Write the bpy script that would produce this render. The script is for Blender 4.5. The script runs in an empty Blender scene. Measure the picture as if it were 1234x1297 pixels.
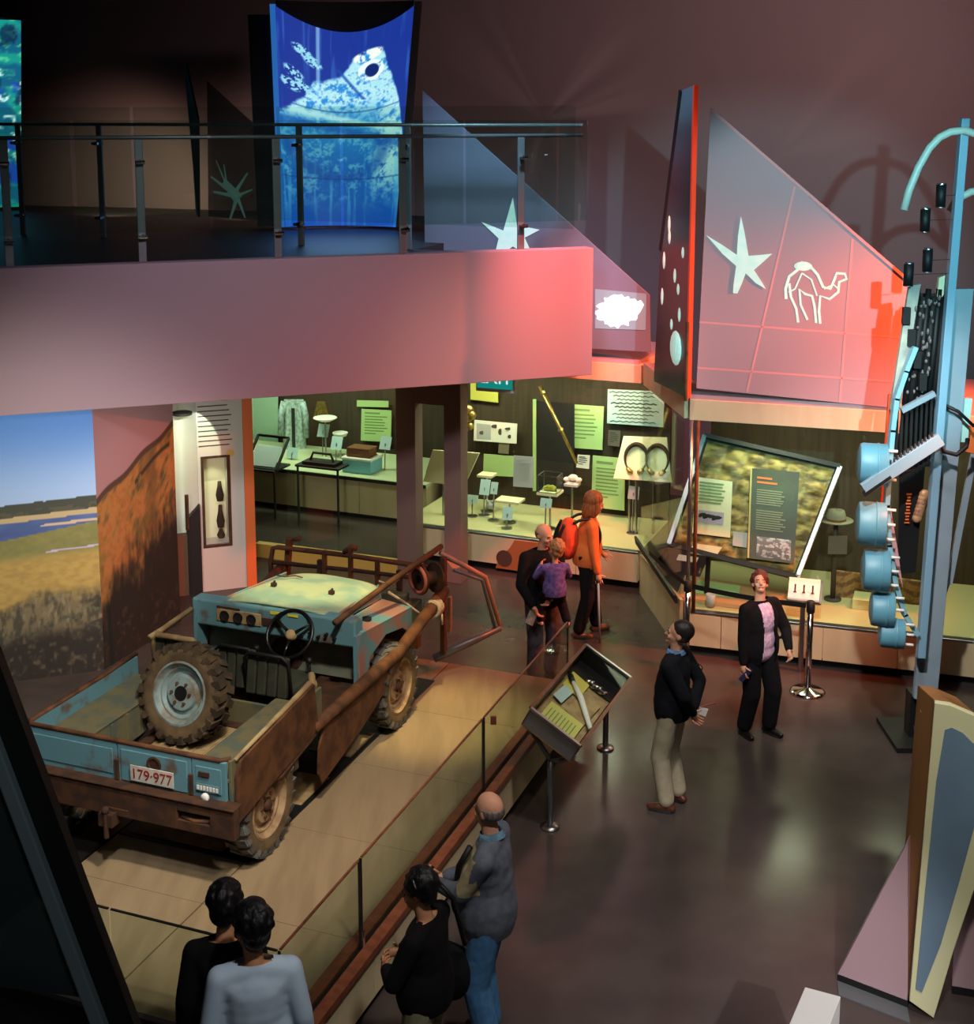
import bpy, bmesh, math, random
import numpy as np
from mathutils import Vector, Matrix, Euler

random.seed(7)
PI = math.pi
SC = bpy.context.scene
COL = SC.collection
R = math.radians


def rgb(r, g, b):
    f = lambda c: (c / 255 / 12.92) if c / 255 <= .04045 else ((c / 255 + .055) / 1.055) ** 2.4
    return (f(r), f(g), f(b), 1.0)


# ------------------------------------------------------------------ camera
HC = 6.1                      # eye height: standing on the upper floor
PITCH = R(9.09)
FPX = 1700.0                  # focal length in pixels of the 1234 x 1297 frame
cam_d = bpy.data.cameras.new('camera')
cam = bpy.data.objects.new('camera', cam_d)
COL.objects.link(cam)
cam.location = (0, 0, HC)
cam.rotation_euler = (PI / 2 - PITCH, 0, 0)
cam_d.sensor_fit = 'AUTO'
cam_d.sensor_width = 36
cam_d.lens = FPX / 1297 * 36
cam_d.shift_y = -226.5 / 1297
cam_d.clip_start = .05
SC.camera = cam

# ------------------------------------------------------------------ world, exposure
w = bpy.data.worlds.new('world')
SC.world = w
w.use_nodes = True
w.node_tree.nodes['Background'].inputs[0].default_value = (.55, .50, .55, 1)
w.node_tree.nodes['Background'].inputs[1].default_value = .036
SC.view_settings.view_transform = 'Standard'
SC.view_settings.look = 'None'
SC.view_settings.gamma = 1
SC.view_settings.use_curve_mapping = False
SC.view_settings.exposure = 0.0


def lamp(kind, name, loc, target, energy, color, size=.1, spot=40, blend=.3, size_y=None):
    d = bpy.data.lights.new(name, kind)
    d.energy = energy
    d.color = color[:3]
    if kind == 'SPOT':
        d.spot_size = R(spot)
        d.spot_blend = blend
        d.shadow_soft_size = size
    elif kind == 'AREA':
        d.size = size
        if size_y:
            d.shape = 'RECTANGLE'
            d.size_y = size_y
    else:
        d.shadow_soft_size = size
    o = bpy.data.objects.new(name, d)
    COL.objects.link(o)
    o.location = loc
    if target is not None:
        o.rotation_euler = (Vector(target) - Vector(loc)).to_track_quat('-Z', 'Y').to_euler()
    return o


WARM = (1.0, .80, .52)
GREENISH = (.82, 1.0, .62)
# exhibition spots and floods; added fills are marked at their lines
lamp('SPOT', 'bonnet_spot', (-.4, 10.4, 7.6), (-1.75, 12.3, 1.75), 2300, (1.0, .93, .50), .06, 15, .5)
lamp('SPOT', 'vehicle_spot', (-.2, 6.2, 8.0), (-2.5, 10.2, 1.2), 1700, (1.0, .92, .78), .25, 40, .7)
lamp('SPOT', 'platform_spot', (-.3, 10.8, 7.5), (-.45, 12.0, .5), 2300, (1.0, .80, .36), .1, 18, .9)
lamp('SPOT', 'platform_wash', (.6, 6.0, 8.2), (-.9, 9.6, .5), 360, (1.0, .84, .66), .4, 40, .8)
lamp('SPOT', 'mural_spot', (-3.2, 10.6, 2.9), (-4.9, 13.9, 1.5), 600, (1.0, .96, .86), .4, 90, .9)
lamp('SPOT', 'dune_spot', (-2.2, 13.2, 2.9), (-4.0, 15.0, 1.5), 100, (1.0, .86, .66), .2, 70, .9)
lamp('SPOT', 'red_flood', (6.4, 12.7, 5.0), (4.3, 14.2, 3.4), 3300, (1.0, .14, .035), .08, 78, 1.0)
lamp('SPOT', 'panel_pink_fill', (-1.0, 6.0, 8.2), (3.1, 14.5, 4.7), 800, (1.0, .56, .52), .3, 17, .7)  # added pink fill for the mauve panel
lamp('SPOT', 'balcony_red', (1.75, 13.0, 7.9), (1.1, 16.05, 4.0), 4300, (1.0, .17, .13), .2, 36, 1.0)
lamp('SPOT', 'cyan_flood', (2.7, 4.3, 6.5), (3.6, 14.2, 4.3), 3000, (.38, .90, 1.0), .04, 27, .45)
lamp('SPOT', 'balcony_wash', (-1.5, 6.5, 8.6), (-1.9, 15.0, 3.6), 1750, (.98, .86, 1.0), .5, 50, 1.0)
lamp('SPOT', 'case_front_fill', (.2, 9.6, 8.8), (.8, 16.9, .5), 1500, (1.0, .93, .74), .3, 34, 1.0)  # added fill that brightens the plinth fronts
lamp('SPOT', 'case_front_fill', (2.6, 8.6, 8.8), (3.4, 14.2, .6), 800, (1.0, .93, .78), .3, 26, 1.0)  # second added fill for the case fronts
lamp('SPOT', 'tail_fill', (-1.0, 4.4, 7.4), (-3.0, 9.3, 1.2), 900, (.98, .98, 1.0), .2, 24, .9)  # added fill that brightens the vehicle's rear
lamp('SPOT', 'aisle_spot', (3.0, 8.2, 8.8), (1.8, 10.8, .2), 900, (1.0, .88, .84), .3, 56, .9)
lamp('SPOT', 'walker_spot', (.6, 8.0, 6.6), (1.66, 11.4, .9), 520, (.96, 1.0, .98), .1, 20, .8)
lamp('SPOT', 'aisle_red', (5.6, 11.2, 4.6), (2.72, 12.7, 1.55), 1000, (1.0, .30, .15), .1, 16, .9)
lamp('SPOT', 'visitor_spot', (1.4, 4.2, 8.0), (-.5, 7.5, 1.2), 820, (1.0, .94, .92), .2, 34, .8)
lamp('SPOT', 'far_wall_wash', (5.5, 12.5, 8.8), (3.6, 21, 6.3), 1500, (1.0, .78, .74), .3, 80, 1.0)
lamp('SPOT', 'dado_wash', (-6.4, 22.4, 4.9), (-6.3, 25.0, 4.6), 210, (1.0, .72, .54), .2, 96, .8)
lamp('SPOT', 'dado_wash', (-4.0, 21.6, 4.9), (-3.9, 24.0, 4.6), 160, (1.0, .72, .54), .2, 96, .8)
lamp('SPOT', 'blue_panel_fill', (.4, 14.4, 7.8), (.3, 17.5, 5.0), 1300, (.50, .64, 1.0), .2, 60, .9)  # added blue fill on the blue-grey panel, no lamp known there
lamp('SPOT', 'leaf_panel_spot', (2.2, 5.0, 6.4), (3.1, 8.4, 1.1), 800, (1.0, .96, .90), .15, 30, .7)
lamp('SPOT', 'sculpture_spot', (2.2, 8.0, 6.2), (4.05, 12.3, 2.3), 1300, (1.0, .95, .94), .08, 42, .7)
lamp('SPOT', 'entry_spot', (2.35, 1.8, 4.6), (1.92, 7.2, .9), 1900, (1.0, .95, .97), .05, 24, .8)
lamp('SPOT', 'corner_fill', (-.3, 2.0, 6.6), (-1.5, 4.0, 3.7), 60, (.80, .95, 1.0), .2, 70, .9)  # unseen lamp added to brighten the raking balustrade edge
lamp('SPOT', 'showcase_fill', (1.5, 9.4, 5.4), (.72, 11.5, .95), 130, (1.0, .96, .72), .05, 15, .5)  # added light that lifts the slanted showcase interior


def star_lamp(name, loc, target, energy, color):
    """added spot whose radial pattern imitates ray reflections on the far wall"""
    o = lamp('SPOT', name, loc, target, energy, color, .02, 100, .9)
    d = o.data
    d.use_nodes = True
    nt = d.node_tree
    em = nt.nodes['Emission']
    ge = nt.nodes.new('ShaderNodeNewGeometry')
    q = (Vector(target) - Vector(loc)).normalized()
    right = q.cross(Vector((0, 0, 1))).normalized()

    def dot(v):
        n = nt.nodes.new('ShaderNodeVectorMath')
        n.operation = 'DOT_PRODUCT'
        n.inputs[1].default_value = v
        nt.links.new(ge.outputs['Incoming'], n.inputs[0])
        return n.outputs['Value']
    at = nt.nodes.new('ShaderNodeMath')
    at.operation = 'ARCTAN2'
    nt.links.new(dot(right.cross(q)), at.inputs[0])
    nt.links.new(dot(right), at.inputs[1])
    nz = nt.nodes.new('ShaderNodeTexNoise')
    nz.noise_dimensions = '1D'
    nz.inputs['Scale'].default_value = 1.9
    nz.inputs['Detail'].default_value = 2
    nt.links.new(at.outputs[0], nz.inputs['W'])
    rp = nt.nodes.new('ShaderNodeValToRGB')
    rp.color_ramp.elements[0].position = .48
    rp.color_ramp.elements[1].position = .66
    rp.color_ramp.elements[0].color = (.0, .0, .0, 1)
    nt.links.new(nz.outputs[0], rp.inputs[0])
    nt.links.new(rp.outputs[0], em.inputs['Strength'])
    return o


star_lamp('ray_reflection_lamp', (1.0, 19.4, 6.4), (.93, 22.0, 6.1), 26, (1.0, .86, .84))
star_lamp('ray_reflection_lamp', (4.6, 17.6, 6.8), (4.4, 20.5, 5.6), 22, (1.0, .76, .72))

# ------------------------------------------------------------------ pixel / plane helpers (each point gets its own true depth)
_c, _s = math.cos(PITCH), math.sin(PITCH)


def _ray(px, py):
    a, b = (px - 617) / FPX, (py - 422) / FPX
    return a, _c - b * _s, -_s - b * _c


def onz(px, py, z=0.):
    r = _ray(px, py)
    t = (z - HC) / r[2]
    return Vector((r[0] * t, r[1] * t, z))


def onY(px, py, Y):
    r = _ray(px, py)
    t = Y / r[1]
    return Vector((r[0] * t, Y, HC + r[2] * t))


def onP(px, py, p0, d):
    r = _ray(px, py)
    n = (d[1], -d[0])
    t = (n[0] * p0[0] + n[1] * p0[1]) / (n[0] * r[0] + n[1] * r[1])
    return Vector((r[0] * t, r[1] * t, HC + r[2] * t))


D1 = Vector((.3584, .9336, 0))        # along the vehicle platform, away from the eye
D2 = Vector((.9336, -.3584, 0))       # across it
DB = Vector((.9417, .3363, 0))        # along the balcony
UP = Vector((0, 0, 1))


def RU(r, u, z=0.):
    return D2 * r + D1 * u + UP * z


# ------------------------------------------------------------------ mesh building
class MB:
    def __init__(s):
        s.v, s.f, s.m = [], [], []

    def add(s, vs, fs, mi=0):
        o = len(s.v)
        s.v += [tuple(p) for p in vs]
        s.f += [tuple(i + o for i in f) for f in fs]
        s.m += [mi] * len(fs)
        return s

    def box(s, c, size, rot=None, mi=0):
        c = Vector(c)
        h = [x / 2 for x in size]
        vs = []
        for x in (-1, 1):
            for y in (-1, 1):
                for z in (-1, 1):
                    p = Vector((x * h[0], y * h[1], z * h[2]))
                    if rot is not None:
                        p = rot @ p
                    vs.append(c + p)
        return s.add(vs, [(0, 1, 3, 2), (4, 6, 7, 5), (0, 4, 5, 1), (2, 3, 7, 6), (0, 2, 6, 4), (1, 5, 7, 3)], mi)

    def slab(s, p, a, b, t, mi=0):
        """parallelepiped from corner p along the edge vectors a, b and t"""
        p, a, b, t = Vector(p), Vector(a), Vector(b), Vector(t)
        return s.prism([p, p + a, p + a + b, p + b], t, mi)

    def prism(s, poly, ext, mi=0):
        poly = [Vector(p) for p in poly]
        ext = Vector(ext)
        n = len(poly)
        nor = Vector((0, 0, 0))
        for i in range(n):
            nor += (poly[i] - poly[0]).cross(poly[(i + 1) % n] - poly[0])
        if nor.dot(ext) > 0:
            poly = poly[::-1]
        vs = poly + [p + ext for p in poly]
        fs = [tuple(range(n)), tuple(range(2 * n - 1, n - 1, -1))]
        for i in range(n):
            j = (i + 1) % n
            fs.append((j, i, i + n, j + n))
        return s.add(vs, fs, mi)

    def beam(s, p0, p1, w_, h_, up=(0, 0, 1), mi=0):
        p0, p1 = Vector(p0), Vector(p1)
        d = (p1 - p0)
        L = d.length
        d.normalize()
        up = Vector(up)
        if abs(d.dot(up)) > .98:
            up = Vector((0, 1, 0)) if abs(d.y) < .9 else Vector((1, 0, 0))
        x = d.cross(up).normalized()
        z = x.cross(d).normalized()
        m = Matrix((x, d, z)).transposed()
        return s.box((p0 + p1) / 2, (w_, L, h_), m, mi)

    def cyl(s, p0, p1, r0, r1=None, n=12, caps=True, mi=0):
        r1 = r0 if r1 is None else r1
        return s.tube([p0, p1], [r0, r1], n, caps, mi)

    def tube(s, pts, r, n=8, caps=True, mi=0, closed=False):
        pts = [Vector(p) for p in pts]
        N = len(pts)
        rr = r if isinstance(r, (list, tuple)) else [r] * N
        vs, fs = [], []
        prev = None
        for i, p in enumerate(pts):
            if closed:
                d = (pts[(i + 1) % N] - pts[i - 1]).normalized()
            else:
                d = (pts[min(i + 1, N - 1)] - pts[max(i - 1, 0)])
                d = d.normalized() if d.length > 1e-9 else Vector((0, 0, 1))
            if prev is None:
                a = Vector((0, 0, 1)) if abs(d.z) < .9 else Vector((1, 0, 0))
                x = d.cross(a).normalized()
            else:
                x = (prev - d * prev.dot(d)).normalized()
            prev = x
            y = d.cross(x)
            for k in range(n):
                t = 2 * PI * k / n
                vs.append(p + (x * math.cos(t) + y * math.sin(t)) * rr[i])
        for i in range(N if closed else N - 1):
            a, b = i * n, ((i + 1) % N) * n
            for k in range(n):
                k2 = (k + 1) % n
                fs.append((a + k, a + k2, b + k2, b + k))
        if caps and not closed:
            fs.append(tuple(range(n - 1, -1, -1)))
            fs.append(tuple(range((N - 1) * n, N * n)))
        return s.add(vs, fs, mi)

    def lathe(s, prof, c=(0, 0, 0), axis=(0, 0, 1), n=24, mi=0, caps=False):
        """prof: (radius, height along the axis)"""
        c, ax = Vector(c), Vector(axis).normalized()
        a = Vector((0, 0, 1)) if abs(ax.z) < .9 else Vector((1, 0, 0))
        x = ax.cross(a).normalized()
        y = ax.cross(x)
        vs, fs = [], []
        for (r, h) in prof:
            for k in range(n):
                t = 2 * PI * k / n
                vs.append(c + ax * h + (x * math.cos(t) + y * math.sin(t)) * r)
        for i in range(len(prof) - 1):
            for k in range(n):
                k2 = (k + 1) % n
                fs.append((i * n + k, i * n + k2, (i + 1) * n + k2, (i + 1) * n + k))
        if caps:
            fs.append(tuple(range(n - 1, -1, -1)))
            fs.append(tuple(range((len(prof) - 1) * n, len(prof) * n)))
        return s.add(vs, fs, mi)

    def ell(s, c, r, rot=None, nu=14, nv=9, mi=0):
        c = Vector(c)
        vs = []
        for j in range(1, nv):
            ph = PI * j / nv
            for i in range(nu):
                t = 2 * PI * i / nu
                p = Vector((math.sin(ph) * math.cos(t) * r[0], math.sin(ph) * math.sin(t) * r[1], math.cos(ph) * r[2]))
                vs.append(c + (rot @ p if rot is not None else p))
        for z in (1, -1):
            p = Vector((0, 0, z * r[2]))
            vs.append(c + (rot @ p if rot is not None else p))
        T, B = len(vs) - 2, len(vs) - 1
        fs = []
        for j in range(nv - 2):
            for i in range(nu):
                i2 = (i + 1) % nu
                fs.append((j * nu + i, (j + 1) * nu + i, (j + 1) * nu + i2, j * nu + i2))
        for i in range(nu):
            i2 = (i + 1) % nu
            fs.append((T, i, i2))
            fs.append((B, (nv - 2) * nu + i2, (nv - 2) * nu + i))
        return s.add(vs, fs, mi)

    def cap(s, p0, p1, r0, r1, n=12):
        """tapered capsule"""
        s.tube([p0, p1], [r0, r1], n)
        s.ell(p0, (r0,) * 3, None, n, 7)
        s.ell(p1, (r1,) * 3, None, n, 7)
        return s

    def grid(s, fn, nu, nv, mi=0):
        vs = [fn(i / nu, j / nv) for j in range(nv + 1) for i in range(nu + 1)]
        fs = [(j * (nu + 1) + i, j * (nu + 1) + i + 1, (j + 1) * (nu + 1) + i + 1, (j + 1) * (nu + 1) + i)
              for j in range(nv) for i in range(nu)]
        return s.add(vs, fs, mi)

    def mesh(s, name='m'):
        me = bpy.data.meshes.new(name)
        me.from_pydata(s.v, [], s.f)
        me.polygons.foreach_set('material_index', s.m)
        me.update()
        return me

    def build(s, name, mat_, parent=None, smooth=False, bevel=0, loc=None):
        me = s.mesh(name)
        return link(name, me, mat_, parent, smooth, bevel, loc)


def link(name, me, mat_, parent=None, smooth=False, bevel=0, loc=None):
    mats = mat_ if isinstance(mat_, (list, tuple)) else [mat_]
    if not me.materials:
        for m_ in mats:
            me.materials.append(m_)
    if smooth:
        me.polygons.foreach_set('use_smooth', [True] * len(me.polygons))
        if smooth == 'auto':
            try:
                me.set_sharp_from_angle(angle=R(40))
            except Exception:
                pass
    o = bpy.data.objects.new(name, me)
    COL.objects.link(o)
    if parent is not None:
        o.parent = parent
    if loc is not None:
        o.location = loc
    if bevel:
        b = o.modifiers.new('edge', 'BEVEL')
        b.width = bevel
        b.segments = 2
        b.limit_method = 'ANGLE'
    return o


def tag(o, label=None, cat=None, group=None, kind=None):
    if label:
        o['label'] = label
    if cat:
        o['category'] = cat
    if group:
        o['group'] = group
    if kind:
        o['kind'] = kind
    return o


def thing(name, label, cat, loc=(0, 0, 0), rz=0, group=None):
    o = bpy.data.objects.new(name, None)
    COL.objects.link(o)
    o.location = loc
    o.rotation_euler = (0, 0, rz)
    o.empty_display_size = .1
    return tag(o, label, cat, group)


def struct(name, mb, mat_, parent=None, smooth=False, bevel=0):
    o = mb.build(name, mat_, parent, smooth, bevel)
    if parent is None:
        o['kind'] = 'structure'
    return o


def copy_tree(o, parent=None):
    c = o.copy()
    COL.objects.link(c)
    c.parent = parent
    for ch in list(o.children):
        copy_tree(ch, c)
    return c


def text(name, body, size, mat_, parent, loc, rot, align='CENTER', ext=.002):
    cu = bpy.data.curves.new(name, 'FONT')
    cu.body = body
    cu.size = size
    cu.extrude = ext
    cu.align_x = align
    cu.align_y = 'CENTER'
    cu.materials.append(mat_)
    tmp = bpy.data.objects.new(name, cu)
    COL.objects.link(tmp)
    me = bpy.data.meshes.new_from_object(tmp.evaluated_get(bpy.context.evaluated_depsgraph_get()))
    bpy.data.objects.remove(tmp)
    o = bpy.data.objects.new(name, me)
    COL.objects.link(o)
    o.parent = parent
    o.location = loc
    o.rotation_euler = rot
    return o


# ------------------------------------------------------------------ materials
def mat(name, col, rough=.6, metal=0, col2=None, scale=6, amount=.5, bump=0, spec=.5, stretch=(1, 1, 1), detail=6, edge=(.42, .62), emit=None, estr=0):
    m = bpy.data.materials.new(name)
    m.use_nodes = True
    nt = m.node_tree
    b = nt.nodes['Principled BSDF']
    b.inputs['Base Color'].default_value = col
    b.inputs['Roughness'].default_value = rough
    b.inputs['Metallic'].default_value = metal
    b.inputs['Specular IOR Level'].default_value = spec
    if emit:
        b.inputs['Emission Color'].default_value = emit
        b.inputs['Emission Strength'].default_value = estr
    if col2 is not None or bump:
        tc = nt.nodes.new('ShaderNodeTexCoord')
        mp = nt.nodes.new('ShaderNodeMapping')
        mp.inputs['Scale'].default_value = stretch
        nt.links.new(tc.outputs['Object'], mp.inputs[0])
        nz = nt.nodes.new('ShaderNodeTexNoise')
        nz.inputs['Scale'].default_value = scale
        nz.inputs['Detail'].default_value = detail
        nt.links.new(mp.outputs[0], nz.inputs[0])
        if col2 is not None:
            rp = nt.nodes.new('ShaderNodeValToRGB')
            rp.color_ramp.elements[0].position = edge[0]
            rp.color_ramp.elements[1].position = edge[1]
            rp.color_ramp.elements[0].color = col
            rp.color_ramp.elements[1].color = tuple(col[i] * (1 - amount) + col2[i] * amount for i in range(3)) + (1,)
            nt.links.new(nz.outputs[0], rp.inputs[0])
            nt.links.new(rp.outputs[0], b.inputs['Base Color'])
        if bump:
            bp = nt.nodes.new('ShaderNodeBump')
            bp.inputs['Strength'].default_value = bump
            bp.inputs['Distance'].default_value = .02
            nt.links.new(nz.outputs[0], bp.inputs['Height'])
            nt.links.new(bp.outputs[0], b.inputs['Normal'])
    return m


def glass_mat(name, tint=(.90, .97, .94, 1), refl=1.0, haze=None, haze_amt=0):
    m = bpy.data.materials.new(name)
    m.use_nodes = True
    nt = m.node_tree
    nt.nodes.clear()
    out = nt.nodes.new('ShaderNodeOutputMaterial')
    tr = nt.nodes.new('ShaderNodeBsdfTransparent')
    tr.inputs[0].default_value = tint
    gl = nt.nodes.new('ShaderNodeBsdfGlossy')
    gl.inputs[1].default_value = .02
    lw = nt.nodes.new('ShaderNodeLayerWeight')
    pw = nt.nodes.new('ShaderNodeMath')
    pw.operation = 'POWER'
    pw.inputs[1].default_value = 5
    nt.links.new(lw.outputs['Facing'], pw.inputs[0])
    fr = nt.nodes.new('ShaderNodeMath')
    fr.operation = 'MULTIPLY_ADD'
    fr.inputs[1].default_value = .95
    fr.inputs[2].default_value = .045
    nt.links.new(pw.outputs[0], fr.inputs[0])
    mu = nt.nodes.new('ShaderNodeMath')
    mu.operation = 'MULTIPLY'
    mu.inputs[1].default_value = refl
    nt.links.new(fr.outputs[0], mu.inputs[0])
    mx = nt.nodes.new('ShaderNodeMixShader')
    nt.links.new(mu.outputs[0], mx.inputs[0])
    nt.links.new(tr.outputs[0], mx.inputs[1])
    nt.links.new(gl.outputs[0], mx.inputs[2])
    last = mx
    if haze:
        df = nt.nodes.new('ShaderNodeBsdfDiffuse')
        df.inputs[0].default_value = haze
        m2 = nt.nodes.new('ShaderNodeMixShader')
        m2.inputs[0].default_value = haze_amt
        nt.links.new(mx.outputs[0], m2.inputs[1])
        nt.links.new(df.outputs[0], m2.inputs[2])
        last = m2
    nt.links.new(last.outputs[0], out.inputs[0])
    return m


def print_mat(name, rough=.7, emit=0.):
    """flat print or screen image whose colours sit in the mesh's colour attribute"""
    m = bpy.data.materials.new(name)
    m.use_nodes = True
    nt = m.node_tree
    b = nt.nodes['Principled BSDF']
    a = nt.nodes.new('ShaderNodeVertexColor')
    a.layer_name = 'ink'
    if emit:
        b.inputs['Base Color'].default_value = (.02, .02, .02, 1)
        nt.links.new(a.outputs[0], b.inputs['Emission Color'])
        b.inputs['Emission Strength'].default_value = emit
    else:
        nt.links.new(a.outputs[0], b.inputs['Base Color'])
    b.inputs['Roughness'].default_value = rough
    return m


def smooth(pts, k=5):
    """Catmull-Rom curve through the points"""
    P_ = [Vector(p) for p in pts]
    P_ = [P_[0] * 2 - P_[1]] + P_ + [P_[-1] * 2 - P_[-2]]
    out = []
    for i in range(1, len(P_) - 2):
        a, b, c, d = P_[i - 1:i + 3]
        for q in range(k):
            t = q / k
            out.append(.5 * (2 * b + (c - a) * t + (2 * a - 5 * b + 4 * c - d) * t * t + (3 * b - a - 3 * c + d) * t ** 3))
    return out + [P_[-2]]


def vnoise(x, y, seed=0):
    """value noise on numpy arrays"""
    rng = np.random.RandomState(seed)
    T = rng.rand(256, 256)
    xi, yi = np.floor(x).astype(int), np.floor(y).astype(int)
    fx, fy = x - xi, y - yi
    fx, fy = fx * fx * (3 - 2 * fx), fy * fy * (3 - 2 * fy)
    g = lambda a, b: T[a % 256, b % 256]
    return (g(xi, yi) * (1 - fx) + g(xi + 1, yi) * fx) * (1 - fy) + (g(xi, yi + 1) * (1 - fx) + g(xi + 1, yi + 1) * fx) * fy


def fbm(x, y, seed=0, o=4):
    r, a, t = 0, .5, 0
    for i in range(o):
        r = r + a * vnoise(x * 2 ** i, y * 2 ** i, seed + i)
        t += a
        a *= .5
    return r / t


def printed(name, fn, nu, nv, colfn, mat_, parent=None, thick=None):
    """dense grid fn(u,v)->point with colours colfn(U,V)->(...,3) in sRGB 0..1"""
    mb = MB().grid(fn, nu, nv)
    me = mb.mesh(name)
    U, V = np.meshgrid(np.linspace(0, 1, nu + 1), np.linspace(0, 1, nv + 1))
    c = np.clip(colfn(U, V), 0, 1).reshape(-1, 3)
    lin = np.where(c <= .04045, c / 12.92, ((c + .055) / 1.055) ** 2.4)
    at = me.color_attributes.new('ink', 'FLOAT_COLOR', 'POINT')
    at.data.foreach_set('color', np.concatenate([lin, np.ones((len(lin), 1))], 1).astype(np.float32).ravel())
    o = link(name, me, mat_, parent, True)
    if thick:
        s = o.modifiers.new('thick', 'SOLIDIFY')
        s.thickness = thick
        s.offset = -1
    return o


def mixc(c, k, col):
    """blend colour col (0..255) into array c where k"""
    k = np.clip(k, 0, 1)[..., None]
    return c * (1 - k) + np.array(col) / 255. * k


def ss(e0, e1, x):
    t = np.clip((x - e0) / (e1 - e0), 0, 1)
    return t * t * (3 - 2 * t)


M = {}
M['floor'] = mat('floor_vinyl', rgb(66, 58, 55), .20, 0, rgb(78, 69, 64), 2.2, .6, 0, .3)
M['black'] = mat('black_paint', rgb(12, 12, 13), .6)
M['soft_black'] = mat('dark_board', rgb(26, 24, 24), .7)
M['mauve'] = mat('mauve_wall', rgb(150, 126, 132), .85)
M['mauve_dark'] = mat('dark_mauve_wall', rgb(108, 88, 92), .85)
M['ceiling'] = mat('ceiling_paint', rgb(24, 22, 24), .9)
M['plinth'] = mat('beige_plinth', rgb(205, 188, 150), .55, 0, rgb(190, 172, 134), 5, .5, 0, .4, (1, 1, .2))
M['deck'] = mat('deck_ply', rgb(148, 126, 96), .6, 0, rgb(128, 108, 80), 9, .6, .02, .3, (1, .15, 1))
M['deck_dark'] = mat('black_tray', rgb(22, 20, 19), .5)
M['wood_red'] = mat('red_timber', rgb(124, 70, 44), .4, 0, rgb(96, 52, 34), 14, .7, .02, .4, (1, 1, 1))
M['glass'] = glass_mat('clear_glass', (.86, .93, .89, 1), .8)
M['glass_case'] = glass_mat('case_glass', (.95, .99, .96, 1), .55)
M['steel'] = mat('brushed_steel', rgb(170, 172, 176), .32, 1)
M['chrome'] = mat('polished_chrome', rgb(215, 215, 215), .12, 1)
M['grey_metal'] = mat('grey_painted_steel', rgb(112, 116, 118), .4, .5)
M['white'] = mat('white_card', rgb(232, 230, 222), .7)
M['cream'] = mat('cream_board', rgb(226, 218, 180), .6)
M['ink'] = mat('printed_ink', rgb(60, 60, 55), .8)
M['green_panel'] = mat('pale_green_panel', rgb(176, 206, 138), .6)
M['blue_card'] = mat('pale_blue_card', rgb(176, 204, 206), .6)
M['grey_card'] = mat('pale_grey_card', rgb(172, 178, 180), .6)
M['case_back'] = mat('dark_brown_lining', rgb(70, 58, 44), .75, 0, rgb(54, 44, 34), 3, .6, 0, .3, (6, 6, .4))
M['column'] = mat('brown_mauve_column', rgb(124, 98, 90), .7)
M['orange'] = mat('orange_paint', rgb(226, 112, 52), .6)
M['rust'] = mat('rust', rgb(112, 72, 44), .75, .1, rgb(74, 48, 32), 7, .9, .25, .3, (1, 1, 1), 10, (.38, .62))
M['rust_dark'] = mat('dark_rust', rgb(62, 44, 34), .8, .1, rgb(88, 56, 36), 9, .8, .25, .3)
M['body_blue'] = mat('faded_blue_paint', rgb(98, 142, 152), .55, 0, rgb(104, 74, 50), 5, .85, .08, .4, (1, 1, 1), 12, (.56, .68))
M['body_pale'] = mat('weathered_pale_paint', rgb(168, 176, 140), .6, 0, rgb(120, 150, 138), 3.2, .8, .05, .3, (1, 1, 1), 10, (.42, .6))
M['body_pink'] = mat('worn_wing_paint', rgb(96, 140, 146), .6, 0, rgb(160, 112, 98), 3.6, .95, .1, .3, (1, 1, 1), 10, (.44, .56))
M['tub_in'] = mat('dusty_tub_lining', rgb(112, 104, 76), .8, 0, rgb(78, 92, 86), 6, .7, .1, .2, (1, 1, 1), 10, (.45, .6))
M['tyre'] = mat('dusty_tyre_rubber', rgb(62, 52, 42), .9, 0, rgb(92, 74, 54), 8, .8, .1, .2)
M['tyre_grey'] = mat('grey_tyre_rubber', rgb(98, 96, 92), .9, 0, rgb(64, 56, 50), 8, .8, .1, .2)
M['sidewall'] = mat('dusty_sidewall', rgb(110, 90, 64), .9, 0, rgb(78, 64, 48), 7, .8, .1, .2)
M['rim'] = mat('pale_blue_wheel_paint', rgb(140, 160, 158), .55, .1, rgb(122, 96, 66), 8, .85, .1, .3, (1, 1, 1), 8, (.46, .64))
M['rim_rust'] = mat('tan_wheel_paint', rgb(168, 140, 104), .6, .1, rgb(120, 84, 56), 8, .8, .1, .3)
M['plastic'] = mat('black_bakelite', rgb(16, 16, 16), .3)
M['seat'] = mat('worn_olive_vinyl', rgb(60, 62, 50), .6, 0, rgb(44, 44, 38), 8, .7, .1)
M['tan'] = mat('dusty_tan', rgb(176, 150, 104), .8, 0, rgb(128, 98, 66), 7, .7, .1)
M['rope'] = mat('pale_rope', rgb(196, 178, 150), .9, 0, rgb(150, 130, 106), 40, .6, .3)
M['mirror'] = mat('mirror_sheet', rgb(200, 190, 180), .04, 1)
M['blue_paint'] = mat('light_blue_enamel', rgb(98, 158, 178), .45, 0, rgb(88, 146, 166), 4, .6)
M['blue_grey'] = mat('blue_grey_paint', rgb(142, 160, 172), .5, 0, rgb(130, 148, 160), 3, .6)
M['sail'] = mat('mauve_acrylic', rgb(176, 146, 152), .35, 0, None, 1, 0, 0, .4)
M['sail_blue'] = mat('blue_grey_acrylic', rgb(112, 118, 134), .3, 0, None, 1, 0, 0, .4)
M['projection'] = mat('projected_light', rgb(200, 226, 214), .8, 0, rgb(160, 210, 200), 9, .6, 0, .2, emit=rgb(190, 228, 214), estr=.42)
M['brass'] = mat('aged_brass', rgb(190, 160, 92), .35, .8, rgb(130, 104, 60), 20, .6)
M['felt'] = mat('grey_felt', rgb(140, 140, 116), .9)
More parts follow.
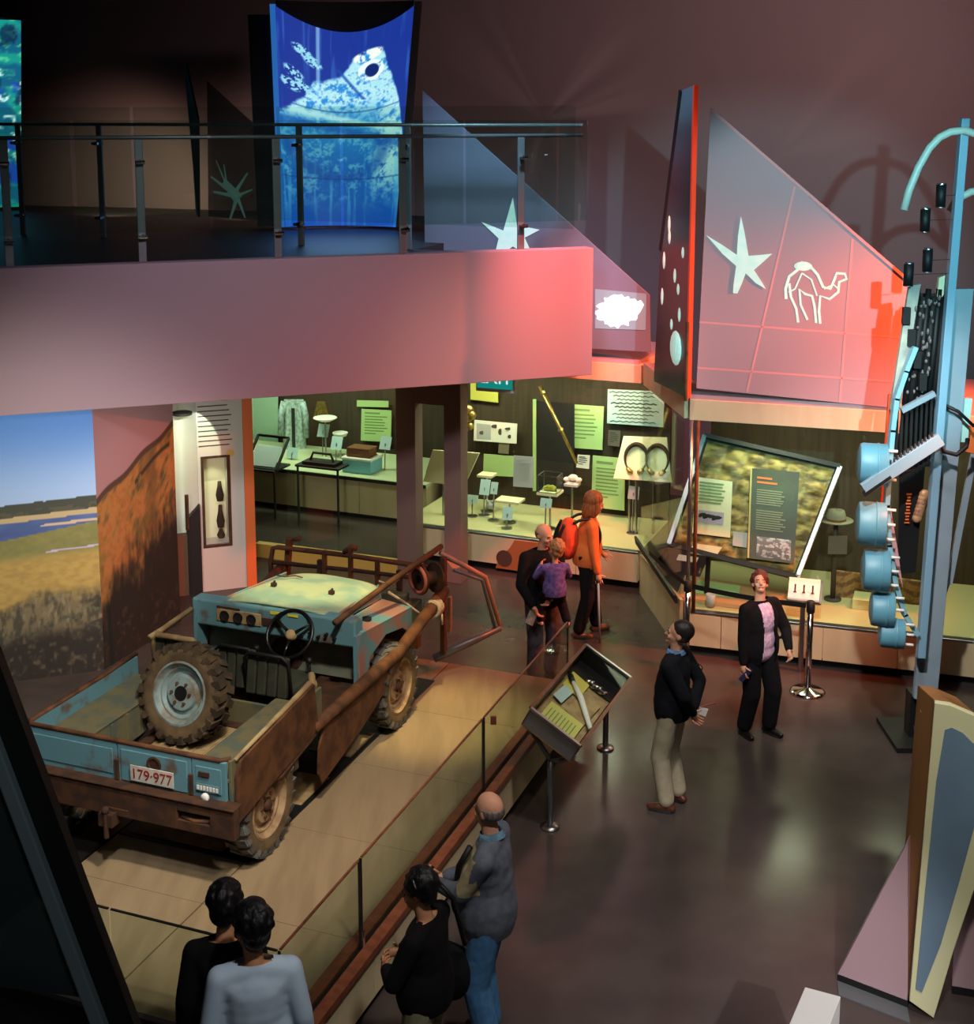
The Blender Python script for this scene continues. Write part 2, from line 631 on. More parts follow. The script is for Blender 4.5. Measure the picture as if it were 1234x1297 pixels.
M['brown'] = mat('brown_leather', rgb(124, 76, 42), .6, 0, rgb(94, 56, 32), 12, .6, .1)
M['perf'] = mat('olive_display_floor', rgb(188, 184, 134), .7)


def cloth(name, c, k=.12, scale=14):
    r_, g_, b_ = c
    return mat(name, rgb(*c), .9, 0, rgb(r_ * .7, g_ * .7, b_ * .7), scale, .8, .35, .2)


M['skin'] = mat('skin', rgb(214, 160, 128), .6, 0, rgb(196, 132, 104), 9, .5)
M['skin2'] = mat('tanned_skin', rgb(196, 138, 98), .6, 0, rgb(176, 118, 84), 9, .5)
M['eye'] = mat('eye', rgb(30, 24, 22), .3)
M['lip'] = mat('lips', rgb(160, 84, 74), .5)

# ================================================================== SETTING
def poly_slab(pts, z0, z1):
    return MB().prism([Vector((p[0], p[1], z0)) for p in pts], UP * (z1 - z0))


struct('floor', poly_slab([(-14, .5), (12, .5), (12, 31), (-14, 31)], -.2, 0), M['floor'])
WB = Vector((-7.8, 25.5, 0))
struct('wall_back', MB().slab(WB - D2 * 9, D2 * 26, D1 * .3, UP * 9.6), mat('far_mauve_wall', rgb(120, 98, 100), .8))
struct('wall_left', MB().slab((-13.7, .5, 0), (.2, 0, 0), (0, 30, 0), UP * 9.6), M['mauve_dark'])
struct('wall_right', MB().slab((11.6, .5, 0), (.2, 0, 0), (0, 30, 0), UP * 9.6), M['mauve_dark'])
struct('ceiling', poly_slab([(-14, .5), (12, .5), (12, 31), (-14, 31)], 9.6, 9.8), M['ceiling'])

# balcony: deep plain fascia, dark floor behind it
BC = Vector((1.285, 16.135, 0))                 # its outer corner
BL = BC - DB * 16
NB = Vector((.3363, -.9417, 0))                 # outward normal of the fascia
Q = BC - D2 * 2.35
struct('trim_1', MB().slab(BL + UP * 3.0, DB * 16, -NB * .22, UP * 1.56), M['mauve'], bevel=.008)
struct('floor_balcony', poly_slab([BL - NB * .24, BC - NB * .24 - DB * .1, Q, Q + D1 * 6.2, (-14, 27.2)], 4.2, 4.46), mat('dark_balcony_floor', rgb(30, 27, 27), .5))
struct('ceiling_soffit', poly_slab([BL - NB * .24, BC - NB * .24 - DB * .1, Q, Q + D1 * 5.0, (-14, 26.2)], 3.02, 3.08), M['soft_black'])


def railing(name, label, p0, d, posts, z0, ztop, zglass, length, group, panes):
    t = thing(name, label, 'railing', p0 + UP * z0, 0, group)
    n = d.cross(UP)
    for k, s in enumerate(posts):
        mb = MB().beam(d * s, d * s + UP * (ztop - z0), .085, .03, n)
        po = mb.build('post', M['grey_metal'], t, bevel=.006)
        for zz in (.28, ztop - z0 - .24):
            MB().cyl(d * s - n * -.09 + UP * zz, d * s + n * -.05 + UP * zz, .028, n=10).cyl(
                d * s + n * .1 + d * .05 + UP * zz, d * s + n * .1 - d * .05 + UP * zz, .02, n=8).build('glass_clamp', M['chrome'], po)
    MB().tube([d * panes[0] + UP * (ztop - z0 + .02), d * (length) + UP * (ztop - z0 + .02)], .022, 8).build('handrail', M['grey_metal'], t, True)
    for a, b in zip(panes[:-1], panes[1:]):
        MB().slab(d * (a + .02) + n * .07 + UP * .33, d * (b - a - .04), n * .012, UP * (zglass - z0 - .33)).build('glass_pane', M['glass'], t)
    return t


FP = BL - NB * .14
sp = [ (onP(px, 250, FP, DB) - FP).dot(DB) for px in (8, 178, 351, 510, 660)]
railing('balcony_railing', 'glass railing with flat grey posts along the front edge of the balcony', FP, DB, [sp[0] - 1.7] + sp, 4.56, 5.88, 6.08, 15.9, 'balcony railings',
        [sp[0] - 1.7] + [(a + b) / 2 for a, b in zip(sp[:-1], sp[1:])] + [15.95])
BR = BC + Vector((-.1, .0, 0)) - D2 * 9
sb = [(onP(px, 230, BR, D2) - BR).dot(D2) for px in (26, 128, 380, 517)]
railing('balcony_railing', 'glass railing along the far edge of the balcony in front of the blue screens', BR, D2, sb, 4.46, 6.0, 6.25, 8.95, 'balcony railings',
        [sb[0] - .8, sb[1] + .6, sb[2] - .3, sb[3] + .1, 8.9])

# ------------------------------------------------------------------ printed murals on the side wall
MA = Vector((-5.138, 13.95, 0))
mural_m = print_mat('mural_print', .75)
ms0 = -3.2
ms1 = (onP(122, 630, MA, DB) - MA).dot(DB)
MW = ms1 - ms0


def mural_cols(U, V):
    s, z = U * MW, V * 3.0
    px = s
    c = np.zeros(U.shape + (3,))
    n1 = fbm(s * 3, z * 9, 3)
    n2 = fbm(s * 16, z * 26, 9)
    n3 = fbm(s * 2, z * 2, 5)
    sk = ss(1.95, 3.0, z)
    c[...] = np.array([150, 178, 214]) / 255.
    c = mixc(c, sk, (74, 122, 188))
    h = z - .035 * (s - MW + 1)           # distant lines rise a little
    c = mixc(c, (h < 1.985 + .012 * n2), (58, 62, 52))
    c = mixc(c, (h < 1.90 + .03 * n1) * (n2 > .5) * .5, (92, 86, 60))
    c = mixc(c, (h < 1.85), (176, 158, 118))
    lake = (h < 1.79) * (h > 1.56 + .05 * (s - MW + 1.0))
    c = mixc(c, (h < 1.79), (58, 78, 128))
    c = mixc(c, lake * n1, (84, 108, 158))
    c = mixc(c, (np.abs(h - 1.72) < .012 + .03 * (n1 - .4)) * (s > MW - .6), (190, 168, 140))
    g = h < 1.60 + .10 * (s - MW + 1.0)
    c = mixc(c, g, (132, 128, 72))
    c = mixc(c, g * n2 * .7, (96, 100, 58))
    g2 = ss(1.45, 1.30, h)
    c = mixc(c, g2, (172, 146, 78))
    c = mixc(c, g2 * ss(.3, .8, fbm(s * 14, z * 30, 33)) * .6, (142, 118, 62))
    c = mixc(c, (np.abs(h - 1.42) < .008) * (s > MW - .55), (176, 168, 196))
    b = ss(.98, .74, h + .30 * (n3 - .5) + .16 * (n1 - .5))
    n4 = fbm(s * 26, z * 9, 37, 5)
    c = mixc(c, b * .85, (98, 92, 72))
    c = mixc(c, b * ss(.40, .70, n4) * .8, (52, 50, 38))
    c = mixc(c, b * ss(.5, .8, fbm(s * 34, z * 11, 21, 5)) * .7, (140, 130, 106))
    c = mixc(c, b * ss(.5, .62, fbm(s * 4, z * 6, 27)) * .8, (38, 36, 28))
    c = mixc(c, ss(.62, .34, h + .2 * (n1 - .5)), (34, 30, 24))
    c = mixc(c, (h < .6) * ss(.5, .8, fbm(s * 22, z * 16, 31, 5)) * .6, (112, 100, 78))
    return c


t = thing('landscape_mural', 'printed mural of blue sky, lake, yellow grassland and dark scrub', 'mural', MA + DB * ms0)
printed('print', lambda u, v: DB * (MW * u) + UP * (3.0 * v), 300, 220, mural_cols, mural_m, t)
MB().slab(-NB * .012, DB * MW, -NB * .1, UP * 3.0).build('backing_board', M['mauve'], t)

mc = MA + DB * ms1
ML = 1.50


def dune_cols(U, V):
    s, z = U * ML, V * 3.0
    n1 = fbm(s * 4, z * 4, 13)
    n2 = fbm(s * 18, z * 18, 17)
    st = fbm(s * 5 + z * 3, z * 10 - s * 12, 23)
    c = np.zeros(U.shape + (3,))
    c[...] = np.array([150, 112, 116]) / 255.
    line = 1.985 + .375 * s + .02 * np.sin(s * 9)
    d = line - z
    c = mixc(c, ss(0, .02, d), (70, 50, 40))
    body = ss(.07, .11, d + .02 * (n2 - .5))
    c = mixc(c, body, (156, 104, 54))
    c = mixc(c, body * ss(.45, .62, st), (126, 100, 50))
    c = mixc(c, body * ss(.60, .75, st) * ss(1.3, 1.7, z), (84, 70, 44))
    c = mixc(c, body * ss(.50, .62, fbm(s * 2 + 4, z * 1.2, 29)) * ss(.6, 1.2, s), (96, 72, 40))
    c = mixc(c, body * (n2 > .55) * .25, (120, 66, 26))
    c = mixc(c, ss(.05, .0, np.abs(z - 1.74 - .36 * s + .05 * np.sin(s * 4))) * (s > .7) * (n1 > .42), (46, 34, 26))
    c = mixc(c, ss(1.22, .50, z + .6 * (n1 - .5) + .6 * (fbm(s * 20, z * 6, 39) - .5) - .36 * s), (22, 19, 15))
    c = mixc(c, (z < .6) * ss(.55, .75, n2) * .6, (64, 52, 38))
    return c


t = thing('dune_mural', 'printed mural of an orange dune slope below a mauve sky, beside the landscape mural', 'mural', mc)
printed('print', lambda u, v: D1 * (ML * u) + UP * (3.0 * v), 150, 220, dune_cols, mural_m, t)
MB().slab(-D2 * .012, D1 * ML, -D2 * .1, UP * 3.0).build('backing_board', M['mauve'], t)

# ------------------------------------------------------------------ white text wall with niche
w0 = onz(256, 750)
wl = (onP(222, 700, w0, DB) - w0).dot(DB)
wr = (onP(309, 600, w0, DB) - w0).dot(DB)
t = thing('information_wall', 'white text panel with a lit narrow niche and an orange edge', 'display panel', w0)
na, nb_ = (onP(258, 640, w0, DB) - w0).dot(DB), (onP(291, 640, w0, DB) - w0).dot(DB)
nz0, nz1 = .62, 1.78
pm = mat('white_panel', rgb(196, 192, 182), .7)
mb = MB()
for a, b, z0, z1 in ((0, wr, nz1, 3.0), (0, wr, 0, nz0), (0, na, nz0, nz1), (nb_, wr, nz0, nz1)):
    mb.slab(DB * a + UP * z0, DB * (b - a), -NB * .35, UP * (z1 - z0))
mb.build('panel', pm, t)
MB().slab(DB * na - NB * .34 + UP * nz0, DB * (nb_ - na), -NB * .01, UP * (nz1 - nz0)).build('niche_back', M['cream'], t)
mb = MB()
for a, b, z0, z1 in ((na - .02, nb_ + .02, nz1, nz1 + .03), (na - .02, nb_ + .02, nz0 - .03, nz0), (na - .02, na + .015, nz0, nz1), (nb_ - .015, nb_ + .02, nz0, nz1)):
    mb.slab(DB * a + UP * z0 + NB * .012, DB * (b - a), -NB * .06, UP * (z1 - z0))
mb.build('niche_frame', M['rust_dark'], t)
mb = MB()
for k in range(9):
    L = .38 + .06 * ((k * 7) % 5) / 5
    mb.slab(DB * .02 + UP * (2.46 - k * .065) + NB * .003, DB * L, NB * .003, UP * .014)
tag(mb.build('printed_text', M['ink'], t), kind='stuff')
MB().slab(DB * (wr + .002) + NB * .02, DB * .125, -NB * .4, UP * 3.0).build('orange_edge', M['orange'], t)
MB().lathe([(0, 0), (.05, 0), (.05, .004), (0, .004)], DB * (wr - .17) + UP * 1.83 + NB * .006, NB, 12).build('yellow_emblem', mat('pale_gold', rgb(200, 170, 90), .6), t)
for q, (zz, hh) in enumerate(((.66, .12), (.80, .3), (1.16, .26))):
    mb = MB().lathe([(0, 0), (.04, 0), (.05, hh * .3), (.03, hh * .7), (.02, hh), (0, hh)], onP(281, 600, w0, DB) - NB * .16 + UP * 0, UP, 12)
    p = DB * (nb_ - .10) - NB * .16 + UP * zz
    m2 = MB().lathe([(0, 0), (.04, 0), (.055, hh * .3), (.03, hh * .75), (.024, hh), (0, hh)], (0, 0, 0), UP, 12)
    o = m2.build('carved_figure', M['rust_dark'], None, True, 0, w0 + p - UP * .16 * (q == 0) * 0)
    tag(o, ['small dark figure on the floor of the niche in the white panel', 'slim dark figure midway up the niche in the white panel', 'dark figure highest in the niche of the white panel'][q], 'figurine')
lamp('SPOT', 'niche_lamp', w0 + DB * (na + nb_) / 2 - NB * .15 + UP * 1.76, w0 + DB * (na + nb_) / 2 - NB * .2 + UP * .6, 5, (.85, 1, .7), .02, 90, .6)

# curved white alcove left of it
t = thing('curved_alcove', 'white curved alcove wall lit by a round spot beside the dune mural', 'alcove', w0 + DB * wl)
W2 = -wl
MB().grid(lambda u, v: DB * (W2 * u) - NB * (.36 * math.sin(PI * u) + .02) + UP * (.0 + 3.0 * v), 16, 6).build('curved_wall', M['white'], t, True)
MB().lathe([(0, 0), (.13, 0), (.13, .03), (0, .03)], DB * .16 + UP * 2.36 - NB * .1, UP, 20).build('lamp_plate', M['soft_black'], t)
MB().slab(DB * .01 + NB * .06, DB * .20, -NB * .14, UP * .80).build('brown_base', mat('brown_board', rgb(120, 92, 66), .7), t)
lamp('SPOT', 'alcove_lamp', w0 + DB * (wl + .30) + NB * .75 + UP * 2.6, w0 + DB * (wl + .12) - NB * .3 + UP * 1.75, 60, (.88, 1.0, .74), .01, 52, .12)
t = thing('audio_post', 'black slant-topped post with a thin upright beside the white text panel', 'post', w0 + DB * -.17 + NB * .1)
pz = [(0, 0, 0), (0, 0, 1.02)]
MB().prism([Vector((0, 0, 0)), DB * .17, DB * .17 + UP * 1.2, UP * 1.02], -NB * .1).build('body', M['black'], t)
MB().cyl(DB * .0 - NB * -.03 + UP * .9, UP * 1.36 - NB * -.03, .025, n=8).build('upright', M['rust_dark'], t)

# ------------------------------------------------------------------ curved screens on the balcony
scr_m = print_mat('screen_image', .5, 1.2)


def creature(U, V):
    x, y = 362 + U * 160, 290 - V * 268
    n1 = fbm(x / 9, y / 9, 41)
    n2 = fbm(x / 2.6, y / 2.6, 43)
    st = fbm(x / 5, y / 90, 47)
    c = np.zeros(U.shape + (3,))
    c[...] = np.array([24, 50, 140]) / 255.
    c = mixc(c, ss(150, 290, y) * .6, (20, 90, 190))
    c = mixc(c, ss(.55, .75, st) * .35, (70, 130, 210))
    e = lambda cx, cy, rx, ry, a=0: (((x - cx) * math.cos(a) + (y - cy) * math.sin(a)) / rx) ** 2 + ((-(x - cx) * math.sin(a) + (y - cy) * math.cos(a)) / ry) ** 2
    f = np.interp(x, [355, 372, 392, 402, 420, 436, 446, 455, 466, 478, 488, 495, 502, 512, 519, 526], [150, 138, 118, 97, 90, 84, 68, 56, 50, 50, 58, 80, 98, 130, 165, 230])
    body = ss(-3, 5, y - f + 5 * (n1 - .5))
    tex = n1 * .55 + n2 * .55
    c = mixc(c, body * ss(300, 150, y), (34, 128, 204))
    c = mixc(c, body * ss(150, 240, y) * .6, (16, 92, 190))
    lit = body * np.maximum(ss(150, 112, y + .25 * (x - 440) * (x < 440)), ss(470, 500, x + 12 * (n1 - .5)) * ss(262, 205, y))
    c = mixc(c, lit * ss(.34, .62, tex) * .95, (208, 240, 232))
    c = mixc(c, body * ss(.50, .72, tex) * .6 * ss(285, 220, y), (126, 204, 228))
    # folds of the flank and arm
    fold = 138 + .0022 * (x - 396) ** 2
    c = mixc(c, body * ss(7, 1, np.abs(y - fold)) * .75, (196, 238, 240))
    c = mixc(c, body * ss(9, 2, np.abs(y - fold - 15)) * .7, (20, 84, 176))
    c = mixc(c, ss(5, 1, np.abs((y - 74) - 1.25 * (x - 432))) * (y > 74) * (y < 116) * .8, (24, 74, 160))
    c = mixc(c, body * ss(.5, .05, np.abs(e(432, 176, 64, 46, .2) - 1)) * (y > 175) * .6, (16, 72, 164))
    # eye and brow
    c = mixc(c, ss(1.3, 1.0, e(473, 78, 15, 13)) * ss(.3, .5, tex), (226, 246, 238))
    c = mixc(c, ss(1.15, .8, e(474, 78, 9, 9)), (14, 36, 104))
    c = mixc(c, ss(1.1, .6, e(468, 57, 20, 8, -.2)) * ss(.35, .55, tex), (232, 244, 226))
    for fx, fy in ((390, 60), (402, 70), (380, 92), (376, 108), (390, 106)):
        c = mixc(c, ss(1.2, .5, e(fx, fy, 13, 7, .4)) * (n2 > .48), (140, 206, 226))
    c = mixc(c, ss(3, 1, np.abs(x - 408)) * (y < 150) * .55, (170, 224, 244))
    c = mixc(c, body * ss(.56, .7, st) * ss(170, 240, y) * .5, (90, 176, 226))
    c = mixc(c, ss(250, 285, y) * .5, (16, 70, 176))
    for yy in (132, 225):
        c = mixc(c, ss(1.6, .5, np.abs(y - yy)) * .5, (20, 60, 130))
    return c


def scr_pt(u, v):
    x = -3.02 + 1.66 * u + (v * (-.06 + .36 * u))
    z = 4.50 + v * (3.22 - .36 * (1 - (2 * u - 1) ** 2))
    return Vector((x + 2.2, .32 * (1 - (2 * u - 1) ** 2), z - 4.5))


t = thing('projection_screen', 'tall curved screen glowing with a blue and white creature image', 'screen', (-2.2, 20.0, 4.5), 0, 'curved screens')
printed('image', scr_pt, 170, 250, creature, scr_m, t)
MB().grid(lambda u, v: scr_pt(u, 0) + Vector((0, .06, 0)) + Vector((.0, .0, 3.30 * v)) + Vector((v * (-.06 + .36 * u), 0, 0)), 24, 8).build('backing_shell', M['soft_black'], t, True)
MB().slab(scr_pt(1, 0) + Vector((.01, -.02, 0)), (.10, 0, 0), (0, .2, 0), Vector((.30, 0, 3.28))).build('side_wing', M['black'], t)
MB().slab(scr_pt(0, 0) + Vector((-.42, .12, 0)), (.34, 0, 0), (0, .1, 0), Vector((-.06, 0, 3.1))).build('side_wing', M['black'], t)
MB().slab(scr_pt(0, 0) + Vector((-.075, -.02, 0)), (.075, 0, 0), (0, .1, 0), Vector((-.06, 0, 3.24))).build('lit_edge', mat('lit_blue_edge', rgb(30, 90, 180), .5, emit=rgb(50, 130, 220), estr=.55), t)
lamp('AREA', 'screen_glow', (-2.1, 19.7, 6.2), (-2.0, 16, 5.6), 14, (.35, .6, 1.0), 1.4, size_y=2.4)


def jungle(U, V):
    x, y = U * 60, V * 90
    n1, n2 = fbm(x / 6, y / 6, 61), fbm(x / 2, y / 2, 67)
    c = np.zeros(U.shape + (3,))
    c[...] = np.array([18, 90, 120]) / 255.
    c = mixc(c, ss(.4, .6, n1), (24, 140, 130))
    c = mixc(c, ss(.5, .7, n2) * ss(.3, .8, V), (70, 190, 140))
    c = mixc(c, ss(.55, .65, fbm(x / 8, y / 8, 71)) * (V < .7), (30, 70, 170))
    c = mixc(c, ss(.60, .72, n2) * ss(.6, .4, np.abs(V - .5) * 2), (200, 236, 240))
    c = mixc(c, ss(.60, .7, fbm(x / 4, y / 12, 73)) * .7, (10, 30, 60))
    return c


t = thing('projection_screen', 'tall curved screen with a mottled teal and green image at the balcony end', 'screen', (-9.25, 24.2, 4.5), 0, 'curved screens')
jp = lambda u, v: Vector((-2.2 + 3.0 * u + .22 * v * (u - .2), -.5 * (1 - (2 * u - 1) ** 2) + .2, .02 + 3.30 * v))
printed('image', jp, 90, 110, jungle, scr_m, t)
MB().lathe([(0, 0), (1.45, 0), (1.45, .42), (0, .42)], (-.66, .25, 3.34), UP, 28).build('top_drum', M['soft_black'], t)
MB().grid(lambda u, v: jp(u, v) + Vector((0, .06, 0)), 16, 4).build('backing_shell', M['soft_black'], t, True)


# ------------------------------------------------------------------ sail-shaped panels, with projected light built as glowing decals
def sail(name, label, pts, p0, d, m_, thick=.03, off=0):
    P = [onP(x, y, p0, d) for x, y in pts]
    base = min(P, key=lambda p: p.z)
    t = thing(name, label, 'glass panel', (P[1].x, P[1].y, base.z), 0, 'sail-shaped panels')
    n = d.cross(UP)
    MB().prism([p - t.location for p in P], -n * thick).build('sheet', m_, t, bevel=.004)
    return t


def decal(t, name, pts, p0, d, m_, off=.006, th=.004):
    n = d.cross(UP)
    return MB().prism([onP(x, y, p0, d) - t.location + n * off for x, y in pts], n * th).build(name, m_, t)


def tri(pts):                      # triangulate-able star: fan from its centre as separate convex wedges
    cx, cy = sum(p[0] for p in pts) / len(pts), sum(p[1] for p in pts) / len(pts)
    return cx, cy


def star_decal(t, name, pts, p0, d, m_):
    n = d.cross(UP)
    c = tri(pts)
    P = [onP(x, y, p0, d) - t.location + n * .006 for x, y in [c] + pts]
    k = len(pts)
    mb = MB().add(P + [p + n * .004 for p in P], [(0, 1 + (i + 1) % k, 1 + i) for i in range(k)] +
                  [(k + 1, k + 2 + i, k + 2 + (i + 1) % k) for i in range(k)] +
                  [(1 + i, 1 + (i + 1) % k, k + 2 + (i + 1) % k, k + 2 + i) for i in range(k)])
    return mb.build(name, m_, t)


C3 = Vector((2.269, 14.711, 0))
C3d = Vector((4.711 - 2.269, 13.962 - 14.711, 0)).normalized()
t = sail('sail_panel', 'large mauve slant-topped panel with projected starfish and camel', [(900, 138), (882, 492), (1131, 517), (1152, 356)], C3, C3d, M['sail'])
cv = lambda L: [(740 + .4 * x, 90 + .4 * y) for x, y in L]
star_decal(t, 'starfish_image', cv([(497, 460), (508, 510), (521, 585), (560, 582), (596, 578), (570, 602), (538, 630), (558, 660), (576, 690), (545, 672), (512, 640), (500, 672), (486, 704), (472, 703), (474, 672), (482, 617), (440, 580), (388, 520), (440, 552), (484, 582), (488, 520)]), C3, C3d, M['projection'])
nC3 = C3d.cross(UP)
mb = MB()
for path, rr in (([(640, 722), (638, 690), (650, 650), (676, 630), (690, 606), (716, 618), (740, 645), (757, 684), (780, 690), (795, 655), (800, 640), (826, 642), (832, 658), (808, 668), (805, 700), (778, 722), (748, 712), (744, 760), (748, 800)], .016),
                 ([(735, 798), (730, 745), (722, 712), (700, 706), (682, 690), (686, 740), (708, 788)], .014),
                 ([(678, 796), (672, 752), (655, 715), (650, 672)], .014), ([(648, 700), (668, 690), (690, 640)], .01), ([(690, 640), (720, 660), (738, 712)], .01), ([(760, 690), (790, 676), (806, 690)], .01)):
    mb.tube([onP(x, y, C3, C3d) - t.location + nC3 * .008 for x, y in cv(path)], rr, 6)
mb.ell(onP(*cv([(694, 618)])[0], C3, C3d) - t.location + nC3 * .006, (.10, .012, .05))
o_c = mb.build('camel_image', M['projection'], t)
for v_ in o_c.data.vertices:
    b0_ = onP(900, 400, C3, C3d) - t.location
    k_ = (v_.co - b0_).dot(nC3)
    v_.co = v_.co - nC3 * (k_ - .002 - .0004 * (k_ > .008))
seam = mat('bright_seam', rgb(222, 150, 150), .5)
for a, b in (((1007, 236), (946, 497)), ((1080, 303), (1064, 509)), ((886, 408), (1146, 428)), ((884, 466), (1140, 484))):
    pa, pb = onP(*a, C3, C3d) - t.location + nC3 * .004, onP(*b, C3, C3d) - t.location + nC3 * .004
    MB().beam(pa - nC3 * .003, pb - nC3 * .003, .022, .002, nC3).build('seam_strip', seam, t)
MB().beam(onP(900, 138, C3, C3d) - t.location + nC3 * .005, onP(1152, 356, C3, C3d) - t.location + nC3 * .005, .03, .01, nC3).build('top_strip', seam, t)

C2 = Vector((-.348, 17.749, 0))
C2d = Vector((1.942 + .348, 16.809 - 17.749, 0)).normalized()
nC2 = C2d.cross(UP)
t = sail('sail_panel', 'blue-grey slant-topped panel behind the balcony end with a bright projected shape', [(535, 115), (540, 430), (824, 446), (823, 374)], C2, C2d, M['sail_blue'])
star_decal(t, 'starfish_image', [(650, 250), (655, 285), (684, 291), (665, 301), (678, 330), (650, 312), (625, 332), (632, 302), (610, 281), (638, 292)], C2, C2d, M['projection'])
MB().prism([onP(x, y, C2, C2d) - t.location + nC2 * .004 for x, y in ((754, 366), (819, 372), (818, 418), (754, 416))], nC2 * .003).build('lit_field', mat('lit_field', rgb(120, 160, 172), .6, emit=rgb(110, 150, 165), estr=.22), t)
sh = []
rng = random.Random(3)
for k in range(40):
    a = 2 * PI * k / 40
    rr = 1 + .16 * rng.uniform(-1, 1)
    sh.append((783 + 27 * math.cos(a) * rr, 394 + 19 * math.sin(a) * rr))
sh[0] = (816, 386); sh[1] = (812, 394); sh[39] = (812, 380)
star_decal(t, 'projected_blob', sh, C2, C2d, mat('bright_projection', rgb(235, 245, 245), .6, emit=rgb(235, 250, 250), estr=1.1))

L0, L1 = Vector((1.985, 15.6, 0)), Vector((2.075, 13.95, 0))
Ld = (L1 - L0).normalized()
t = thing('sail_panel', 'tall narrow panel seen edge-on with a red lit edge', 'glass panel', (2.03, 14.9, 3.0), 0, 'sail-shaped panels')
P = lambda s, z: Vector((1.99 - 2.03 + .0, 15.5 - 14.9, 0)) * (1 - s) + Vector((2.24 - 2.03, 14.55 - 14.9, 0)) * s + UP * (z - 3.0)
a0, a1 = P(0, 3.05), P(1, 3.05)
nn = (a1 - a0).normalized().cross(UP)
MB().prism([P(0, 3.05), P(1, 3.05), P(1, 6.45), P(.62, 6.4), P(.12, 4.6)], nn * .03).build('sheet', mat('dark_acrylic', rgb(62, 56, 60), .25), t)
MB().beam(P(1, 3.05) + nn * .015, P(1, 6.45) + nn * .015, .04, .05, nn).build('red_lit_edge', mat('red_lit_edge', rgb(220, 70, 34), .4, emit=rgb(230, 60, 26), estr=.25), t)  # red light on the edge is put into its colour and glow
MB().beam(P(.62, 6.4) + nn * .015, P(.12, 4.6) + nn * .015, .07, .04, nn).build('dark_edge', M['black'], t)
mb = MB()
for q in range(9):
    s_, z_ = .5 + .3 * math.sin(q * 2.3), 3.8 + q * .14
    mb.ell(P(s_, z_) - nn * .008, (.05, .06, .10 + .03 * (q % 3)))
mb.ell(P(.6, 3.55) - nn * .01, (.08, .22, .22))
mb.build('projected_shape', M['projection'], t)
MB().cyl(P(1.02, 3.9) + nn * .05, P(1.02, 3.02) + nn * .05, .02, n=8).build('stay', M['rust'], t)

BY = Vector((-4.379, 21, 0))
BYd = D2
t = sail('sail_panel', 'dark clear slant-topped panel with a projected bee on the balcony', [(262, 103), (264, 274), (372, 284), (372, 204)], BY, BYd, glass_mat('smoky_acrylic', (.55, .55, .56, 1), .3, (.16, .15, .15, 1), .35))
nBY = BYd.cross(UP)
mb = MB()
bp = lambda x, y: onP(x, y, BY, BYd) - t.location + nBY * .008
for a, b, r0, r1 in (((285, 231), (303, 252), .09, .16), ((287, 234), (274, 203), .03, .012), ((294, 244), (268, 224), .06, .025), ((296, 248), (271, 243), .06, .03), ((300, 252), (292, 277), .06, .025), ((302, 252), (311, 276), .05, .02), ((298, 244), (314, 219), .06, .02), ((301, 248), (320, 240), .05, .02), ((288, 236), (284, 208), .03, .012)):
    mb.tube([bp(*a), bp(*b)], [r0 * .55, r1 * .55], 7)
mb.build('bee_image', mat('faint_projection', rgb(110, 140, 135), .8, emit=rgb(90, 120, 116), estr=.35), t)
t = thing('sail_panel', 'thin dark blade panel standing edge-on beside the bee panel', 'glass panel', onY(250, 272, 21.2), 0, 'sail-shaped panels')
MB().prism([(0, 0, 0), (.12, -.5, 0), (.16, -.5, 1.5), (-.10, 0, 2.32), (-.14, .05, 2.30)], (.03, .01, 0)).build('sheet', M['soft_black'], t)
MB().slab((-.02, -.02, 0), (.06, 0, 0), (0, .03, 0), (-.05, 0, 2.1)).build('pale_edge', M['sail_blue'], t)


# ------------------------------------------------------------------ display cases
def case(name, label, p0, d, L, depth, plinth_seams, glass_seams, canopy_col, right_glass=True, back=True, z1=2.76, z2=3.0, led=None):
    t = thing(name, label, 'display case', p0, 0)
    n = d.cross(UP)                        # outward (towards the aisle)
    i = -n
    MB().slab(n * -.10, d * L, i * (depth - .1), UP * .11).build('kick', M['black'], t)
    for a, b in zip(plinth_seams[:-1], plinth_seams[1:]):
        MB().slab(d * (a + .004) + UP * .11, d * (b - a - .008), i * .04, UP * .38).build('plinth_panel', M['plinth'], t, bevel=.003)
    MB().slab(i * .04 + UP * .12, d * L, i * (depth - .04), UP * .36).build('base', M['plinth'], t)
    MB().slab(UP * .49, d * L, i * .10, UP * .03).build('sill_rail', M['steel'], t, bevel=.004)
    MB().slab(i * .10 + UP * .48, d * L, i * (depth - .1), UP * .03).build('display_floor', M['perf'], t)
    if back:
        MB().slab(i * depth + UP * .0, d * L, i * .06, UP * 3.0).build('back_lining', M['case_back'], t)
    for a, b in zip(glass_seams[:-1], glass_seams[1:]):
        MB().slab(d * (a + .003) + i * .03 + UP * .52, d * (b - a - .006), i * .012, UP * (z1 - .52)).build('glass_pane', M['glass_case'], t)
    if right_glass:
        MB().slab(d * (L - .012) + i * .05 + UP * .52, d * .012, i * (depth - .06), UP * (z1 - .52)).build('side_pane', M['glass_case'], t)
    MB().slab(UP * z1, d * L, i * depth, UP * (z2 - z1)).build('canopy', canopy_col, t, bevel=.006)
    MB().slab(i * .02 + UP * z2, d * (L - .04), i * (depth - .04), UP * .05).build('ledge', M['sail'], t)
    return t


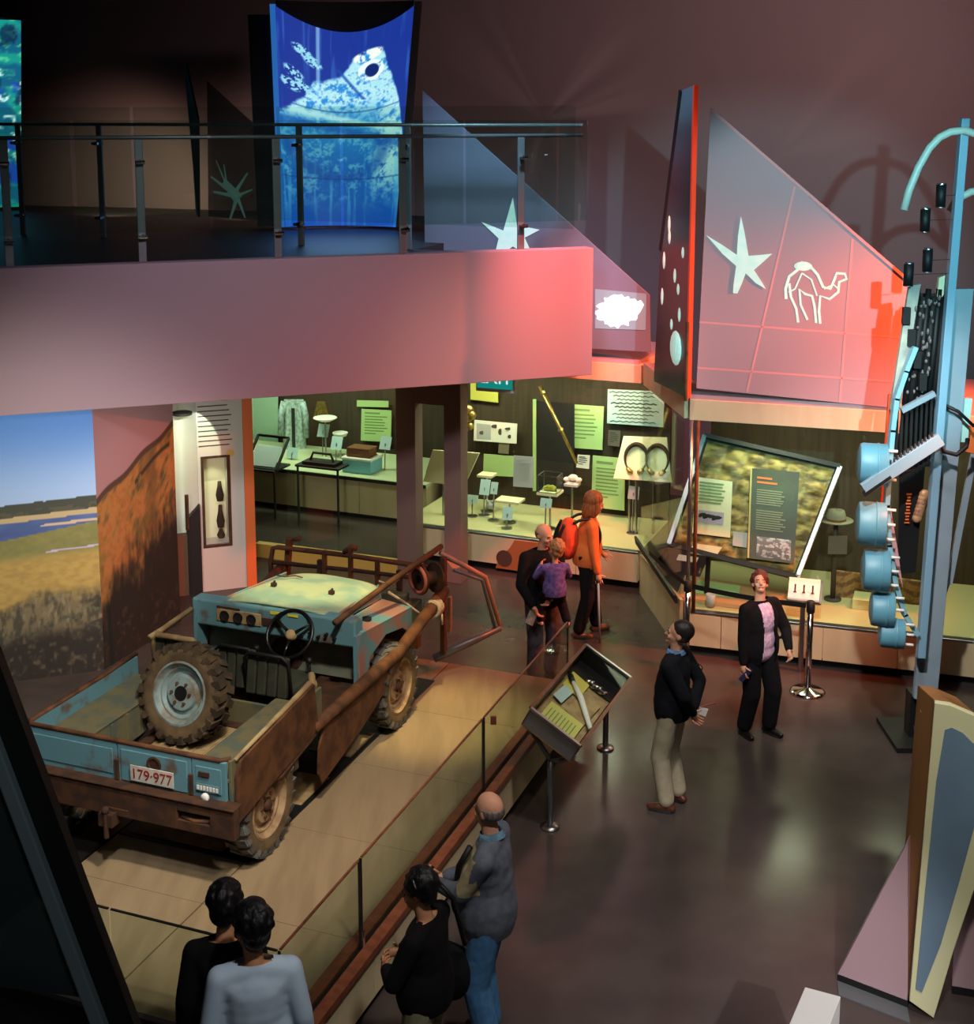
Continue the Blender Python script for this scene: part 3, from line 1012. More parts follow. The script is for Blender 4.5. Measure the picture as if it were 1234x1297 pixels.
s2 = 3.45
C2o = C2 + C2d * (-.95)
case('wide_display_case', 'long glass case of mounted specimens and green text panels behind the walkers', C2o, C2d, s2, 1.55, [0, .8, 1.75, 2.6, s2], [0, 1.7, s2], M['plinth'])
s3 = 3.6
case('corner_display_case', 'glass case with the tilted framed tray and hat below the mauve panel', C3, C3d, s3, 1.9, [0, .42, 1.0, 1.55, 2.35, s3], [0, 1.5, s3], M['plinth'])
for k, (p0, d, L, dep, e) in enumerate(((C2o, C2d, s2, 1.55, 34), (C3, C3d, s3, 1.9, 24))):
    n = d.cross(UP)
    for f in (.28, .74):
        a = lamp('AREA', 'case_lamp', p0 + d * (L * f) - n * (dep * .42) + UP * 2.74, p0 + d * (L * f) - n * (dep * .55) + UP * .5, e, (.98, 1.0, .68), .9, size_y=.35)
# flat brown patch with a dark disc on the plinth of the long case
t = thing('plinth_patch', 'brown patch with a dark disc on the beige plinth beside the walkers', 'flat_patch', onP(668, 715, C2, C2d) + nC2 * .004)
decal(t, 'patch', [(628, 719), (633, 706), (646, 694), (652, 684), (692, 688), (692, 728)], C2, C2d, mat('brown_patch', rgb(150, 92, 48), .7), .004, .002)
MB().lathe([(0, 0), (.115, 0), (.115, .004), (0, .004)], onP(639, 707, C2, C2d) - t.location + nC2 * .008, nC2, 24).build('disc', mat('dark_disc', rgb(70, 50, 40), .7), t)
# receding barrier panel joining the two cases
t = thing('link_panel', 'tan panel with a sloping dark rail joining the two display cases', 'panel', (1.97, 15.9, 0))
la, lb = Vector((1.985, 16.72, 0)) - t.location, Vector((2.225, 14.80, 0)) - t.location
MB().prism([la, lb, lb + UP * .62, la + UP * .52], (.04, 0, 0)).build('panel', M['plinth'], t)
MB().beam(la + UP * .72 + Vector((-.06, 0, 0)), lb + UP * .66 + Vector((-.06, -.1, 0)), .10, .03, (1, 0, .2)).build('sloping_rail', M['black'], t)
MB().slab(la + UP * .52, lb - la, (.012, 0, 0), UP * 2.2).build('glass_pane', M['glass_case'], t)
lcol = thing('canopy_link', 'angled beige canopy edge between the two display cases', 'canopy', (1.97, 15.9, 2.76))
MB().prism([la - UP * .0 + UP * 0, lb, lb + UP * .24, la + UP * .24], (.2, .05, 0)).build('edge', M['plinth'], lcol)
MB().prism([la + UP * .245, lb + UP * .245, lb + UP * .28, la + UP * .28], (.3, .05, 0)).build('ledge', M['sail'], lcol)
# corner posts of the case under the mauve panel
for off, mm in ((0, M['steel']), (.07, M['rust'])):
    p = C3 + C3d * (.03 + off) + nC3 * .01
    tag(MB().cyl((0, 0, .0), (0, 0, 2.24), .022, n=10).build('corner_post', mm, None, True, 0, (p.x, p.y, .52)),
        'steel corner post of the case with the tilted tray' if not off else 'reddish corner post beside the steel post of the tilted tray case', 'post')

# columns of the portal
C0 = Vector((-.586, 17.145, 0))
pc = [onP(x, 690, C0, D2) for x in (503, 527, 563, 584)]
pc = [Vector((q.x, q.y, 0)) for q in pc]
struct('trim_2', MB().slab(pc[0], pc[1] - pc[0], D1 * .25, UP * 3.0), M['column'], bevel=.006)
struct('trim_3', MB().slab(pc[2], pc[3] - pc[2], D1 * .25, UP * 3.0), M['column'], bevel=.006)
struct('trim_4', MB().slab(pc[1] + UP * 2.40, pc[2] - pc[1], D1 * .25, UP * .6), M['column'])
# glazed front of the far room
pl, pr = onP(323, 690, C0, D2), pc[0]
pl.z = 0
Lf = (pr - pl).length
t = thing('glazed_partition', 'frameless glass partition on a low yellow plinth behind the bonnet', 'partition', pl)
MB().slab((0, 0, 0), D2 * Lf, D1 * .12, UP * .2).build('plinth', mat('yellow_plinth', rgb(206, 168, 78), .6), t, bevel=.004)
for k in range(3):
    MB().slab(D2 * (Lf / 3 * k + .004) + D1 * .05 + UP * .2, D2 * (Lf / 3 - .008), D1 * .012, UP * 2.8).build('glass_pane', M['glass_case'], t)
lamp('AREA', 'partition_lamp', pl + D2 * .9 - D1 * .5 + UP * 2.9, pl + D2 * .9 + UP * .1, 5, (1, .85, .4), .8, size_y=.2)
f0, f1 = onz(325, 640), onz(500, 662)
fd = (f1 - f0).normalized()
nF = fd.cross(UP)
F0 = f0 - fd * 1.6
FL = 4.6
t = thing('far_counter', 'long pale counter carrying objects beyond the glass partition', 'counter', F0)
MB().slab(-nF * .06, fd * FL, -nF * 1.4, UP * .07).build('kick', M['black'], t)
for k in range(4):
    MB().slab(fd * (FL / 4 * k + .004) + UP * .07, fd * (FL / 4 - .008), -nF * .06, UP * .53).build('front_panel', M['plinth'], t)
MB().slab(-nF * .06 + UP * .07, fd * FL, -nF * 1.4, UP * .53).build('base', M['plinth'], t)
MB().slab(nF * .03 + UP * .6, fd * FL, -nF * 1.5, UP * .06).build('worktop', mat('pale_worktop', rgb(196, 206, 166), .5), t, bevel=.004)
MB().slab(nF * .032 + UP * .6, fd * FL, nF * .004, UP * .05).build('dark_edge', M['soft_black'], t)
struct('wall_far', MB().slab(F0 - nF * 1.75, fd * (FL + 1.5), -nF * .1, UP * 3.02), M['case_back'])
for f in (.30, .62):
    lamp('AREA', 'counter_lamp', F0 + fd * (FL * f) - nF * .3 + UP * 2.95, F0 + fd * (FL * f) - nF * .7 + UP * .6, 40, (.84, 1.0, .68), 1.0, size_y=.5)

# ================================================================== CASE CONTENTS
def lines(mb, o, ux, uz, wd, top, n, dz, rng, hgt=.012, nrm=None, x0=0.):
    """rows of small printed lines"""
    for k in range(n):
        L = wd * (.75 + .25 * rng.random()) if k < n - 1 else wd * .5
        mb.slab(o + ux * x0 + uz * (top - k * dz) + nrm * .002, ux * L, nrm * .002, uz * hgt)


def board(name, label, cat_, px, off, m_, C=None, d=None, rows=0, group=None, thick=.015, head=True, ink=None, photo=None):
    """flat board given by its four corners in the photo, hung in the plane OFF behind a case front"""
    C, d = (C2, C2d) if C is None else (C, d)
    n = d.cross(UP)
    P = [onP(x, y, C - n * off, d) for x, y in px]
    P = [P[0], P[1], P[2], P[3]]             # tl, tr, br, bl
    t = thing(name, label, cat_, P[3], 0, group)
    o = P[3].copy()
    P = [p - o for p in P]
    MB().prism(P, -n * thick).build('sheet', m_, t)
    if rows:
        ux = (P[2] - P[3]); W_ = ux.length; ux.normalize()
        uz = (P[0] - P[3]); Hh = uz.length; uz.normalize()
        mb = MB()
        rng = random.Random(len(label))
        if head:
            mb.slab(ux * W_ * .12 + uz * Hh * .86 + n * .002, ux * W_ * .5, n * .002, uz * Hh * .05)
        lines(mb, Vector((0, 0, 0)), ux, uz, W_ * .76, Hh * (.76 if head else .86), rows, Hh * (.62 if head else .8) / rows, rng, Hh * .3 / rows * .8, n, W_ * .12)
        tag(mb.build('printed_text', ink or M['ink'], t), kind='stuff')
    return t


gi = mat('green_ink', rgb(120, 150, 90), .8)
board('text_board', 'tall pale green text board hanging high beside the brass rod', 'sign', [(722, 512), (765, 515), (763, 570), (722, 567)], 1.46, M['green_panel'], rows=7, ink=gi)
board('text_board', 'large pale green text board low behind the orange backpack walker', 'sign', [(751, 577), (792, 581), (791, 647), (749, 642)], 1.40, M['green_panel'], rows=9, ink=gi)
board('text_board', 'small pale green board low behind the white picture strip', 'sign', [(613, 575), (652, 578), (652, 604), (612, 602)], 1.44, M['green_panel'], rows=0)
board('text_board', 'yellow green board half hidden under the balcony next to the exit sign', 'sign', [(596, 476), (631, 480), (631, 510), (596, 506)], 1.46, mat('yellow_green_panel', rgb(190, 186, 84), .6))
t = board('picture_strip', 'white picture strip in two parts hanging over the small trays', 'picture', [(601, 532), (655, 537), (654, 562), (600, 558)], 1.40, M['white'])
mb = MB(); n = nC2
P = [onP(x, y, C2 - n * 1.40, C2d) - t.location for x, y in ((604, 536), (622, 538), (622, 557), (604, 556))]
MB().prism([p + n * .003 for p in P], n * .002).build('grey_print', M['grey_card'], t)
mb = MB()
for x, y, a, b in ((628, 540, 6, 3), (634, 547, 3, 5), (645, 543, 6, 2), (646, 553, 3, 3), (612, 548, 5, 3)):
    mb.ell(onP(x, y, C2 - n * 1.40, C2d) - t.location + n * .004, (a * .011, .004, b * .010), None, 8, 5)
mb.build('drawing', M['ink'], t)
board('text_board', 'grey lilac text card standing between the small trays', 'sign', [(651, 577), (676, 579), (675, 618), (650, 616)], 1.0, mat('lilac_card', rgb(172, 174, 186), .6), rows=10, ink=M['grey_card'])
t = board('quote_board', 'wide pale blue board of handwritten style lines at the case corner', 'sign', [(770, 493), (842, 496), (840, 541), (769, 536)], 1.44, M['blue_card'], rows=0)
mb = MB(); rng = random.Random(5)
for k in range(9):
    a = onP(772 + (k * 5) % 13, 497 + k * 4.6, C2 - n * 1.44, C2d) - t.location
    b = onP(836 - (k * 7) % 17, 499 + k * 4.7, C2 - n * 1.44, C2d) - t.location
    q = [a + (b - a) * (s / 14) + UP * (.016 * (s % 2)) + n * .004 for s in range(15)]
    mb.tube(q, .009 if k in (3, 4) else .006, 4)
tag(mb.build('handwriting', mat('dark_teal_ink', rgb(60, 86, 92), .8), t), kind='stuff')
board('text_board', 'small dark grey card under the wide handwritten board', 'sign', [(771, 545), (786, 546), (785, 566), (770, 564)], 1.44, mat('dark_card', rgb(96, 88, 76), .7), rows=5)
board('text_board', 'little white card at the lower end of the brass rod', 'sign', [(732, 576), (747, 577), (746, 594), (730, 592)], 1.30, M['white'], rows=4)
board('text_board', 'small grey card hanging under the picture strip', 'sign', [(632, 560), (645, 561), (644, 575), (631, 574)], 1.42, mat('dim_card', rgb(120, 112, 92), .7))
# brass rod
p, q = onP(684, 489, C2 - n * 1.25, C2d), onP(731, 587, C2 - n * 1.1, C2d)
t = thing('brass_rod', 'long brass rod leaning diagonally across the dark case lining', 'rod', q)
MB().tube([(0, 0, 0), (p - q) * .5, p - q], [.022, .026, .030], 10).build('shaft', M['brass'], t, True)
for f in (.42, .9):
    MB().cyl((p - q) * f, (p - q) * (f + .03), .042, n=10).build('collar', M['brass'], t)
p = onP(678, 505, C2 - n * 1.3, C2d)
t = thing('dark_cabinet_panel', 'tall dark panel with a green edge behind the brass rod', 'panel', onP(676, 622, C2 - n * 1.42, C2d))
P = [onP(x, y, C2 - n * 1.42, C2d) - t.location for x, y in ((680, 508), (727, 512), (727, 626), (680, 622))]
MB().prism(P, -n * .03).build('board', M['soft_black'], t)
P = [onP(x, y, C2 - n * 1.40, C2d) - t.location for x, y in ((675, 506), (679, 506), (679, 622), (675, 622))]
MB().prism(P, -n * .03).build('green_edge', M['green_panel'], t)
# golden ornament at the column
t = thing('gilded_ornament', 'golden carved ornament hanging beside the brown column', 'ornament', onP(593, 545, C2 - n * .9, C2d))
mb = MB()
for k, (x, y, rr) in enumerate(((594, 520, .07), (598, 526, .06), (592, 531, .065), (596, 540, .05), (590, 545, .035))):
    mb.ell(onP(x, y, C2 - n * .9, C2d) - t.location, (rr, rr * .7, rr * 1.1), None, 10, 7)
mb.build('carving', M['brass'], t, True)


# trays on posts
def tray_stand(label, px, py, off, w_, dp, m_top=None, obj_=None, rail=True, legs=1, th=.035):
    c = onP(px, py, C2 - n * off, C2d)
    t = thing('tray_stand', label, 'stand', (c.x, c.y, .51), 0, 'small tray stands in the long case')
    h = c.z - .51
    a = C2d * w_
    b = -n * dp
    MB().slab(-a / 2 - b / 2 + UP * (h - th), a, b, UP * th).build('tray', m_top or M['cream'], t, bevel=.004)
    for k in range(legs):
        x = 0 if legs == 1 else (-.4 + .8 * k) * w_
        MB().cyl(C2d * x + UP * .0, C2d * x + UP * (h - th), .014, n=8).build('post', M['steel'], t)
    MB().lathe([(0, 0), (.09, 0), (.09, .012), (0, .016)], (0, 0, 0), UP, 14).build('foot', M['steel'], t)
    return t, c


tray_stand('tallest little cream tray with a low post beside the pale green board', 617, 600, 1.0, .23, .22)
tray_stand('broad cream tray on a single post below the lilac text card', 646, 632, .62, .36, .26)
tray_stand('cream tray carrying the clear specimen box behind the walkers', 697, 622, .55, .30, .28)
t, c = tray_stand('narrow dark tray beside the clear specimen box', 725, 612, .95, .20, .16, M['grey_card'])
# clear box with specimen
c = onP(697, 622, C2 - n * .55, C2d)
t = thing('specimen_box', 'clear box holding a small yellow green specimen', 'box', c)
mb = MB()
a, b = C2d * .27, -n * .25
for e0, e1 in (((0, 0), (1, 0)), ((1, 0), (1, 1)), ((1, 1), (0, 1)), ((0, 1), (0, 0))):
    for z in (.006, .24):
        mb.beam(a * (e0[0] - .5) + b * (e0[1] - .5) + UP * z, a * (e1[0] - .5) + b * (e1[1] - .5) + UP * z, .01, .01)
    mb.beam(a * (e0[0] - .5) + b * (e0[1] - .5), a * (e0[0] - .5) + b * (e0[1] - .5) + UP * .24, .01, .01, (0, 1, 0))
mb.build('edge_frame', M['steel'], t)
MB().slab(-a / 2 - b / 2 + UP * .002, a, b, UP * .236).build('glass_cover', M['glass_case'], t)
mb = MB()
for k in range(5):
    mb.ell(C2d * (.03 * k - .06) + UP * (.04 + .015 * (k % 2)), (.045, .03, .035), None, 8, 6)
mb.build('specimen', mat('specimen', rgb(170, 160, 60), .6), t, True)
t = thing('small_model', 'small white skull-like object hung beside the clear box', 'specimen', onP(724, 618, C2 - n * .95, C2d))
mb = MB()
for x, y, rr in ((718, 607, .05), (726, 605, .07), (733, 608, .05), (722, 613, .05), (730, 614, .05)):
    mb.ell(onP(x, y, C2 - n * .95, C2d) - t.location, (rr, rr * .6, rr * .7), None, 8, 6)
mb.build('bone', M['white'], t, True)
# little cards on posts
for k, (x, y, wd, h_, off, lab) in enumerate(((642, 651, 13, 15, .35, 'pale card on a short post lowest in front of the broad tray'), (613, 618, 13, 18, .8, 'pale card on a post just under the tallest tray'),
                                             (598, 633, 14, 10, .7, 'low blue and white picture card beside the brown column'), (625, 619, 9, 14, .62, 'small pale card leaning at the end of the broad tray'),
                                             (691, 638, 15, 11, .3, 'pale card hanging below the clear specimen box'), (802, 625, 14, 15, .8, 'grey card on tall posts under the hoop board'))):
    c = onP(x, y, C2 - n * off, C2d)
    s = 1700 / (c.y + 1)
    t = thing('label_card', lab, 'card', (c.x, c.y, .51), 0, 'label cards on posts in the long case')
    W_, H_ = wd / s, h_ / s
    MB().slab(-C2d * W_ / 2 + UP * (c.z - .51 - H_ / 2), C2d * W_, -n * .008 , UP * H_ - n * H_ * .35).build('card', M['blue_card'] if k != 5 else M['grey_card'], t)
    MB().cyl((0, 0, 0), -n * H_ * .15 + UP * (c.z - .51), .01, n=8).build('post', M['steel'], t)
    MB().lathe([(0, 0), (.08, 0), (.08, .012), (0, .014)], (0, 0, 0), UP, 14).build('foot', M['steel'], t)
t = thing('small_model', 'little dark and white model standing between the low cards', 'specimen', onP(622, 640, C2 - n * .7, C2d) - UP * .04)
mb = MB().ell((0, 0, .04), (.05, .04, .04)).ell((.03, 0, .09), (.03, .03, .03)).cyl((-.03, 0, .05), (-.06, 0, .13), .015)
mb.build('figure', M['grey_card'], t, True)
t = thing('white_tilted_board', 'bright white tilted board seen between the two brown columns', 'board', onP(592, 600, C2 - n * .45, C2d))
P = [onP(x, y, C2 - n * .6, C2d) - t.location for x, y in ((548, 570), (607, 574), (588, 616), (536, 610))]
MB().prism(P, -n * .03).build('sheet', M['cream'], t)
MB().cyl(P[2] * .5 + P[3] * .5, Vector(((P[2] + P[3]).x * .5, (P[2] + P[3]).y * .5, .51 - t.location.z)), .02).build('post', M['steel'], t)

# hoop board
c = onP(812, 605, C2 - n * .75, C2d)
t = thing('hoop_board', 'cream board carrying a dark gilt-ended hoop and its modelled reflection on tall legs', 'display board', (c.x, c.y, .51))
P = [onP(x, y, C2 - n * o_, C2d) - t.location for x, y, o_ in ((790, 552, 1.0), (845, 554, 1.0), (851, 611, .72), (777, 606, .72))]
bn = (P[1] - P[0]).cross(P[3] - P[0]).normalized()
if bn.y > 0:
    bn = -bn
MB().prism(P, -bn * .03).build('board', M['cream'], t, bevel=.004)
bx, bz = (P[2] - P[3]) / 74., (P[0] - P[3] + P[1] - P[2]) / 2 / 56.
bpt = lambda x, y: P[3] + bx * (x - 777 + (606 - y) * .0) + bz * (608 - y) + bn * .03
for cx in (805, 832):  # second hoop stands in for the first one's reflection in the corner glass
    ring = []
    for k in range(25):
        a = R(-235 + k * 290 / 24)
        ring.append(bpt(cx + 14.5 * math.cos(a + PI), 580 - 19 * math.sin(a + PI) * -1))
    h = MB().tube([bpt(cx + 14 * math.sin(R(-150 + 300 * k / 24)), 581 - 18 * math.cos(R(-150 + 300 * k / 24))) for k in range(25)], [.018 + .012 * math.cos(R(-150 + 300 * k / 24)) * (1 if k < 25 else 0) for k in range(25)], 8).build('hoop', M['rust_dark'], t, True)
    for sg in (-1, 1):
        MB().tube([bpt(cx + sg * 10, 594), bpt(cx + sg * 7, 598), bpt(cx + sg * 3, 599)], [.03, .035, .025], 8).build('gilt_end', M['brass'], h, True)
for k, (x, o_) in enumerate(((798, .9), (806, .8), (828, .9))):
    q = onP(x, 640, C2 - n * o_, C2d)
    top = (P[3] + P[2]) / 2
    MB().cyl(Vector((q.x, q.y, .51)) - t.location, Vector((q.x - t.location.x, q.y - t.location.y, top.z + .05)), .02, n=10).build('leg', M['steel'], t)

# exit sign
ex = onP(628, 478, BC + NB * .0 + DB * 0 - NB * .45, DB)
t = thing('exit_sign', 'teal EXIT sign half hidden by the lower edge of the balcony', 'sign', ex)
MB().box((0, 0, 0), (.50, .06, .36), Matrix.Rotation(math.atan2(D2.y, D2.x), 3, 'Z')).build('housing', M['white'], t, bevel=.006)
er = math.atan2(D2.y, D2.x)
en = D2.cross(UP)
MB().box(en * .033 + UP * .0, (.46, .006, .27), Matrix.Rotation(er, 3, 'Z')).build('face', mat('exit_teal', rgb(20, 150, 140), .4, emit=rgb(20, 150, 140), estr=.7), t)
text('lettering', 'EXIT', .22, mat('exit_white', rgb(240, 250, 250), .4, emit=rgb(230, 250, 250), estr=.9), t, en * .038 + UP * -.005, (PI / 2, 0, er))

# ------------------------------------------------------------------ far counter contents
fp = lambda x, y, off: onP(x, y, f0 - nF * off, fd)


def fboard(name, label, cat_, px, off, m_, rows=0, ink=None):
    return board(name, label, cat_, px, off, m_, f0, fd, rows, ink=ink)


fboard('text_board', 'green text board on the dark wall above the brown book', 'sign', [(458, 518), (496, 520), (495, 560), (457, 558)], 1.66, M['green_panel'], 7, gi)
fboard('text_board', 'thin green strip board high on the dark wall beyond the counter', 'sign', [(452, 507), (492, 508), (492, 516), (452, 515)], 1.66, M['green_panel'])
t = fboard('pale_curtain', 'pale green lit fabric backdrop at the end of the counter', 'curtain', [(318, 490), (352, 490), (352, 575), (318, 575)], 1.62, mat('pale_fabric', rgb(170, 204, 178), .9))
P0_, P1_ = fp(318, 575, 1.6), fp(374, 575, 1.6)
# hanging coat
t = thing('hanging_coat', 'pale blue grey coat hanging beside the green lit fabric', 'coat', fp(373, 560, 1.2))
t.scale = (.62, .8, .8)
cc = fp(372, 530, 1.2) - t.location
mb = MB()
mb.grid(lambda u, v: Vector(((u - .5) * (.52 + .1 * (1 - v)), -.10 * abs(math.sin(u * 9)) * .5 - .07 * math.sin(u * PI), v * 1.05 - .15)), 30, 10)
mb.grid(lambda u, v: Vector(((u - .5) * (.52 + .1 * (1 - v)), .06, v * 1.05 - .15)), 4, 2)
o = mb.build('body', cloth('pale_coat', (186, 206, 204)), t, True)
for sx in (-1, 1):
    MB().tube([(sx * .24, -.05, .86), (sx * .33, -.07, .6), (sx * .34, -.1, .12)], [.09, .085, .07], 10).build('sleeve', cloth('pale_coat_sleeve', (176, 198, 198)), t, True)
MB().slab((-.04, -.12, -.15), (.09, 0, 0), (0, .02, 0), (0, 0, .9)).build('dark_opening', M['soft_black'], t)


def ftable(label, px, py, off, w_, dp, m_, frame=False):
    c = fp(px, py, off)
    t = thing('display_table', label, 'table', (c.x, c.y, 0), 0, 'thin-legged tables before the counter')
    MB().slab(-fd * w_ / 2 + nF * dp / 2 + UP * (c.z - .03), fd * w_, -nF * dp, UP * .03).build('top', m_, t)
    for sx in (-1, 1):
        MB().cyl(fd * sx * w_ * .46 + nF * dp * .4, fd * sx * w_ * .46 + nF * dp * .4 + UP * (c.z - .03), .018, n=8).build('leg', M['soft_black'], t)
    return t, c


t, c1 = ftable('thin dark table with a low black tray before the counter', 408, 588, -.35, .75, .35, M['soft_black'])
t, c2_ = ftable('dark framed slant showcase table next to the orange edge', 338, 590, -.35, .55, .5, M['soft_black'])
t = thing('slant_showcase', 'dark framed slant showcase with a pale blue sheet inside', 'showcase', (c2_.x, c2_.y, c2_.z))
a, b = fd * .55, -nF * .4 + UP * .42
mb = MB()
for p_, q_ in ((-a / 2, a / 2), (a / 2, a / 2 + b), (a / 2 + b, -a / 2 + b), (-a / 2 + b, -a / 2)):
    mb.beam(p_ + nF * .18, q_ + nF * .18, .035, .035)
mb.build('frame', M['soft_black'], t)
MB().prism([-a * .42 + nF * .18 + b * .08, a * .42 + nF * .18 + b * .08, a * .42 + nF * .18 + b * .7, -a * .42 + nF * .18 + b * .7], -nF * .01).build('sheet', M['blue_card'], t)
t = thing('dark_tray', 'low black tray with a handle on the thin dark table', 'tray', (c1.x, c1.y, c1.z))
mb = MB().slab(-fd * .28 + nF * .12, fd * .56, -nF * .26, UP * .05)
mb.tube([-fd * .2 + UP * .05, -fd * .15 + UP * .17, fd * .15 + UP * .17, fd * .2 + UP * .05], .02, 8)
mb.build('body', M['black'], t)
# blue box and book
c = fp(459, 592, .35)
t = thing('blue_box', 'pale blue box with a white lid on the counter', 'box', (c.x, c.y, .665))
MB().slab(-fd * .25 + nF * .2, fd * .5, -nF * .4, UP * .20).build('body', mat('sky_blue_card', rgb(120, 186, 206), .5), t, bevel=.006)
MB().slab(-fd * .26 + nF * .21 + UP * .2, fd * .52, -nF * .42, UP * .035).build('lid', M['white'], t, bevel=.004)
t = thing('old_book', 'thick brown leather book lying on the blue box', 'book', (c.x, c.y, .902))
MB().slab(-fd * .20 + nF * .14, fd * .40, -nF * .28, UP * .012).slab(-fd * .20 + nF * .14 + UP * .13, fd * .40, -nF * .28, UP * .012).slab(-fd * .20 + nF * .14, fd * .012, -nF * .28, UP * .142).build('cover', M['brown'], t, bevel=.003)
MB().slab(-fd * .185 + nF * .13 + UP * .012, fd * .37, -nF * .26, UP * .118).build('pages', M['brown'], t)
for k, (x, y, wd, h_, off, lab) in enumerate(((408, 546, 15, 15, .9, 'pale blue card on a post under the white dish'), (425, 562, 15, 15, .55, 'pale blue card on a post nearest the black tray'), (487, 562, 15, 15, .5, 'pale blue card on a post beside the brown book'),
                                              (362, 535, 14, 14, 1.3, 'pale blue card in front of the hanging coat'), (369, 574, 15, 12, .5, 'small white card on the counter beside the coat'))):
    c = fp(x, y, off)
    s = 1700 / (c.y + 1)
    t = thing('label_card', lab, 'card', (c.x, c.y, .66), 0, 'label cards on the far counter')
    MB().slab(-fd * wd / s / 2 + UP * (c.z - .66 - h_ / s / 2), fd * wd / s, -nF * .008, UP * h_ / s - nF * h_ / s * .4).build('card', M['blue_card'], t)
    MB().cyl((0, 0, 0), -nF * .03 + UP * (c.z - .66), .01, n=8).build('post', M['steel'], t)
for x, y, wd, lab in ((412, 530, 28, 'white dish held high on a thin stem beyond the glass'), (431, 549, 18, 'smaller white dish on a stem beyond the glass')):
    c = fp(x, y, .9)
    t = thing('white_dish', lab, 'dish', (c.x, c.y, .66))
    MB().lathe([(0, 0), (.10, 0), (wd / 85 / 2 * 1.2, .05), (wd / 85 / 2 * 1.15, .06), (.09, .02), (0, .02)], UP * (c.z - .70), UP, 20).build('bowl', M['white'], t, True)
    MB().cyl((0, 0, 0), UP * (c.z - .70), .014, n=8).build('stem', M['steel'], t)
t = thing('hanging_tool', 'dark bundle of tools hanging on the wall above the white dish', 'tool', fp(407, 525, 1.5))
mb = MB()
for k in range(6):
    mb.cyl(Vector((-.12 + .05 * k, 0, -.05 - .03 * (k % 3))), Vector((-.05 + .02 * k, 0, .22)), .02, n=6)
mb.build('bundle', M['brass'], t)

# ------------------------------------------------------------------ corner case contents
c3p = lambda x, y, off: onP(x, y, C3 - nC3 * off, C3d)
cs = [(893, 553, 1.0), (1064, 592, 1.0), (1010, 732, .40), (848, 690, .40)]
P = [c3p(*q) for q in cs]
t = thing('framed_tray', 'big tilted tray with quilted golden lining and a pale steel rim', 'display tray', ((P[2] + P[3]) / 2 - UP * .05))
P = [p - t.location for p in P]
tn = (P[1] - P[0]).cross(P[3] - P[0]).normalized()
if tn.y > 0:
    tn = -tn
tu, tv = P[2] - P[3], P[0] - P[3]
tp = lambda u, v, h=0: P[3] + tu * u + tv * v + (P[1] - P[2] - tv) * (u * v) + tn * h
qm = mat('golden_quilt', rgb(176, 152, 84), .5, .2, rgb(90, 72, 40), 3.0, .9, .1, .5, (2.2, 1, 5), 3, (.4, .6))
MB().prism([tp(0, 0), tp(1, 0), tp(1, 1), tp(0, 1)], -tn * .03).build('tray_floor', M['black'], t)
quilt = MB().grid(lambda u, v: tp(.03 + .94 * u, .03 + .94 * v, .01 + .03 * abs(math.sin(u * PI * 6)) * abs(math.sin(v * PI * 7))), 60, 70).build('quilted_lining', qm, t, True)
rims = [((0, 0), (1, 0), M['black']), ((1, 0), (1, 1), M['white']), ((1, 1), (0, 1), M['black']), ((0, 1), (0, 0), M['steel'])]
for (a, b, mm) in rims:
    MB().beam(tp(*a, .03), tp(*b, .03), .05, .13, tn).build('rim', mm, t)
MB().beam(tp(1.0, .02, .1), tp(1.0, .98, .1), .035, .03, tn).build('rim_strip', M['steel'], t)
MB().cyl(tp(.3, .05, -.03), Vector((tp(.3, .05).x, tp(.3, .05).y + .1, .51 - t.location.z)), .03).cyl(tp(.7, .05, -.03), Vector((tp(.7, .05).x, tp(.7, .05).y + .1, .51 - t.location.z)), .03).build('support', M['black'], t)
TT, TN = t, tn


def on_tray(name, label, cat_, px, h, m_, th=.012):
    Q_ = []
    o_ = TT.location
    for x, y in px:                       # intersect with the tray plane lifted by h
        r = Vector(_ray(x, y))
        pl_ = o_ + P[3] + TN * h
        k_ = (pl_ - Vector((0, 0, HC))).dot(TN) / r.dot(TN)
        Q_.append(Vector((0, 0, HC)) + r * k_)
    tt = thing(name, label, cat_, Q_[3])
    Q_ = [q - tt.location for q in Q_]
    MB().prism(Q_, -TN * th).build('sheet', m_, tt)
    return tt, Q_


def tray_text(tt, Q_, rows, m_, u0, u1, v0, v1):
    mb = MB()
    rng = random.Random(rows)
    for k in range(rows):
        v = v1 - (v1 - v0) * k / rows
        L = (u1 - u0) * (.8 + .2 * rng.random())
        a = Q_[3] + (Q_[2] - Q_[3]) * u0 + (Q_[0] - Q_[3]) * v + TN * .003
        mb.slab(a, (Q_[2] - Q_[3]) * L, TN * .002, (Q_[0] - Q_[3]) * ((v1 - v0) / rows * .5))
    tag(mb.build('printed_text', m_, tt), kind='stuff')


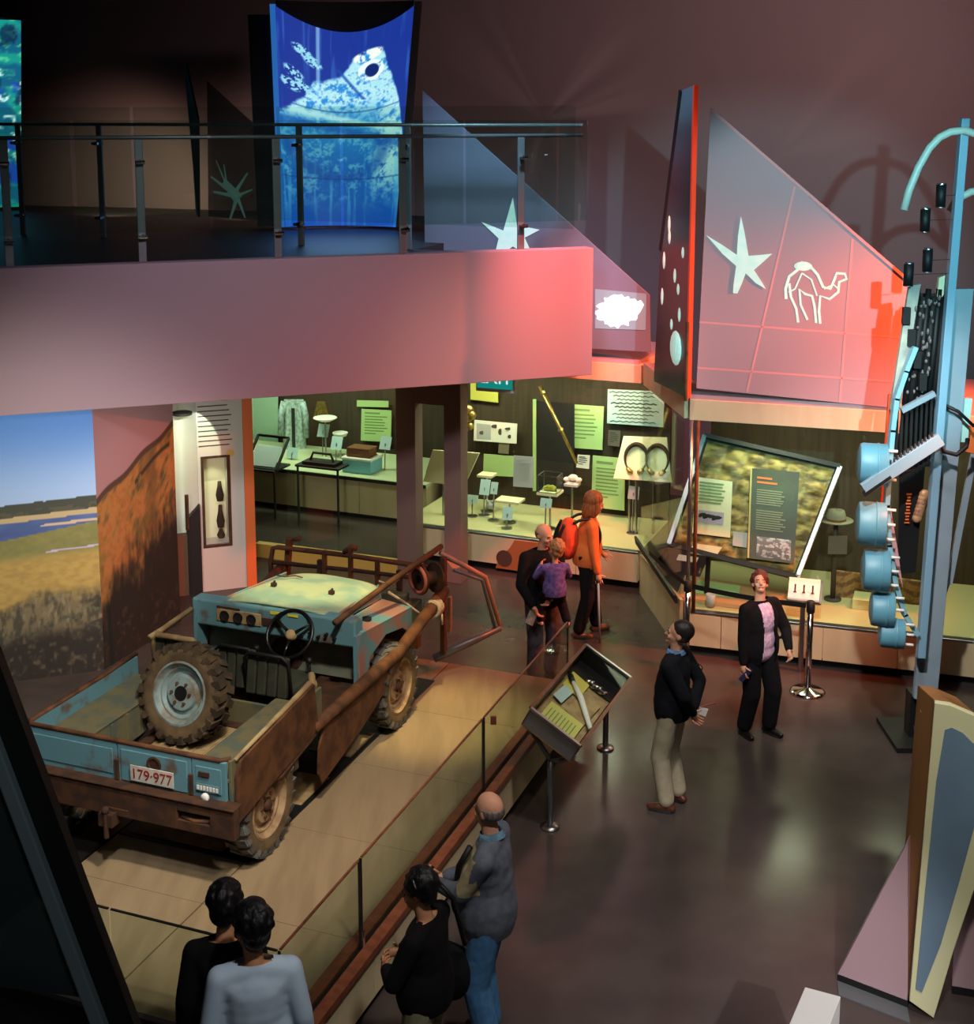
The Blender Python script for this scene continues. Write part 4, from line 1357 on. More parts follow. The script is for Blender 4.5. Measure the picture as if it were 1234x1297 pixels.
tt, Q_ = on_tray('text_board', 'cream text sheet with a small lilac photo inside the tilted tray', 'sign', [(882, 604), (928, 610), (925, 681), (877, 675)], .07, M['cream'])
tray_text(tt, Q_, 7, gi, .1, .85, .5, .9)
pq = lambda u, v, hh=.004: Q_[3] + (Q_[2] - Q_[3]) * u + (Q_[0] - Q_[3]) * v + TN * hh
MB().prism([pq(.12, .20), pq(.8, .20), pq(.8, .42), pq(.12, .42)], TN * .002).build('photo', mat('lilac_photo', rgb(176, 160, 186), .6), tt)
mb = MB()
for u, v, a in ((.25, .33, .06), (.38, .31, .07), (.5, .32, .05), (.62, .3, .07), (.70, .31, .04)):
    mb.ell(pq(u, v, .006), (a * .9, .004, a * .55), None, 8, 5)
mb.build('photo_figures', M['ink'], tt)
tt, Q_ = on_tray('text_board', 'dark text board with orange heading and a photograph inside the tilted tray', 'sign', [(953, 593), (1013, 598), (1006, 714), (949, 707)], .09, mat('dark_green_board', rgb(54, 52, 34), .5, 0, rgb(70, 84, 40), 1.2, .8))
oi = mat('pale_ink', rgb(150, 146, 116), .8)
tray_text(tt, Q_, 7, oi, .12, .8, .58, .76)
tray_text(tt, Q_, 9, oi, .12, .8, .30, .53)
mb = MB()
for v, L in ((.89, .34), (.84, .46)):
    mb.prism([pq(.12, v), pq(.12 + L, v), pq(.12 + L, v + .022), pq(.12, v + .022)], TN * .002)
mb.build('orange_heading', M['orange'], tt)
ph = lambda U, V: np.stack([(.25 + .6 * (fbm(U * 9, V * 7, 81) > .5) * fbm(U * 20, V * 20, 83) + .2 * V)] * 3, -1) * np.array([1, 1, 1.06])
photo_m = print_mat('photo_print', .5)
Qc = [q.copy() for q in Q_]
pq2 = lambda u, v, hh=.006: Qc[3] + (Qc[2] - Qc[3]) * u + (Qc[0] - Qc[3]) * v + TN * hh
printed('photo', lambda u, v: pq2(.16 + .76 * u, .03 + .22 * v), 40, 32, ph, photo_m, tt)
MB().prism([pq2(-.04, 0), pq2(-.0, 0), pq2(-.0, 1), pq2(-.04, 1)], TN * .01).build('gold_edge', mat('gold_edge', rgb(190, 170, 100), .5), tt)
on_tray('text_board', 'small grey card between the cream sheet and the dark board in the tray', 'sign', [(929, 673), (947, 675), (946, 694), (928, 691)], .06, M['grey_card'])
on_tray('paper_sheet', 'loose cream paper lying low in the tilted tray', 'paper', [(880, 688), (915, 693), (906, 706), (870, 700)], .08, M['cream'])
on_tray('paper_sheet', 'pale blue folded paper at the bottom rim of the tilted tray', 'paper', [(860, 702), (885, 706), (882, 713), (857, 709)], .08, M['blue_card'])
# base sheet below the tray
q = [c3p(x, y, o_) for x, y, o_ in ((874, 728, .9), (972, 742, .9), (950, 768, .25), (860, 752, .25))]
t = thing('base_sheet', 'pale orange base sheet with a yellow panel under the tilted tray', 'display board', (q[3].x, q[3].y, .51))
pts_ = [onz(x, y, .56) - t.location for x, y in ((868, 728), (1000, 748), (975, 772), (856, 755))]
MB().prism([p for p in pts_], -UP * .045).build('sheet', mat('peach_board', rgb(206, 160, 112), .6), t)
pts_ = [onz(x, y, .565) - t.location for x, y in ((884, 735), (938, 742), (936, 758), (880, 751))]
MB().prism(pts_, UP * .004).build('yellow_panel', M['green_panel'], t)
# hat on its stand
c = c3p(1059, 660, .9)
t = thing('hat_stand', 'slim grey stand with a label carrying the hat', 'stand', (c.x, c.y, .51))
MB().cyl((0, 0, 0), (0, 0, c.z - .53), .03, n=10).lathe([(0, 0), (.1, 0), (.1, .02), (0, .02)], (0, 0, 0), UP, 16).build('post', mat('dark_stand', rgb(70, 62, 52), .6), t, True)
MB().box((0, -.12, c.z - .51 - .25), (.22, .008, .22)).build('label_card', mat('dim_label', rgb(104, 98, 86), .7), t)
t = thing('felt_hat', 'wide brimmed grey felt hat displayed beside the tilted tray', 'hat', (c.x, c.y, c.z - .02))
MB().lathe([(0, .02), (.17, .018), (.20, .035), (.195, .04), (.11, .035)], (0, 0, 0), UP, 28).build('brim', M['felt'], t, True)
MB().lathe([(.115, .02), (.11, .10), (.095, .15), (.05, .155), (0, .13)], (0, 0, 0), UP, 24).build('crown', M['felt'], t, True)
MB().lathe([(.117, .03), (.115, .06)], (0, 0, 0), UP, 24).build('band', M['brown'], t, True)
# wavy painted strip
t = thing('wavy_panel', 'tan panel painted with brown wavy bands low in the corner case', 'panel', c3p(1050, 750, 1.0))
wv = lambda U, V: mixc(mixc(np.zeros(U.shape + (3,)) + np.array([170, 130, 72]) / 255., (np.sin((V * 3.2 + .35 * np.sin(U * 16)) * 2 * PI) > .2), (116, 82, 48)), fbm(U * 40, V * 12, 91) > .62, (140, 108, 62))
a = c3p(1052, 765, 1.0) - t.location
b = c3p(1172, 781, 1.0) - t.location
printed('painted_face', lambda u, v: a + (b - a) * u + UP * (.42 * v), 70, 24, wv, print_mat('wavy_print', .7), t, .03)
t = thing('white_block', 'low white block on the display floor beside the wavy panel', 'block', Vector((onz(1100, 768, .51).x, onz(1100, 768, .51).y, .51)))
MB().box((0, 0, .06), (.34, .3, .12), Matrix.Rotation(-.35, 3, 'Z')).build('block', mat('pale_green_block', rgb(206, 214, 160), .6), t, bevel=.005)
# reading lectern in front of the case
c = onz(1018, 752, 1.0)
c = onP(1018, 752, C3 - nC3 * -.12, C3d)
t = thing('reading_rail', 'white tilted reading board with three small figures on a steel frame', 'reading board', (c.x, c.y, .0))
zz = c.z
a, b = C3d * .34, -nC3 * .20 + UP * .17
MB().prism([-a / 2 + UP * (zz - .08), a / 2 + UP * (zz - .08), a / 2 + b + UP * (zz - .08), -a / 2 + b + UP * (zz - .08)], UP * .02).build('board', M['white'], t)
mb = MB()
for p_, q_ in ((-.55, .55),):
    mb.beam(a * p_ + UP * (zz - .10), a * q_ + UP * (zz - .10), .03, .02).beam(a * q_ + UP * (zz - .10), a * q_ + b + UP * (zz - .08), .02, .02).beam(a * p_ + b + UP * (zz - .08), a * q_ + b + UP * (zz - .08), .02, .02)
mb.build('frame', M['steel'], t)
mb = MB()
for k in (-1, 0, 1):
    mb.cyl(a * .28 * k + UP * (zz - .04) + b * .2, a * .28 * k + UP * (zz + .02) + b * .35, .01, n=6).cyl(a * (.28 * k - .05) + UP * (zz - .035) + b * .2, a * (.28 * k + .05) + UP * (zz - .035) + b * .2, .008, n=6)
mb.build('figure_marks', M['ink'], t)
MB().cyl(UP * .0, UP * (zz - .1), .03, n=10).build('post', M['steel'], t)
# small bottle glass
t = thing('glass_tumbler', 'small clear tumbler on the base sheet under the tilted tray', 'tumbler', Vector((onz(900, 768, .52).x, onz(900, 768, .52).y, .53)))
MB().lathe([(0, 0), (.05, 0), (.055, .14), (.05, .14), (.045, .01), (0, .01)], (0, 0, 0), UP, 16).build('glass', M['grey_card'], t, True)


# ================================================================== BARRIER POSTS
def stanchion(label, x, y):
    t = thing('barrier_post', label, 'barrier post', (x, y, 0), 0, 'barrier posts')
    MB().lathe([(0, 0), (.19, 0), (.19, .012), (.16, .03), (.05, .045), (.035, .06), (0, .06)], (0, 0, 0), UP, 32).build('base', M['chrome'], t, True)
    MB().cyl((0, 0, .05), (0, 0, .93), .034, n=16).build('pole', M['chrome'], t, True)
    MB().lathe([(.04, .90), (.045, .91), (.045, 1.02), (.03, 1.03), (0, 1.03)], (0, 0, 0), UP, 20).build('belt_head', M['black'], t, True)
    return t


SA = Vector((3.45, 13.66, 0))
SBp = Vector((2.235, 14.3, 0))
SCp = Vector((1.93, 15.5, 0))
stanchion('chrome barrier post standing beside the walker in the black suit', SA.x, SA.y)
stanchion('chrome barrier post behind the person in the dark jumper', SBp.x, SBp.y)
for a, b, lab in ((SA, SBp, 'black belt stretched between the two chrome barrier posts'), (SBp, SCp, 'black belt running from the second barrier post to the link panel')):
    t = thing('barrier_belt', lab, 'belt', a + UP * .97, 0, 'barrier belts')
    dd = (b - a)
    nn = dd.normalized().cross(UP)
    mb = MB()
    mb.grid(lambda u, v: dd * (.05 / dd.length + u * (1 - .1 / dd.length)) + UP * (-.03 + .055 * v - .02 * math.sin(PI * u)) + nn * .002, 12, 1)
    mb.grid(lambda u, v: dd * (.05 / dd.length + u * (1 - .1 / dd.length)) + UP * (.025 - .055 * v - .02 * math.sin(PI * u)) - nn * .002, 12, 1)
    mb.build('webbing', M['black'], t)

# ================================================================== ANGLED SHOWCASE BY THE PLATFORM
sc = [Vector((.373, 10.87, 1.1)), Vector((.949, 12.27, 1.1)), Vector((1.375, 12.236, .85)), Vector((.79, 10.67, .85))]   # bl, tl, tr, br
sc[2] = sc[1] + (sc[3] - sc[0])
t = thing('angled_showcase', 'slanted glass-topped showcase on two forked steel legs beside the platform', 'showcase', (.65, 11.6, 0))
o_ = Vector((.65, 11.6, 0))
sc = [p - o_ for p in sc]
su, sv = sc[1] - sc[0], sc[3] - sc[0]
sn = su.cross(sv).normalized()
if sn.z < 0:
    sn = -sn
sp_ = lambda u, v, h=0: sc[0] + su * u + sv * v + sn * h
sdep = .17
MB().prism([sp_(0, 0, -sdep), sp_(1, 0, -sdep), sp_(1, 1, -sdep), sp_(0, 1, -sdep)], -sn * .015).build('floor_panel', M['tan'], t)
for a, b in (((0, 0), (1, 0)), ((1, 0), (1, 1)), ((1, 1), (0, 1)), ((0, 1), (0, 0))):
    MB().prism([sp_(*a), sp_(*b), sp_(*b, -sdep), sp_(*a, -sdep)], (sp_(.5, .5) - (sp_(*a) + sp_(*b)) / 2).normalized() * .012).build('side_wall', M['wood_red'] if a[1] == b[1] else M['black'] if a[0] == 1 else mat('satin_end', rgb(140, 142, 146), .4, .2), t)
for a, b in (((0, 0), (1, 0)), ((1, 0), (1, 1)), ((1, 1), (0, 1)), ((0, 1), (0, 0))):
    MB().beam(sp_(*a, .004), sp_(*b, .004), .03, .02, sn).build('rim', M['wood_red'] if a[1] == b[1] else M['steel'], t)
MB().prism([sp_(0, 0, -.004), sp_(1, 0, -.004), sp_(1, 1, -.004), sp_(0, 1, -.004)], -sn * .006).build('glass_pane', glass_mat('low_glare_glass', (.96, .98, .96, 1), .06), t)
MB().prism([sp_(.78, .03, -.15), sp_(.98, .03, -.15), sp_(.98, .97, -.15), sp_(.78, .97, -.15)], -sn * .01).prism([sp_(0.03, .93, -.15), sp_(.95, .93, -.15), sp_(.95, .97, -.05), sp_(.03, .97, -.05)], -sn * .006).build('dark_lining', M['black'], t)
for q, (x, y) in enumerate(((.55, 10.868), (1.161, 12.352))):
    f = Vector((x, y, 0)) - o_
    u_ = .04 if q == 0 else .9
    j = f + UP * .62
    lg = MB().cyl(f + UP * .02, j, .028, n=12).build('leg', M['grey_metal'], t, True)
    MB().tube([j, j + (sp_(u_, .02, -sdep - .02) - j) * .4 + UP * .02, sp_(u_, .04, -sdep - .02)], .022, 8).tube([j, j + (sp_(u_, .96, -sdep - .02) - j) * .45 - UP * .01, sp_(u_, .96, -sdep - .02)], .022, 8).build('fork', M['grey_metal'], lg, True)
    MB().lathe([(0, 0), (.085, 0), (.085, .015), (.03, .03), (0, .03)], f, UP, 20).build('foot_plate', M['steel'], lg, True)
for name, label, cat_, cs_, h, mm in (('yellow_sheet', 'lower yellow green text sheet in the slanted showcase', 'paper', ((.05, .15), (.36, .15), (.36, .82), (.05, .82)), -.14, mat('yellow_paper', rgb(206, 204, 110), .6)),
                                      ('yellow_sheet', 'upper yellow sheet in the slanted showcase beside the dark lining', 'paper', ((.60, .10), (.80, .10), (.78, .48), (.58, .48)), -.14, mat('yellow_paper_2', rgb(210, 196, 92), .6)),
                                      ('blue_sheet', 'small pale blue document in the slanted showcase', 'paper', ((.42, .10), (.60, .14), (.58, .34), (.40, .30)), -.13, M['blue_card']),
                                      ('tan_sheet', 'tan sheet in the middle of the slanted showcase', 'paper', ((.38, .40), (.72, .50), (.66, .86), (.34, .82)), -.145, M['tan'])):
    p_ = sp_(*cs_[0], h)
    tt = thing(name, label, cat_, o_ + p_)
    MB().prism([sp_(*c_, h) - p_ for c_ in cs_], -sn * .006).build('sheet', mm, tt)
    if name == 'yellow_sheet' and cs_[0][0] < .1:
        mb = MB()
        for k in range(8):
            v_ = .22 + .07 * k
            mb.prism([sp_(.1, v_, h + .003) - p_, sp_(.30, v_, h + .003) - p_, sp_(.30, v_ + .02, h + .003) - p_, sp_(.1, v_ + .02, h + .003) - p_], -sn * .002)
        tag(mb.build('printed_text', gi, tt), kind='stuff')
p_ = sp_(.62, .2, -.10)
tt = thing('white_baton', 'long white blade-like object lying across the slanted showcase', 'blade', o_ + p_)
MB().tube([sp_(.66, .22, -.11) - p_, sp_(.56, .5, -.11) - p_, sp_(.34, .95, -.11) - p_], [.018, .03, .022], 8).build('blade', M['white'], tt, True)
MB().tube([sp_(.70, .12, -.11) - p_, sp_(.655, .23, -.11) - p_], [.03, .025], 8).build('grip', M['black'], tt, True)
p_ = sp_(.80, .60, -.13)
tt = thing('metal_mechanism', 'small shiny metal mechanism at the dark end of the slanted showcase', 'mechanism', o_ + p_)
mb = MB()
for k in range(7):
    mb.ell(su.normalized() * (.03 * math.sin(k * 2.1)) + sv.normalized() * (.03 * k - .09), (.03, .025, .02), None, 8, 6)
mb.cyl(-sv.normalized() * .12, sv.normalized() * .12, .012).build('body', M['chrome'], tt, True)

# ================================================================== VEHICLE PLATFORM
DK = .48
t = thing('vehicle_platform', 'low boarded platform with beige sides carrying the old blue vehicle', 'platform', RU(-5.3, 9.5))
o_ = t.location.copy()
ru = lambda r, u, z: RU(r, u, z) - o_
r0, r1, u0, u1 = -7.35, -3.72, 6.44, 12.28
MB().prism([ru(-7.35, u0, .1), ru(r1 - .05, u0, .1), ru(r1 - .05, u1 - .02, .1), ru(-7.35, u1 - .02, .1)], UP * (DK - .13)).build('base', M['soft_black'], t)
MB().prism([ru(-7.3, u0 + .08, 0), ru(r1 - .16, u0 + .08, 0), ru(r1 - .16, u1 - .1, 0), ru(-7.3, u1 - .1, 0)], UP * .1).build('kick', M['black'], t)
us = [u0, 7.62, 8.80, 9.96, 11.12, u1]
for k in range(5):
    MB().slab(ru(r1 - .05, us[k] + .003, .10), D1 * (us[k + 1] - us[k] - .006), D2 * .02, UP * .36).build('side_panel', M['plinth'], t, bevel=.003)
    MB().slab(ru(-7.35, u1 - .02, .10), D2 * 3.55, D1 * .02, UP * .36).build('end_panel', M['plinth'], t) if k == 0 else None
    for (ra, rb, mm) in ((-7.35, -6.31, M['deck_dark']), (-6.30, -5.14, M['deck']), (-5.13, -3.92, M['deck'])):
        MB().slab(ru(ra + .002, us[k] + .002, DK - .03), D2 * (rb - ra - .004), D1 * (us[k + 1] - us[k] - .004), UP * .03).build('deck_board', mm, t)
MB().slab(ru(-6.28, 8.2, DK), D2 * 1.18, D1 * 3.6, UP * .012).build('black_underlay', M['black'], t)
for ua, ub, ra, rb in ((8.25, 8.62, -6.20, -5.36), (9.1, 9.6, -5.55, -5.14), (10.0, 10.5, -5.55, -5.14)):
    MB().slab(ru(ra, ua, DK + .013), D2 * (rb - ra), D1 * (ub - ua), UP * .006).build('tan_mirror_panel', M['tan'], t)  # mirror panels; their reflection of the underside is put in as plain tan
# glass balustrade
t = thing('platform_balustrade', 'frameless glass balustrade with a red timber base rail around the platform', 'balustrade', RU(-3.8, 9.3, .46))
o_ = t.location.copy()
for ra in (-3.92, -3.795):
    MB().slab(ru(ra, u0 - .06, .46), D2 * .085, D1 * (12.5 - u0 + .06), UP * .055).build('base_rail', M['wood_red'], t, bevel=.004)
MB().slab(ru(-3.83, u0, .46), D2 * .03, D1 * (12.5 - u0), UP * .03).build('slot', M['black'], t)
j = [u0, 7.54, 9.86, 12.2]
for a, b in zip(j[:-1], j[1:]):
    MB().slab(ru(-3.825, a + .008, .47), D1 * (b - a - .016), D2 * .015, UP * .68).build('glass_pane', M['glass'], t)
    for e_ in (a + .008, b - .014):
        MB().slab(ru(-3.827, e_, .5), D1 * .006, D2 * .019, UP * .65).build('joint_edge', M['soft_black'], t)
    MB().slab(ru(-3.826, a + .025, 1.148), D1 * (b - a - .05), D2 * .017, UP * .008).build('pane_edge', M['wood_red'], t)
MB().slab(ru(-7.3, u0 - .06, .46), D2 * 3.46, D1 * .05, UP * .04).build('base_rail', M['soft_black'], t, bevel=.004)
for a, b in ((-7.2, -5.05), (-5.03, -3.83)):
    MB().slab(ru(a, u0, .47), D2 * (b - a), D1 * .015, UP * .68).build('glass_pane', M['glass'], t)
    MB().slab(ru(a, u0, 1.148), D2 * (b - a), D1 * .017, UP * .008).build('pane_edge', M['black'], t)
MB().cyl(ru(-3.80, 7.54, .5), ru(-3.80, 7.54, .62), .012, n=8).build('pane_clip', M['chrome'], t)
MB().box(ru(-3.80, 10.05, 1.05), (.05, .03, .07)).build('corner_sticker', M['wood_red'], t)

# ================================================================== THE OLD VEHICLE
VO = Vector((-2.565, 9.865, .48))
VEH = thing('utility_vehicle', 'derelict open-topped blue utility vehicle with rusty side plates and a spare wheel in its tray', 'vehicle', VO, R(-21))


def vl(px, py, y=None, x=None, z=None):
    """pixel -> vehicle-local point on the local plane y, x or z"""
    if y is not None:
        p = onP(px, py, VO + D1 * y, D2)
    elif x is not None:
        p = onP(px, py, VO + D2 * x, D1)
    else:
        p = onz(px, py, z + VO.z)
    p = p - VO
    return Vector((p.dot(D2), p.dot(D1), p.z))


V3 = Vector
B = M['body_blue']


def wheel(name, c, axis, tyre_m, side_m, rim_m, lug=.022, rad=.40, wid=.20, parent=VEH):
    """tyre (with tread blocks) > rim > hub; axis points to the outer face"""
    ax = V3(axis).normalized()
    a = V3((0, 0, 1)) if abs(ax.z) < .9 else V3((1, 0, 0))
    x = ax.cross(a).normalized()
    y = ax.cross(x)
    h = wid / 2
    prof = [(.25, -h * .7), (.262, -h * .9), (.31, -h * 1.05), (.355, -h), (rad - .022, -h * .8), (rad - .018, 0), (rad - .022, h * .8), (.355, h), (.31, h * 1.05), (.262, h * .9), (.25, h * .7)]
    mb = MB()
    mb.lathe(prof, (0, 0, 0), ax, 40)
    mb.m = [1 if (i // 40) in (0, 1, 2, 7, 8, 9) else 0 for i in range(len(mb.f))]
    N = 22
    for k in range(N):
        for sgn in (-1, 1):
            t_ = 2 * PI * (k + .25 * sgn) / N
            rd = x * math.cos(t_) + y * math.sin(t_)
            tg = ax.cross(rd)
            m3 = Matrix((tg * 1., ax, rd)).transposed()
            m3 = m3 @ Matrix.Rotation(.28 * sgn, 3, 'Z')
            mb.box(rd * (rad - .020) + ax * sgn * h * .50, (.062, h * .98, lug), m3)
            mb.box(rd * (rad - .048) + ax * sgn * h * .97, (.055, .016, .05), m3)
    o = mb.build(name, [tyre_m, side_m], parent, 'auto', 0, c)
    r_ = MB().lathe([(.255, h * .72), (.262, h * .92), (.245, h * .96), (.232, h * .62), (.215, h * .50), (.20, h * .52), (.175, h * .22), (.150, h * .26), (.135, h * .60), (.06, h * .66), (.055, h * .2), (0, h * .2)], (0, 0, 0), ax, 32)
    r_.lathe([(.252, -h * .72), (.2, -h * .8), (.19, -h * .3), (0, -h * .3)], (0, 0, 0), ax, 24)
    rim = r_.build('rim', rim_m, o, 'auto')
    hb = MB()
    for k in range(6):
        t_ = 2 * PI * k / 6
        hb.cyl((x * math.cos(t_) + y * math.sin(t_)) * .088 + ax * h * .6, (x * math.cos(t_) + y * math.sin(t_)) * .088 + ax * (h * .6 + .022), .013, n=6)
    tag(hb.build('wheel_nuts', M['rust'], o), kind='stuff')
    return o, ax, h


for sx in (-1, 1):
    for y_, tm, rm in ((.10, M['tyre_grey'], M['rim_rust']), (2.46, M['tyre_grey'], M['rim_rust'])):
        o, ax, h = wheel('wheel', V3(((.83 if y_ < 1 else .85) * sx, y_, .40)), (sx, 0, 0), tm, M['sidewall'], rm)
        MB().lathe([(.045, h * .2), (.045, h * .85), (.03, h * .95), (0, h * .95)], (0, 0, 0), ax, 16).build('hub', M['rust_dark'], o, True)
SPC = V3((-.12, .56, .555 + .405))
o, ax, h = wheel('spare_wheel', SPC, (-.06, -.96, .27), M['tyre'], M['sidewall'], M['rim'], .03, .41, .21)
MB().lathe([(.03, h * .68), (.06, h * .70), (.06, h * .60)], (0, 0, 0), ax, 18).build('hub_hole', M['black'], o)
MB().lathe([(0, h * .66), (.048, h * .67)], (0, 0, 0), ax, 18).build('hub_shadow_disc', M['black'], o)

# chassis
mb = MB()
for sx in (-1, 1):
    mb.beam((.38 * sx, -.45, .52), (.38 * sx, 3.2, .52), .09, .13)
for y_ in (-.3, .9, 1.9, 3.0):
    mb.beam((-.40, y_, .52), (.40, y_, .52), .09, .10)
mb.build('chassis', M['rust_dark'], VEH)
for y_ in (.10, 2.46):
    mb = MB().cyl((-.74, y_, .40), (.74, y_, .40), .05, n=12).ell((.12, y_, .40), (.15, .14, .14))
    mb.build('axle', M['rust_dark'], VEH, True)
MB().cyl((.1, .3, .42), (.1, 2.2, .48), .035, n=10).build('drive_shaft', M['rust_dark'], VEH)
MB().box((0, 2.4, .70), (.42, .75, .45)).cyl((0, 2.0, .75), (0, 2.8, .75), .17, n=14).build('engine', M['rust_dark'], VEH)
MB().box((0, 1.5, .62), (.30, .6, .22)).build('gearbox', M['rust_dark'], VEH)
# stand that carries the chassis
MB().box((-.1, 1.2, .23), (.5, .12, .46)).box((.36, 1.45, .22), (.1, .1, .44)).box((.36, .75, .22), (.1, .1, .44)).build('support_stand', M['black'], VEH)

# --- tub
FZ = .56
mb = MB()
for k in range(9):
    mb.box((-.40 + .10 * k, .26, FZ - .012), (.094, 1.36, .024))
mb.build('tray_floor', M['tan'], VEH, bevel=.004)
# tailgate in three pressed panels
gx = [vl(36, 935, y=-.44).x, vl(148, 937, y=-.44).x, vl(242, 955, y=-.44).x, .885]
gx[0] = -.905
for k in range(3):
    a, b = gx[k] + .004, gx[k + 1] - .004
    mb = MB().box(((a + b) / 2, -.43, .825), (b - a, .03, .33))
    if k == 1:
        mb.box(((a + b) / 2, -.447, .825), (b - a - .06, .012, .25))
    else:
        mb.box(((a + b) / 2, -.447, .835), (b - a - .07, .010, .20))
    mb.build('tailgate_panel', B, VEH, bevel=.008)
MB().tube([(-.91, .5, 1.0), (-.91, -.38, 1.0), (-.86, -.435, 1.0), (.83, -.435, 1.0), (.89, -.38, 1.0)], .019, 8).build('tub_rim', M['rust'], VEH, True)
for x in (gx[1], gx[2]):
    MB().box((x, -.455, .78), (.035, .02, .16)).build('tailgate_hinge', M['rust_dark'], VEH, bevel=.004)
p = vl(195, 969, y=-.46)
MB().lathe([(0, 0), (.06, 0), (.065, .012), (.05, .014), (.04, .004), (0, .004)], (p.x, -.452, p.z), (0, -1, 0), 16).build('latch_recess', M['rust_dark'], VEH)
MB().box((vl(258, 981, y=-.46).x, -.458, vl(258, 981, y=-.46).z), (.09, .012, .03)).build('small_bracket', M['rust_dark'], VEH)
pa, pb = vl(163, 972, y=-.47), vl(222, 999, y=-.47)
PC = V3(((pa.x + pb.x) / 2, -.468, (pa.z + pb.z) / 2 + .01))
pl_ = MB().box(PC, (.38, .008, .125)).build('licence_plate', mat('plate_white', rgb(206, 200, 186), .5, 0, rgb(170, 156, 132), 9, .6), VEH, bevel=.003)
red_i = mat('plate_red', rgb(150, 44, 36), .6)
text('plate_lettering', '179\u00b7977', .112, red_i, pl_, PC + V3((0, -.006, -.002)), (PI / 2, 0, 0))
q = vl(263, 999, y=-.46)
bp_ = MB().box((q.x, -.458, q.z), (.20, .008, .055)).build('badge', mat('badge_blue', rgb(90, 128, 130), .5), VEH)
mb = MB()
for k in range(7):
    mb.box((q.x - .08 + .027 * k, -.464, q.z), (.016 if k % 2 else .02, .004, .034))
tag(mb.build('badge_marks', M['white'], bp_), kind='stuff')
MB().lathe([(0, 0), (.035, 0), (.03, .02), (0, .02)], (q.x - .02, -.46, q.z - .07), (0, -1, 0), 14).build('tail_lamp', M['white'], VEH, True)
# side walls and wheel boxes of the tub
for sx in (-1, 1):
    MB().box((.90 * sx, .28, .83), (.028, 1.40, .34)).build('tub_side', B if sx < 0 else M['tub_in'], VEH, bevel=.006)
    mb = MB().box((.70 * sx, .26, .84), (.40, 1.36, .025)).box((.51 * sx, .26, .71), (.02, 1.36, .28))
    for k in range(7):
        mb.box((.497 * sx, -.33 + .2 * k, .71), (.02, .03, .25))
    mb.build('wheel_box', M['tub_in'], VEH, bevel=.004)
MB().tube([(-.90, -.40, 1.0), (-.90, .5, 1.0), (-.90, .98, 1.02)], .018, 8).build('left_rim', M['rust'], VEH, True)
MB().box((0, .97, .66), (1.78, .03, .20)).build('seat_bulkhead', M['tub_in'], VEH, bevel=.006)
# loose boards and bars on the tray floor
for k, (x0_, y0_, x1_, y1_, w_, mm) in enumerate(((.12, -.36, .42, .92, .07, M['tan']), (.30, -.30, .47, .72, .05, M['rust']), (.20, -.1, .36, .5, .10, M['grey_metal']), (-.46, -.38, -.2, -.2, .10, M['rust']))):
    MB().beam((x0_, y0_, FZ + .02 + .004 * k), (x1_, y1_, FZ + .03), w_, .03).build('loose_board', mm, VEH, bevel=.003)

# --- rusty outer side plates
for sx in (-1, 1):
    X = .925 * sx
    rear = [(X, -.41, .50), (X, -.39, .88), (X + .015 * sx, -.36, .985), (X, .80, 1.10), (X, .86, .70), (X, .70, .66), (X, .25, .60)]
    if sx < 0:
        rear = [(X, -.41, .50), (X, -.39, .90), (X, .80, .92), (X, .86, .70), (X, .25, .60)]
    MB().prism([V3(p) for p in rear], V3((.022 * sx, 0, 0))).build('side_plate', M['rust'], VEH, bevel=.004)
    if sx > 0:
        MB().tube([(X - .01 * sx, -.37, .99), (X - .01 * sx, .2, 1.05), (X - .01 * sx, .78, 1.115), (X - .01 * sx, .83, 1.06)], [.016, .02, .024, .02], 8).build('plate_rim', M['tan'], VEH, True)
    sill = [(X, .86, .52), (X, 1.0, .74), (X, 2.46, .70), (X, 2.62, .70), (X, 2.2, .52), (X, 1.9, .42), (X, 1.6, .33), (X, .9, .19), (X, .84, .3)]
    MB().prism([V3(p) for p in sill], V3((.022 * sx, 0, 0))).build('sill_plate', M['rust'], VEH, bevel=.004)
    MB().tube([(X, .80, .72), (X + .01 * sx, 1.6, .735), (X, 2.46, .73), (X, 3.55, .96)], [.05, .058, .058, .06], 12).build('side_tube', M['rust'], VEH, True)
MB().tube([(.80, -.40, .64), (.93, .25, .56), (.93, .80, .66), (.93, 1.2, .70)], .02, 8).build('sill_edge', M['rust_dark'], VEH, True)
MB().slab(V3((.80, .62, .42)), V3((.05, 0, 0)), V3((0, .06, 0)), V3((0, 0, .22))).build('hanger_bracket', M['rim'], VEH)

# --- rear bumper with an oval slot (built around the hole)
sx0 = vl(245, 1030, y=-.53).x
zb, zt = .45, .68
mb = MB()
mb.box(((-1.06 + sx0 - .14) / 2, -.50, (zb + zt) / 2), (sx0 - .14 + 1.06, .07, zt - zb))
mb.box(((1.0 + sx0 + .14) / 2, -.50, (zb + zt) / 2), (1.0 - sx0 - .14, .07, zt - zb))
mb.box((sx0, -.50, zt - .04), (.28, .07, .08)).box((sx0, -.50, zb + .04), (.28, .07, .08))
mb.box((-.03, -.485, zt + .006), (2.06, .13, .014))
mb.build('rear_bumper', M['rust_dark'], VEH, bevel=.006)
MB().tube([(sx0 - .12, -.47, .565), (sx0 + .12, -.47, .565)], .04, 10).build('slot_backing', M['black'], VEH)
MB().tube([(sx0 - .12, -.50, .54), (sx0, -.52, .535), (sx0 + .12, -.50, .55)], .016, 8).build('slot_bar', M['rust'], VEH, True)
hx = vl(140, 1050, y=-.55).x
mb = MB().box((hx, -.55, .44), (.12, .12, .10)).cyl((hx, -.60, .30), (hx, -.60, .50), .02).ell((hx, -.60, .52), (.03, .03, .03)).box((hx + .06, -.52, .49), (.2, .06, .05))
mb.build('tow_hitch', M['rust_dark'], VEH)

